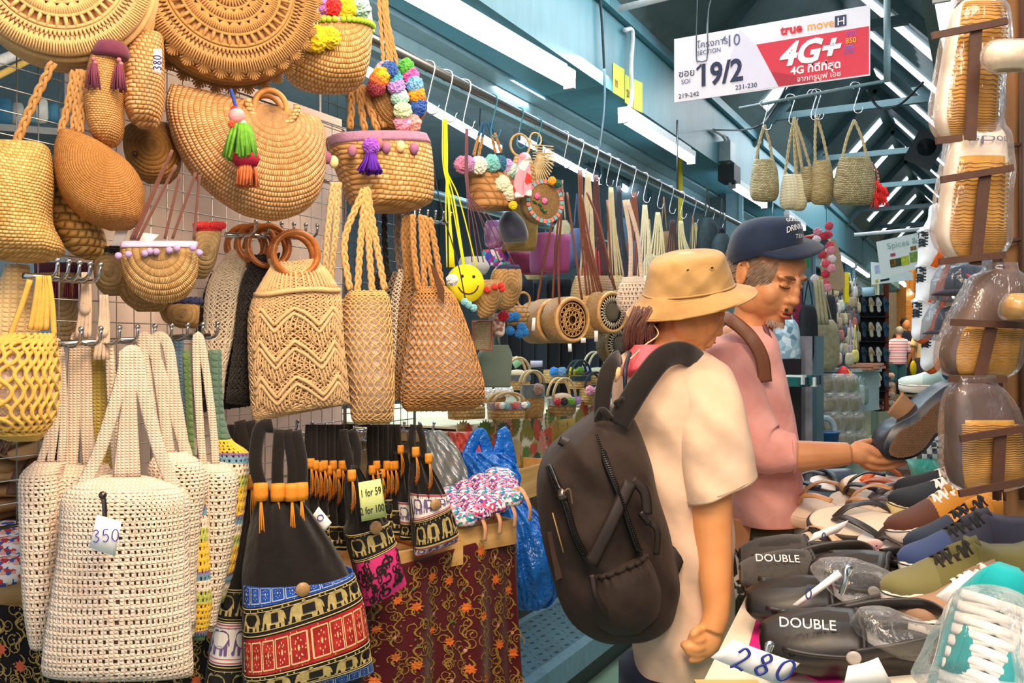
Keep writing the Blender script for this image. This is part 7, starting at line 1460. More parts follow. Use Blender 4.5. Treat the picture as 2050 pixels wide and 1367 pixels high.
# ---- sandals hung on the iron rack at the right edge
RK = thing('sandal_rack', 'rusty brown iron display rack with cross bars at the right edge', 'rack', Fr(2030, 500, 1.45, 0)); f = Fr(2030, 500, 1.45, 0)
for x in (1996, 2050): MB().tube(f.pts([(x, -40), (x, 1000)], .03), .008, 6).obj('post', IRON, RK)
for x in (2014, 2028):
    MB().tube([(f.l(x, 0)[0]+.0035*math.sin(i*1.0), .03, f.l(x, -20)[1]-i*.012) for i in range(72)], .0026, 5).obj('twisted_wire', IRON, RK)
for y in (80, 290, 480, 650, 820, 960): MB().tube(f.pts([(1990, y+8), (2060, y-4)], .03), .004, 6).obj('rung', IRON, RK)
MB().box((f.l(2052, 500)[0]+.02, .05, 0), (.05, .01, .9)).obj('side_panel', painted('8a6038', '4a2e1c', .5, .6, 8), RK, smooth=False)
def hung(label, R, d, bars, yaw=0, gold='c99636', white='e8dccc', split=0, kind='sole', bx=None):
    t, f, sf = bag('hanging_sandal', label, R, d, yaw, cat_='sandal', n=36, pw=.6)
    sf.mesh(fn=None).obj('sole', plain(white, .5, .05, 20), t)
    v0 = split; m = sf.mesh(v0=max(.05, v0), v1=.985, nv=26, off=.004); v = m.v[0]; cx = v[:, 0].mean(); v[:, 0] = cx+(v[:, 0]-cx)*.86; m.obj('tread_face', plain(gold, .55, .15, 30, .2), t)
    m = MB()
    for k in range(40):
        vv = max(.08, v0+.03)+(.95-max(.08, v0))*k/40; U = np.linspace(.16, .84, 25); zg = .006*np.abs(((U*7) % 1)*2-1); m.tube(sf.at(U, np.clip(vv+zg, 0, 1), .0045), .0013, 4)
    if kind == 'sole': m.obj('tread_ridges', plain(gold, .5, .1), t, kind='stuff')
    g = Surf(sf.R[:, :6]*np.array([1.0]*4+[1.18, 1]), 36, 3, .6); g.R = sf.R.copy(); g.R[:, 0] -= .007; g.R[:, 2] += .007; g.R[:, 4] += .009; g.R[0, 1] += .01; g.R[0, 3] += .01
    g.mesh(n=60, nv=50, fn=wr(.0025, 1.8)).obj('plastic_bag', film(.05, 'fff4f0'), t)
    bt = thing('rack_bracket', 'iron T bracket before the '+label, 'bracket', f)
    for a, b in bars: MB().bar(f.p(*a, -.05), f.p(*b, -.05), .006, .010).obj('cross_bar', IRON, bt, smooth=False)
    if bx: MB().bar(f.p(*bx[0], -.045), f.p(*bx[1], -.045), .004, .017).obj('upright_bar', IRON, bt, smooth=False)
    return t, f, sf
S1 = [(4, 1925, 1990, .012), (25, 1908, 2004, .02), (80, 1896, 2008, .024), (140, 1886, 1998, .024), (200, 1876, 1992, .024), (240, 1874, 1990, .022), (268, 1884, 1986, .016), (283, 1900, 1962, .005)]
hung('topmost wrapped ochre soled sandal', S1, 1.34, [((1866, 72), (2016, 42)), ((1874, 282), (1925, 276))], bx=((1954, 60), (1942, 280)))
S2 = [(252, 1928, 1995, .012), (275, 1908, 2008, .02), (330, 1896, 2012, .024), (400, 1884, 2010, .024), (460, 1878, 2008, .024), (490, 1884, 2006, .02), (512, 1902, 1992, .014), (518, 1920, 1970, .005)]
t, f, sf = hung('second wrapped ochre soled sandal from the top', S2, 1.34, [((1884, 360), (2028, 336)), ((1880, 524), (2012, 510))], bx=((1972, 350), (1952, 530)), split=.26)
text_on('aspoe', sf, .28, .19, .5, .07, 1, plain('5a5878', .6), 'lettering', t, .006)
S3 = [(540, 1985, 2020, .01), (556, 1955, 2034, .02), (600, 1930, 2040, .03), (650, 1905, 2040, .03), (700, 1888, 2030, .03), (740, 1892, 2022, .025), (758, 1920, 2000, .01)]
t, f, sf = hung('third wrapped brown sandal with ochre sole from the top', S3, 1.34, [((1904, 645), (2060, 652)), ((1900, 758), (2015, 760))], bx=((1985, 655), (1958, 765)), split=.50, white='5e4436')
S4 = [(765, 1920, 1975, .012), (785, 1905, 1998, .02), (830, 1898, 2022, .028), (880, 1898, 2036, .03), (930, 1898, 2040, .03), (965, 1908, 2034, .024), (982, 1935, 2005, .008)]
t, f, sf = hung('lowest wrapped sandal with ochre strap on the rack', S4, 1.30, [((1922, 878), (2060, 856)), ((1920, 988), (2060, 962))], bx=((2002, 870), (1996, 985)), split=.36, white='54403a')
for R, lab, c in (([(85, 1985, 2060, .01), (100, 1974, 2062, .02), (125, 1976, 2062, .02), (140, 1990, 2060, .01)], 'cream sandal sole cropped by the top right edge', 'f0dcc4'), ([(588, 2022, 2062, .01), (605, 2012, 2064, .02), (628, 2012, 2064, .02), (640, 2020, 2060, .01)], 'wrapped sandal cropped by the right edge at mid height', 'b88a3c')):
    t, f, sf = bag('hanging_sandal', lab, R, 1.25, 0, None, plain(c, .5), cat_='sandal', n=30); g = Surf(sf.R, 30, 3); g.R = sf.R+np.array([-.006, 0, .006, 0, .006, 0]); g.mesh(n=50, nv=30, fn=wr(.003, 2)).obj('plastic_bag', film(.08), t)
# orange and white sneakers and caps hung behind
for i, (x, y, r_) in enumerate(((1880, 560, 62), (1872, 630, 62), (1890, 690, 70), (1884, 490, 60))):
    t = sneaker(FrD(x, y, 3.1, (.42, .88, .15), (-.9, .42, -.25)), 'white and orange striped sneaker hanging in the aisle, %s' % ('second from the top', 'third from the top', 'lowest', 'topmost')[i], 'e8ecf0', 'dfe6ee', .24, .085, solec='ec6a1c', stripe='c84a10', lace='26303c'); t['group'] = 'striped sneakers on the cord'
for i, (x, y, h) in enumerate(((1935, 560, '1c2c44'), (1915, 640, '1f2a48'), (1975, 540, '24384c'), (1990, 570, '8ab0c0'))):
    f = Fr(x, y, 2.3+.05*i, 0); t = thing('cap', 'dark cap in clear plastic hung behind the sandals, %s' % ('upper left', 'lowest', 'upper right', 'pale one at far right')[i], 'cap', f)
    MB().lathe([(.055, -.03), (.052, 0), (.04, .03), (.001, .042)], n=24).obj('crown', cloth(h), t); MB().lathe([(.06, -.03), (.085, -.038), (.084, -.036), (.06, -.027)], n=24).obj('brim', cloth(h), t)
    MB().lathe([(.01, .10), (.05, .07), (.085, 0), (.09, -.05), (.03, -.06)], n=30).obj('plastic_bag', film(.07, 'e8f6ff'), t)
    strap(MB(), [(-.03, -.055, .01), (0, -.065, -.005), (.03, -.055, .01)], .003, .6).obj('red_trim', plain('c83048', .5), t)
# ---------------------------------------------------------------- hanging sign over the aisle
SY = 3.2; f = Fr(1545, 110, (P(1545, 110, 1)-CAM).y and SY/(ray(1545, 110).y), -math.degrees(TH))
t = thing('aisle_sign', 'hanging white and red sign board reading SOI 19/2 and 4G+', 'sign', f)
tl, tr2, br, bl = f.l(1350, 77), f.l(1742, 12), f.l(1740, 152), f.l(1350, 205)
tl = (tl[0], (tl[1]+tr2[1])/2); tr2 = (tr2[0], tl[1]); bl = (bl[0], (bl[1]+br[1])/2); br = (br[0], bl[1]); SW = tr2[0]-tl[0]; SHh = tl[1]-bl[1]
def sp(u, v, y=-.003): return (tl[0]+SW*u, y, tl[1]-SHh*v)
MB().box(((tl[0]+tr2[0])/2, 0, (tl[1]+bl[1])/2), (SW, .004, SHh)).obj('board', plain('e4e2ea', .5, .04, 4), t, smooth=False)
def panel(q, h, name, y=-.0032, th=.0008): a = [sp(*p) for p in q]; return MB().prism([(p[0], p[2]) for p in a], th, y).obj(name, plain(h, .5, .05, 6), t, smooth=False)
panel([(.445, .30), (.995, .30), (.995, .98), (.56, .98)], 'd23648', 'red_panel'); panel([(.36, .02), (.44, .30), (.56, .98), (.36, .98), (.30, .5)], 'dad6e6', 'pale_band'); panel([(.56, .98), (.52, .74), (.78, .98)], 'b02a3c', 'dark_red_wedge', -.0042)
SB = plain('2c3350', .6, .02); SG = plain('5a6080', .6); SW_ = plain('f4f2f4', .5, .02); SR = plain('d22c3c', .5); SO = plain('e8a02c', .5)
def st(body, u, v, size, mat, sx=1, y=-.0045, name='lettering', ext=.0004, bold=0): o = text(name, body, size, mat, t, sp(u, v, y), (PI/2, 0, 0), ext=ext, sx=sx, bold=bold); return o
st('19/2', .13, .80, SHh*.47, SB, .85, ext=.001, bold=.003); MB().prism([(p[0], p[2]) for p in (sp(*q) for q in ((.152, .455), (.152, .50), (.128, .56), (.124, .52)))], .001, -.005).obj('lettering', SB, t, smooth=False); st('ซอย', .025, .62, SHh*.155, SB); st('SOI', .04, .73, SHh*.10, SG); st('โครงการ', .13, .21, SHh*.14, SG); st('SECTION', .13, .32, SHh*.10, SG, .9); st('10', .285, .26, SHh*.25, SG, .9)
MB().prism([(p[0], p[2]) for p in (sp(*q) for q in ((.284, .085), (.284, .12), (.270, .155), (.268, .13)))], .001, -.005).obj('lettering', SG, t, smooth=False); st('219-242', .025, .95, SHh*.10, SB); st('231-230', .335, .94, SHh*.10, SB)
st('true', .57, .22, SHh*.19, SR, .95, ext=.0009, bold=.0015); st('move', .70, .22, SHh*.18, SO, .95); panel([(.835, .08), (.89, .08), (.89, .24), (.835, .24)], '3a3f58', 'h_badge', -.0042); st('H', .845, .22, SHh*.16, SW_, 1, -.0055)
o = st('4G+', .56, .68, SHh*.46, SW_, 1.0, -.005, ext=.0012, bold=.004); o.data.transform(Matrix(((1, .28, 0, 0), (0, 1, 0, 0), (0, 0, 1, 0), (0, 0, 0, 1)))); st('PLUS', .79, .50, SHh*.06, SG, 1, -.0062)
st('4G ที่ดีที่สุด', .62, .83, SHh*.155, SW_, 1.0, bold=.001); st('จากทรูมูฟ เอช', .65, .95, SHh*.11, SW_)
for b_, v, h in (('900', .40, 'b05ab0'), ('850', .50, 'e8c03a'), ('1800', .58, '6a7ad8'), ('2100', .65, '5a6ac0')): st(b_, .885 if len(b_) == 3 else .875, v, SHh*(.11 if len(b_) == 3 else .08), plain(h, .5), .9)
m = MB()
for L in ([(1396, -20), (1394, 110), (1400, 122), (1410, 122), (1416, 110), (1418, 20), (1432, -20)],): strap(m, f.pts(L, -.006), .0022, 1, 5)
m.obj('hanging_wire', metal('707c84', .4), t)
WF = thing('sign_frame', 'grey steel frame and pipe under the aisle sign', 'frame', f); GP = painted('5f7a80', '3a4a4e', .4, .45, 6)
MB().tube(f.pts([(1776, -30), (1776, 163)], .03), .011, 8).obj('post', GP, WF); MB().tube(f.pts([(1238, 18), (1390, -20)], .03), .014, 8).obj('top_pipe', plain('c8ccd0', .4), WF)
MB().tube([f.p(1480, 217, .03), f.p(1782, 160, .03)], .006, 8).obj('hook_pipe', GP, WF)
def wire(label, pts, r=.004, h='1c2226', cat_='cable'): o = Vector(pts[0]); return tag(strap(MB(), [tuple(Vector(p)-o) for p in pts], r, 1, 6, 10).obj('cable', plain(h, .5), M=Matrix.Translation(o)), label, cat_)
# straw bags hung from the pipe
for i, (x, y, w, h, hx, hy, hs, lab, mt) in enumerate(((1530, 320, 56, 84, 1530, 250, 0, 'left-most of the straw bags under the sign, narrow trapezoid', weave('8f8458', 'cfc498', 170, 120, 'planar')), (1583, 350, 40, 70, 1590, 235, 0, 'pale knitted string bag in the bunch under the sign', knit('cfc8a8', 300, 240)), (1600, 350, 24, 72, 1590, 235, 0, 'slim pale bag in the middle of the bunch under the sign', knit('c8bf98', 300, 240)), (1614, 335, 28, 70, 1590, 235, 0, 'braided slim bag at the right of the bunch under the sign', weave('8f7c50', 'b8a878', 150, 100, 'planar')),
        (1645, 322, 44, 88, 1634, 230, 0, 'smooth straw bag between the bunch and the square one', weave('a08a58', 'd0bc88', 220, 100, 'planar')), (1711, 315, 84, 96, 1710, 240, 0, 'square straw bag with red tassels, right-most under the sign', weave('85784c', 'c8bc90', 160, 120, 'planar')))):
    dd = SY/ray(x, y).y+.05; ff = Fr(x, y+h/2, dd, 10); tt = thing('straw_bag', lab, 'bag', ff)
    Surf(rows(ff, [(y, x-w*.36, x+w*.36, .02), (y+h*.3, x-w*.44, x+w*.46, .035), (y+h*.75, x-w*.5, x+w*.5, .04), (y+h*.95, x-w*.4, x+w*.42, .025), (y+h, x-w*.2, x+w*.25, .005)])).mesh().obj('body', mt, tt)
    for q in (-.3, .3): braid(MB(), ff.pts([(x+w*q, y+2), ((x+hx)/2+w*q*.6, (y+hy)/2), (hx, hy)]), .0035).obj('handle', rope('b8ac84'), tt)
    if w > 80:
        m = MB(); m2 = MB()
        for k in range(7): tassel(m, ff.p(1752+k % 3*9, 362+k*6, -.02), .010, .035, 12, 1.8, k)
        m.obj('red_tassels', plain('e8302a', .8), tt, kind='stuff'); strap(MB(), ff.pts([(1745, 325), (1756, 345), (1760, 370)]), .004, 1).obj('beads', spots('c8302a 3a3a7a e8b03a', 300), tt)
for i, (x, y) in enumerate(((1530, 208), (1582, 196), (1626, 187), (1634, 186), (1712, 172))): o = bpy.data.objects.new('wire_hook', HOOKD); COL.objects.link(o); o.location = P(x, y, SY/ray(x, y).y+.03); o.rotation_euler = (0, 0, .3); o.scale = (1, 1, .8); tag(o, 'wire hook on the pipe under the aisle sign, %s from the left' % ORD[i], 'hook', 'hooks on the sign pipe')
wire('black cable drooping left of the aisle sign', [PX(1430, 260, -1.44), P(1500, 258, 3.4), P(1545, 225, 3.4), P(1600, 120, 3.4)])
wire('black cable swinging right of the straw bags', [P(1735, 180, 4.2), P(1760, 215, 4.2), P(1800, 210, 4.0), P(1848, 165, 3.8)], .006)
wire('dark cable hanging down the near beam', [PX(1200, -10, -1.43), PX(1206, 60, -1.43), PX(1210, 200, -1.43), PX(1196, 330, -1.42)], .006, '2a4048')
# conduits, stickers and junction box on the beam
wire('white bent conduit pipe beside the yellow stickers', [PX(1250, 60, -1.43), PX(1266, 64, -1.42), PX(1263, 130, -1.42), PX(1264, 200, -1.42), PX(1250, 228, -1.42)], .011, 'd0d8dc', 'conduit')
for i, (a, b_) in enumerate((((1428, 260), (1462, 372)), ((1436, 262), (1470, 370)))): wire('white flexible conduit by the junction box, %s' % ('left', 'right')[i], [PX(a[0], a[1], -1.43), PX(a[0]+24, a[1]+20, -1.41), PX(b_[0]-2, b_[1]-30, -1.41), PX(*b_, -1.41)], .010, 'c8d0d4', 'conduit')
for i, (x0, x1, y0, y1, dy) in enumerate(((1227, 1250, 125, 185, 14), (1251, 1268, 148, 205, 12), (1269, 1286, 158, 218, 8))):
    q = [PX(x0, y0, BX+.003), PX(x1, y0+dy, BX+.003), PX(x1, y1+dy, BX+.003), PX(x0, y1, BX+.003)]; o = q[0]; ob = MB().add([tuple(p-o) for p in q], [[0, 1, 2, 3]]).obj('notice_sticker', plain('d8e04a', .5, .06, 8), M=Matrix.Translation(o), solid=.001, smooth=False)
    tag(ob, 'yellow notice sticker on the teal beam, %s of three' % ('left', 'middle', 'right')[i], 'sticker')
    if i < 2: tx = text('lettering', ('10', '231')[i], .05, plain('8a4a1c', .6), ob, tuple(PX(x0+4, y1-12, BX+.006)-o), (PI/2, 0, PI/2), sx=.7 if i == 0 else .5)
p = PX(1443, 315, BX); t = thing('junction_box', 'white electrical box with a black lamp housing on the beam', 'box', Matrix.Translation(p)); MB().box((.03, .02, .03), (.08, .12, .12)).obj('cover', plain('a8c0c8', .4), t, smooth=False); MB().box((.04, .05, -.10), (.1, .16, .10)).obj('lamp_housing', plain('20282c', .5), t, smooth=False)
tag(MB().tube([(0, 0, .3), (0, 0, -1.2)], .014, 8).obj('yellow_pole', plain('d8c832', .5), M=Matrix.Translation(PX(1362, 400, -1.6))), 'thin yellow pole behind the hanging bag straps', 'pole')
f = Fr(1852, 300, 5.0, -20); t = thing('speaker', 'dark box loudspeaker fixed high under the right hand beam', 'speaker', f); MB().box((0, 0, 0), (.16, .14, .16), Matrix.Rotation(.5, 3, 'Y')).obj('cabinet', plain('22303a', .5), t, smooth=False); MB().lathe([(.05, 0), (.03, .01), (.001, .004)], (0, -.075, 0), 16, ax='Y').obj('cone', plain('141c22', .5), t)
# Spices & Tea banners
def banner(lab, q, d, yaw, lines, blobs=()):
    f = Fr(q[0][0], q[0][1], d, yaw); c = thing('banner', lab, 'sign', f); a = [f.l(*p) for p in q]; MB().prism(a, .003, 0).obj('sheet', plain('e4f0ee', .6, .03, 5), c, smooth=False)
    for b_, x, y, s_, h, rl in lines: text('lettering', b_, s_, plain(h, .6), c, f.p(x, y, -.003), (PI/2, math.radians(rl), 0), ext=.0003)
    for pts, h in blobs: MB().prism([f.l(*p) for p in pts], .001, -.002).obj('picture_patch', plain(h, .6, .3, 60), c, smooth=False)
    return c
def rot4(x, y, w, h, sl=-.2): return [(x, y), (x+w, y+w*sl), (x+w+h*.12, y+h+w*sl), (x+h*.12, y+h)]
banner('white banner reading Spices & Tea strung across the aisle', [(1754, 484), (1868, 459), (1876, 528), (1764, 556)], 5.8, -12, [('Spices & Tea', 1777, 499, .056, '8ab0a8', -12)], [(rot4(1781, 520, 22, 16), '2a4a30'), (rot4(1783, 521, 10, 12), 'e8903a'), (rot4(1803, 514, 16, 18), 'b8c83a'), (rot4(1820, 506, 18, 20), '7a9a4a'), (rot4(1838, 500, 20, 20), '1f6a4a'), (rot4(1846, 503, 10, 12), '2a60c8'), (rot4(1782, 508, 10, 6), 'b04a5a'), (rot4(1822, 494, 12, 8), '8a6a3a')])
banner('smaller white banner with black marks behind the Spices & Tea one', [(1743, 524), (1760, 526), (1826, 545), (1828, 560), (1745, 570)], 6.2, -12, [], [(rot4(1750, 532, 14, 16), 'b0b8d8'), (rot4(1762, 560, 18, 4), '20242a'), (rot4(1752, 560, 6, 6), 'c8b83a')])
tag(MB().tube([tuple(P(1710, 470, 5.9)-P(1710, 470, 5.9)), tuple(P(1872, 456, 5.7)-P(1710, 470, 5.9))], .012, 8).obj('white_pipe', plain('d8e0e4', .4), M=Matrix.Translation(P(1710, 470, 5.9))), 'white pipe across the aisle above the banner', 'pipe')
# ---------------------------------------------------------------- goods of the farther stalls
FARM = {}
def blob(name, label, x, y0, y1, w, d, h, yaw=30, cat_='bag', group=None, th=None, strapy=None, top=.6, mat=None):
    f = Fr(x, (y0+y1)/2, d, yaw); t = thing(name, label, cat_, f, group); s_ = (th or .28)*w*d/FPX; m = mat or plain(h, .7, .22, 30, .5)
    Surf(rows(f, [(y0, x-w*.5*top, x+w*.5*top, s_*.4), (y0+(y1-y0)*.2, x-w*.46, x+w*.46, s_), (y0+(y1-y0)*.8, x-w*.5, x+w*.5, s_), (y1, x-w*.3, x+w*.3, s_*.3)]), 20, 3).mesh().obj('body', m, t)
    if strapy is not None:
        for q in (-.25, .25): strap(MB(), f.pts([(x+w*q, y0+3), (x+w*q*.5, (y0+strapy)/2), (x, strapy)]), .006*d/6, .5, 5, 3).obj('strap', m, t)
    return t
SILV_ = spots('b8d0dc 8fb0c0 d8e8ee 6a8a9c a8c4d0', 35)
t = blob('drawstring_bag', 'silver grey elephant print drawstring bag beside the man in pink', 1575, 640, 740, 52, 4.6, 'a8c4d0', 20, strapy=600, mat=SILV_); f = Fr(1575, 690, 4.45, 20); m = MB()
for k in range(3): 
    for j in range(2): m.prism([(f.l(1556+k*15, 690+j*22)[0]+(x-.0)*.034, f.l(1556+k*15, 690+j*22)[1]+y*.036) for x, y in EL], .001, .02)
m.obj("elephant_print", plain("3a5a6c", .7), t, kind="stuff", smooth=False)
far = [('backpack', 'patterned turquoise and white backpack behind the man in pink, upper', 1552, 560, 650, 40, 4.9, '5aa0c0', 'SPOT'), ('backpack', 'blue and red patterned backpack behind the beard', 1540, 640, 690, 40, 4.8, '3a6ab8', 'SPOT2'), ('backpack', 'red and grey striped tall backpack right of the silver bag', 1590, 530, 660, 26, 5.2, 'a83a5c', None), ('tall_bag', 'coral and blue tall bag hanging behind the silver bag', 1600, 630, 720, 22, 5.3, 'e8705a', None),
       ('tall_bag', 'bright blue sliver of a bag next to the coral one', 1606, 665, 720, 12, 5.35, '2a8ad8', None), ('black_bag', 'large black nylon bag hanging before the canvas slings', 1618, 610, 730, 36, 5.0, '23262c', None), ('canvas_sling', 'big khaki canvas sling bag with long strap', 1652, 640, 742, 52, 5.6, 'b0a482', None), ('canvas_sling', 'dark grey sling bag behind the khaki one', 1662, 590, 700, 24, 5.9, '3a3e44', None),
       ('plush_bag', 'cream owl shaped bag with yellow patch on the far stall', 1700, 706, 732, 16, 7.4, 'd8cca8', None), ('plush_bag', 'pink and white small animal bag on the far stall', 1676, 705, 730, 18, 7.0, 'e8c8c0', None), ('plush_bag', 'white and yellow small bag beside the owl one', 1712, 700, 725, 14, 7.6, 'e8dc7a', None), ('plush_bag', 'lavender small bag above the owl one', 1702, 690, 708, 12, 7.7, 'b898c8', None)]
SPM = {'SPOT': spots('5aa0c0 e8f0f0 3a7aa8 d8e8e8 c86a7a', 40), 'SPOT2': spots('3a6ab8 e8e0e8 c83a5a 2a8ab0 f0e8a0', 45)}
for n_, lab, x, y0, y1, w, d, h, mk_ in far: blob(n_, lab, x, y0, y1, w, d, h, 30, strapy=y0-50, mat=SPM.get(mk_))
for i in range(3): strap(MB(), [tuple(P(1632+i*6, 560, 5.3)-P(1632, 560, 5.3)), tuple(P(1640+i*8, 650, 5.4)-P(1632, 560, 5.3))], .012, .3).obj('sling_strap', plain('c8bc98', .8), M=Matrix.Translation(P(1632, 560, 5.3))); tag(COL.objects[-1], 'khaki webbing strap leading up from the canvas slings, %s' % ORD[i], 'strap')
rd = random.Random(21)
cols = 'c8b898 8a7a64 d8d0c0 b8a484 6a6a70 e0d8c8 a8987c c87a6a 7a8a90 d8c8a0 585c64'.split()
for r_ in range(5):
    for i in range(11):
        x = 1652+i*6.2+rd.uniform(-2, 2); d = -1.32/((x-CXP)/FPX*CT-ST); k = d/5.6; y0 = 570+r_*34/k**.3+rd.uniform(-8, 8)
        blob('hanging_purse', '%s small purse in the crowded far left stall, %s row' % ({0: 'tan', 1: 'brown', 2: 'pale', 3: 'sand', 4: 'slate'}[i % 5]+' '+ORD[i], ORD[r_]), x, y0, y0+30/k**.5, 14, d, cols[(i*3+r_) % 11], 40, group='small purses on the far stall', strapy=y0-16)
for i in range(12):                              # clear wrapped slippers stacked below
    x = 1652+(i % 3)*20+i*2.2; y = 752+(i//3)*38; d = 5.6+(i % 3)*.6
    t = blob('wrapped_goods', 'beige slippers packed in clear plastic on the far stall front, %s' % ORD[i], x, y, y+34, 30, d, 'b8a888', 35, cat_='slippers', group='plastic wrapped slippers'); f = Fr(x, y+17, d-.06, 35); Surf(rows(f, [(y-4, x-12, x+12, .02), (y+8, x-18, x+18, .06), (y+30, x-18, x+18, .06), (y+40, x-10, x+10, .02)])).mesh(fn=wr(.01, 1)).obj('plastic_bag', film(.12), None, M=f); COL.objects[-1].name = 'plastic_wrap'; tag(COL.objects[-1], 'clear plastic around the packed slippers, %s' % ORD[i], 'plastic', 'plastic around the slippers')
for i in range(8):
    x = 1690+i*8; d = 7+i*.75; y = 1400*0+742+i*3; blob('paper_bag', 'white and green printed bag hanging from the far counter, %s from the near end' % ORD[i], x, y+16, y+88-i*7, 16, d, ('c8d4d0', '9ab0a0', 'dce4e0', 'b0bcb8')[i % 4], 45, group='printed bags on the far counter', strapy=y)
f = Fr(1735, 760, 11, 35); t = thing('counter', 'pale blue grey draped counter before the shoe rack', 'counter', f); a, b = f.l(1700, 742), f.l(1760, 742); z1 = f.l(1735, 822)[1]
MB().box(((a[0]+b[0])/2, .4, (a[1]+z1)/2), (b[0]-a[0], .8, a[1]-z1)).obj('draped_body', cloth('b8ccd0', .7, .4, 5), t, smooth=False); MB().box(((a[0]+b[0])/2, .4, a[1]), (b[0]-a[0]+.03, .86, .04)).obj('top', plain('d0dee0', .6), t, smooth=False)
for i in range(4): tag(MB().box((0, 0, 0), (.22, .3, .03)).obj('folded_insoles', plain('e8a888', .7), M=Fr(1728+i % 2*14, 738-i*3, 11, 35+i*8), smooth=False), 'stack layer of peach folded goods on the pale counter, %s from the bottom' % ORD[i], 'goods', 'peach goods on the counter')
# tall shoe rack
f = Fr(1745, 680, 12, 5); t = thing('shoe_rack', 'tall black shoe rack with reddish posts facing down the aisle', 'rack', f); a, b = f.l(1714, 590), f.l(1774, 590); z1 = f.l(1760, 800)[1]; W_ = b[0]-a[0]; H_ = a[1]-z1
MB().box((a[0]+W_/2, .05, (a[1]+z1)/2), (W_, .04, H_)).obj('black_backing', plain('1a1c20', .7), t, smooth=False)
for x in (a[0], b[0]): MB().box((x, 0, (a[1]+z1)/2), (.05, .05, H_+.3)).obj('post', plain('8a3c28', .5), t, smooth=False)
for r_ in range(4):
    z = a[1]-H_*(.10+.235*r_)
    MB().box((a[0]+W_/2, -.03, z-.16), (W_, .10, .015)).obj('shelf', plain('2a2426', .6), t, smooth=False)
    for c_ in range(4):
        h = ('2f4a58', 'd8c8a0', 'd8d4cc', '2a5a78')[c_]
        s_ = flip(Fr(0, 0, 1), 'flat shoe on the tall far rack, %s row from the top, %s column' % (ORD[r_], ORD[c_]), .22, .075, h, '3a3430', ('16303c', 'c8a878', 'e8e0d0', '1a4a60')[c_], .02, 'v', .012); s_['group'] = 'flat shoes on the tall rack'
        s_.matrix_world = f.M @ Matrix.Translation((a[0]+W_*(.14+.24*c_), -.08, z)) @ Matrix.Rotation(PI/2*.88, 4, 'X') @ Matrix.Rotation(-PI/2, 4, 'Z')
card('price_tag', 'pale blue price card on top of the tall shoe rack', Fr(1738, 583, 11.8, 10), [(1725, 576), (1751, 574), (1752, 592), (1727, 594)], mat=plain('b8dce8', .6))
for i in range(8): tag(Surf([(-.13, .05, .13, .05, .08), (-.15, 0, .15, 0, .10), (-.13, -.05, .13, -.05, .08)][:], 16, 3).mesh().obj('shoe_pack', spots('6a3a3c c8a8a0 3a2428 e0d0c8', 14), M=Fr(1764+i % 2*10, 816-i*9, 13, 30)), 'maroon pack of shoes stacked at the foot of the tall rack, %s from the bottom' % ORD[i], 'pack', 'shoe packs by the rack')
# cardboard cut-out, yellow panels, hanging strings
f = Fr(1668, 535, 5.8, 25); o = MB().prism([f.l(*q) for q in ((1664, 478), (1672, 480), (1680, 500), (1690, 545), (1692, 570), (1682, 582), (1664, 578), (1650, 560), (1646, 530), (1656, 500))], .02).obj('cardboard_shape', plain('c8a884', .8, .05), M=f, smooth=False); tag(o, 'drop shaped tan cardboard cut-out hanging above the canvas slings', 'cut-out')
m = MB(); [pom(tag(thing('garland', 'pink and red pompom garland hanging beside the cap visor', 'garland', Fr(1650, 500, 5.5, 0))), (rd.uniform(-.05, .05), rd.uniform(-.04, .04), -.025*i+.1), .026, ('e85a70', 'f0a0b0', 'd83a50')[i % 3]) for i in range(1)]
g = COL.objects['garland']
for i in range(14): pom(g, (rd.uniform(-.06, .06), rd.uniform(-.04, .04), -.03*i+.15), .026, ('e85a70', 'f0a0b0', 'd83a50', 'f0e0e4')[i % 4])
for i, (x, y, w, hh, d, h) in enumerate(((1694, 575, 10, 60, 8.2, 'e8cc1c'), (1640, 570, 16, 34, 6.2, 'e0c828'), (1615, 510, 8, 50, 6.0, '2a8a4a'))): tag(MB().box((0, 0, 0), (w*d/FPX, .02, hh*d/FPX)).obj('colour_panel', plain(h, .6), M=Fr(x, y, d, 20), smooth=False), ('tall yellow panel on the far stall post', 'yellow poster behind the cardboard cut-out', 'green strip hanging under the cap visor')[i], 'panel')
tag(MB().tube([(0, 0, 0), tuple(P(1655, 468, 6)-P(1600, 478, 5.6))], .015, 6).obj('red_rail', plain('b84a34', .5), M=Matrix.Translation(P(1600, 478, 5.6))), 'red painted rail above the garland', 'rail')
# drawer unit and leaning boards behind the man
f = Fr(1600, 830, 4.4, 30); t = thing('side_counter', 'dark counter with phone covers behind the man in pink', 'counter', f); p0 = f.l(1592, 765); MB().box((p0[0]+.02, .2, -.1), (.16, .3, .95*.8)).obj('cabinet', plain('2a2226', .5), t, smooth=False); MB().box((p0[0]+.03, .18, .19), (.2, .36, .02)).obj('top', wood('5a4030', '7a5840'), t, smooth=False)
for i in range(6): tag(MB().box((0, 0, 0), (.03, .10, .045)).obj('boxed_item', plain(('1a5a5a', 'd8e0dc', '2a3a4a')[i % 3], .4), M=Fr(1586+i*7, 764-i % 2*4, 4.2, 30+i*5), smooth=False), 'small boxed item on the dark counter, %s from the left' % ORD[i], 'box', 'small boxes on the dark counter')
tag(MB().box((0, 0, 0), (.045, .06, .95)).obj('leaning_board', plain('8f8a90', .6, .3, 9), M=Fr(1612, 850, 4.7, 20), smooth=False), 'mottled grey board standing at the end of the dark counter', 'board')
tag(MB().box((0, 0, 0), (.05, .06, .9)).obj('steel_locker', painted('5f7880', '3a4a50', .4, .5, 4), M=Fr(1635, 830, 5.0, 20), smooth=False), 'teal steel cabinet edge behind the grey board', 'cabinet')
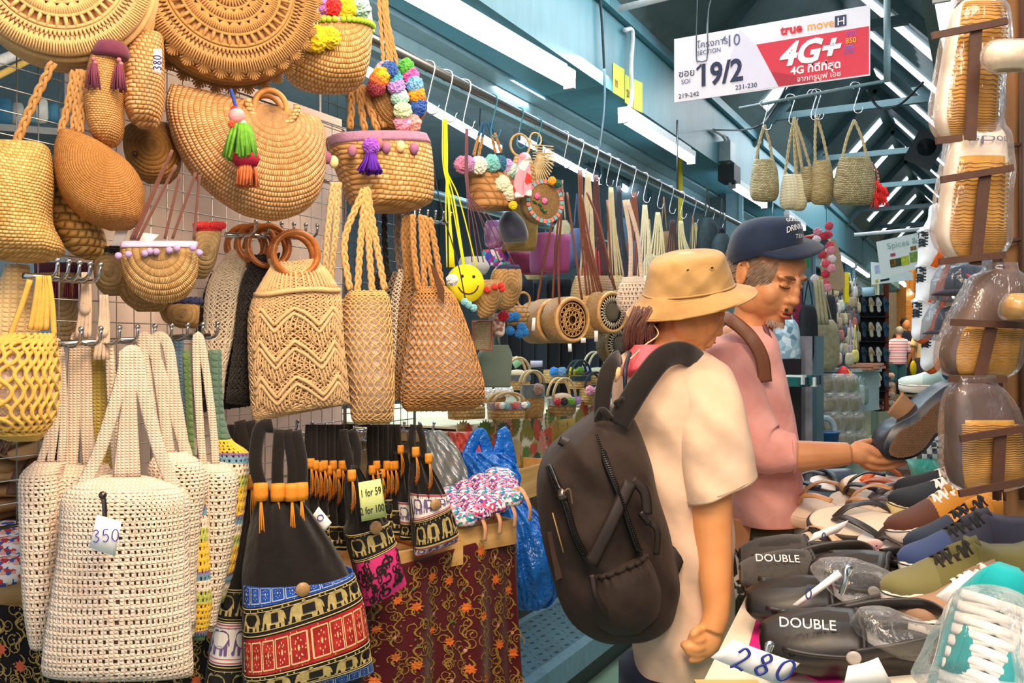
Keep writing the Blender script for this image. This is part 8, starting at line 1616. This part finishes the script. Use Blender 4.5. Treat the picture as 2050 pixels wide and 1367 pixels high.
tag(MB().tube(circ(0, 0, .075, 24), .018, 8, closed=True).obj('hose_coil', plain('b8c8cc', .5), M=Fr(1650, 862, 5.2, 20)), 'coiled pale hose on the floor by the far stall', 'hose')
tag(MB().lathe([(.06, -.1), (.08, .1), (.085, .1), (.075, .11)], n=20).obj('bucket', plain('1c5a90', .5), M=Fr(1652, 900, 5.2, 0)), 'blue bucket under the hose coil', 'bucket')
# people far down the aisle
def walker(label, x, yh, yf, d, shirt, pants, hair, yaw=0, lean=0, arms=1, bagc=None):
    k = (yf-yh)*d/FPX/1.72; o = PZ(x, yf, 0) if 0 else P(x, yf, d); t = thing('person', label, 'person', Matrix.Translation(o) @ Matrix.Rotation(TH+math.radians(yaw), 4, 'Z') @ Matrix.Scale(k, 4)); b = MB()
    Hd = (lean*.9, -.02, 1.58); ell(b, Hd, (.078, .095, .115)); limb(b, [(lean*.8, 0, 1.5), (lean*.65, 0, 1.38)], [.055, .07])
    Surf([(-.16+lean*.7, 1.42, .16+lean*.7, 1.42, .07), (-.20+lean*.6, 1.3, .20+lean*.6, 1.3, .11), (-.17+lean*.2, 1.0, .17+lean*.2, 1.0, .11), (-.17, .85, .17, .85, .12)]).mesh(b)
    for s_ in (-1, 1):
        limb(b, [(s_*.09, 0, .88), (s_*.10, -.02, .5), (s_*.11, 0, .10)], [.09, .06, .042]); limb(b, [(s_*.20+lean*.6, 0, 1.36), (s_*.27+lean*.6, -.02, 1.08), (s_*.25+lean*.8, -.14 if arms else 0, .86)], [.05, .043, .032])
        ell(b, (s_*.25+lean*.8, -.17 if arms else 0, .82), (.035, .03, .05))
    fuse(b, 'body', SKM, t, .014, 3)
    sf = Surf([(-.10+lean*.7, 1.45, .10+lean*.7, 1.45, .08), (-.22+lean*.6, 1.38, .22+lean*.6, 1.38, .12), (-.20+lean*.3, 1.1, .20+lean*.3, 1.1, .13), (-.21, .86, .21, .86, .145)], 30, 5); m = sf.mesh(cap=True)
    for s_ in (-1, 1): limb(m, [(s_*.19+lean*.6, 0, 1.37), (s_*.26+lean*.6, -.01, 1.14)], [.07, .075])
    m.obj('shirt', shirt, t); m = MB()
    for s_ in (-1, 1): limb(m, [(s_*.09, 0, .90), (s_*.105, -.01, .55), (s_*.11, 0, pants[1])], [.12, .10, .085])
    m.obj('trousers', cloth(pants[0], .9), t); ell(MB(), (Hd[0], .015, 1.62), (.086, .10, .10)).obj('hair', plain(hair, .7, .3, 60), t)
    for s_ in (-1, 1): ell(MB(), (s_*.11, -.05, .03), (.05, .13, .035)).obj('shoe', plain('2a2624', .6), t)
    if bagc: ell(MB(), (-.30, -.1, .68), (.07, .05, .16)).obj('carried_bag', plain(bagc, .6), t)
    return t
STR = NT('stripes'); _x = STR.xyz(); _v = STR.math('FRACT', STR.math('MULTIPLY', _x[2], 7.5)); STRM = STR.fin(STR.ramp(_v, [(0, rgb('c8b4d0')), (.3, rgb('5a5a7c')), (.42, rgb('d8c0d8')), (.72, rgb('c05a80')), (.85, rgb('cbb8d4'))], 'CONSTANT'), .8)
walker('grey haired man in a lilac striped polo and teal shorts seen from behind', 1796, 653, 805, 14, STRM, ('2a5a6c', .45), '7a8080', 180, -.05)
walker('dark haired man in a navy shirt facing the striped polo man', 1812, 636, 800, 15.5, cloth('1c2438'), ('1c2230', .12), '1c1412', 10)
walker('woman in a beige tee and grey leggings holding a yellow bag', 1852, 640, 800, 13, cloth('e0c896'), ('4a4858', .12), '2a1c18', 0, 0, 0, 'e8d01c')
walker('passer-by in pale clothes with an arm raised, farther down the aisle', 1838, 645, 790, 18, cloth('e8c8b0'), ('6a5a50', .12), '2a201c', -20)
t = thing('stool', 'bright green plastic stool beside the red chair', 'stool', Fr(1880, 775, 8.5, 10)); MB().box((0, 0, .0), (.30, .26, .03)).obj('seat', plain('1fb860', .4), t, smooth=False)
for x, y in ((-.12, -.1), (.12, -.1), (-.12, .1), (.12, .1)): MB().bar((x*.8, y*.8, 0), (x*1.15, y*1.15, -.42), .03, .03).obj('leg', plain('1fb860', .4), t, smooth=False)
f = Fr(1862, 760, 8, 10); t = thing('folding_chair', 'red metal chair frame standing in the aisle', 'chair', f)
for a_, b_ in (((1852, 705), (1866, 800)), ((1866, 740), (1890, 742)), ((1880, 700), (1890, 800)), ((1858, 745), (1850, 800))): MB().tube(f.pts([a_, b_]), .014, 6).obj('frame_tube', plain('b8452c', .4), t)
# warm lit shelves and posts far down on both sides
for i in range(10):
    x = 1812+i*7; d = 15+i*.4; tag(MB().box((0, 0, 0), (.16, .3, 2.2)).obj('door_post', wood('a8682c', 'd89a4c', .5), M=Fr(x, 640, d+1.6, 10), smooth=False), 'orange brown wooden shutter board at the end of the aisle, %s from the left' % ORD[i], 'board', 'wooden boards down the aisle')
for i in range(14):
    x = 1700+(i % 7)*5; tag(MB().ball((0, 0, 0), .07, 10, 7, (.05, .05, .08)).obj('small_toy', plain(('e83a3a', 'e8c83a', 'e87ab0', 'e8e8e8', '6ab84a')[i % 5], .6), M=Fr(1688+(i % 5)*5, 752+i*4, 7+i*.2, 0)), 'tiny bright toy heaped before the pale counter, %s' % ORD[i], 'toy', 'tiny toys on the far stall')
# goods on the navy and orange rack right of the aisle, seen between the sandals
for i in range(8): blob('hanging_purse', 'dark blue wrapped item behind the sandal rack, %s' % ORD[i], 1905+(i % 3)*40, 700+(i//3)*70, 760+(i//3)*70, 40, 2.9+.1*i, ('2c4a70', '1c2c40', 'a8c0cc')[i % 3], 0, group='wrapped items behind the rack')
# near left rear corner clutter seen through the mesh
for i in range(7): blob('stored_bag', 'teal and grey packed bag on the shelf behind the wire mesh, %s' % ORD[i], 10+i*24, 196+i % 3*10, 250-i, 30, 2.6+.03*i, ('3a7aa0', 'a8b8bc', '5a8a98', 'c8d4d4')[i % 4], 20, group='packed bags behind the mesh')
for k, (a, b_) in enumerate((((-20, 130), (110, 78)), ((-20, 160), (100, 100)))): wire(('white cable pipe at the top left corner', 'yellowish pipe at the top left corner')[k], [P(*a, 2.2), P((a[0]+b_[0])/2, (a[1]+b_[1])/2, 2.3), P(*b_, 2.4)], .014-.005*k, ('d8e0e8', 'd8b860')[k], 'pipe')

tag(MB().box((.1, .1, -.035), (1.0, .3, .02)).box((-.39, .1, -.9), (.02, .3, 1.75)).box((.59, .1, -.9), (.02, .3, 1.75)).obj('shelf', plain('8a9498', .6), M=Fr(60, 243, 2.62, 20), smooth=False), 'grey shelf unit behind the wire mesh at the left', 'shelf')
print('objects', len(bpy.data.objects), 'tris', sum(len(o.data.polygons)*2 for o in bpy.data.objects if o.type == 'MESH'))
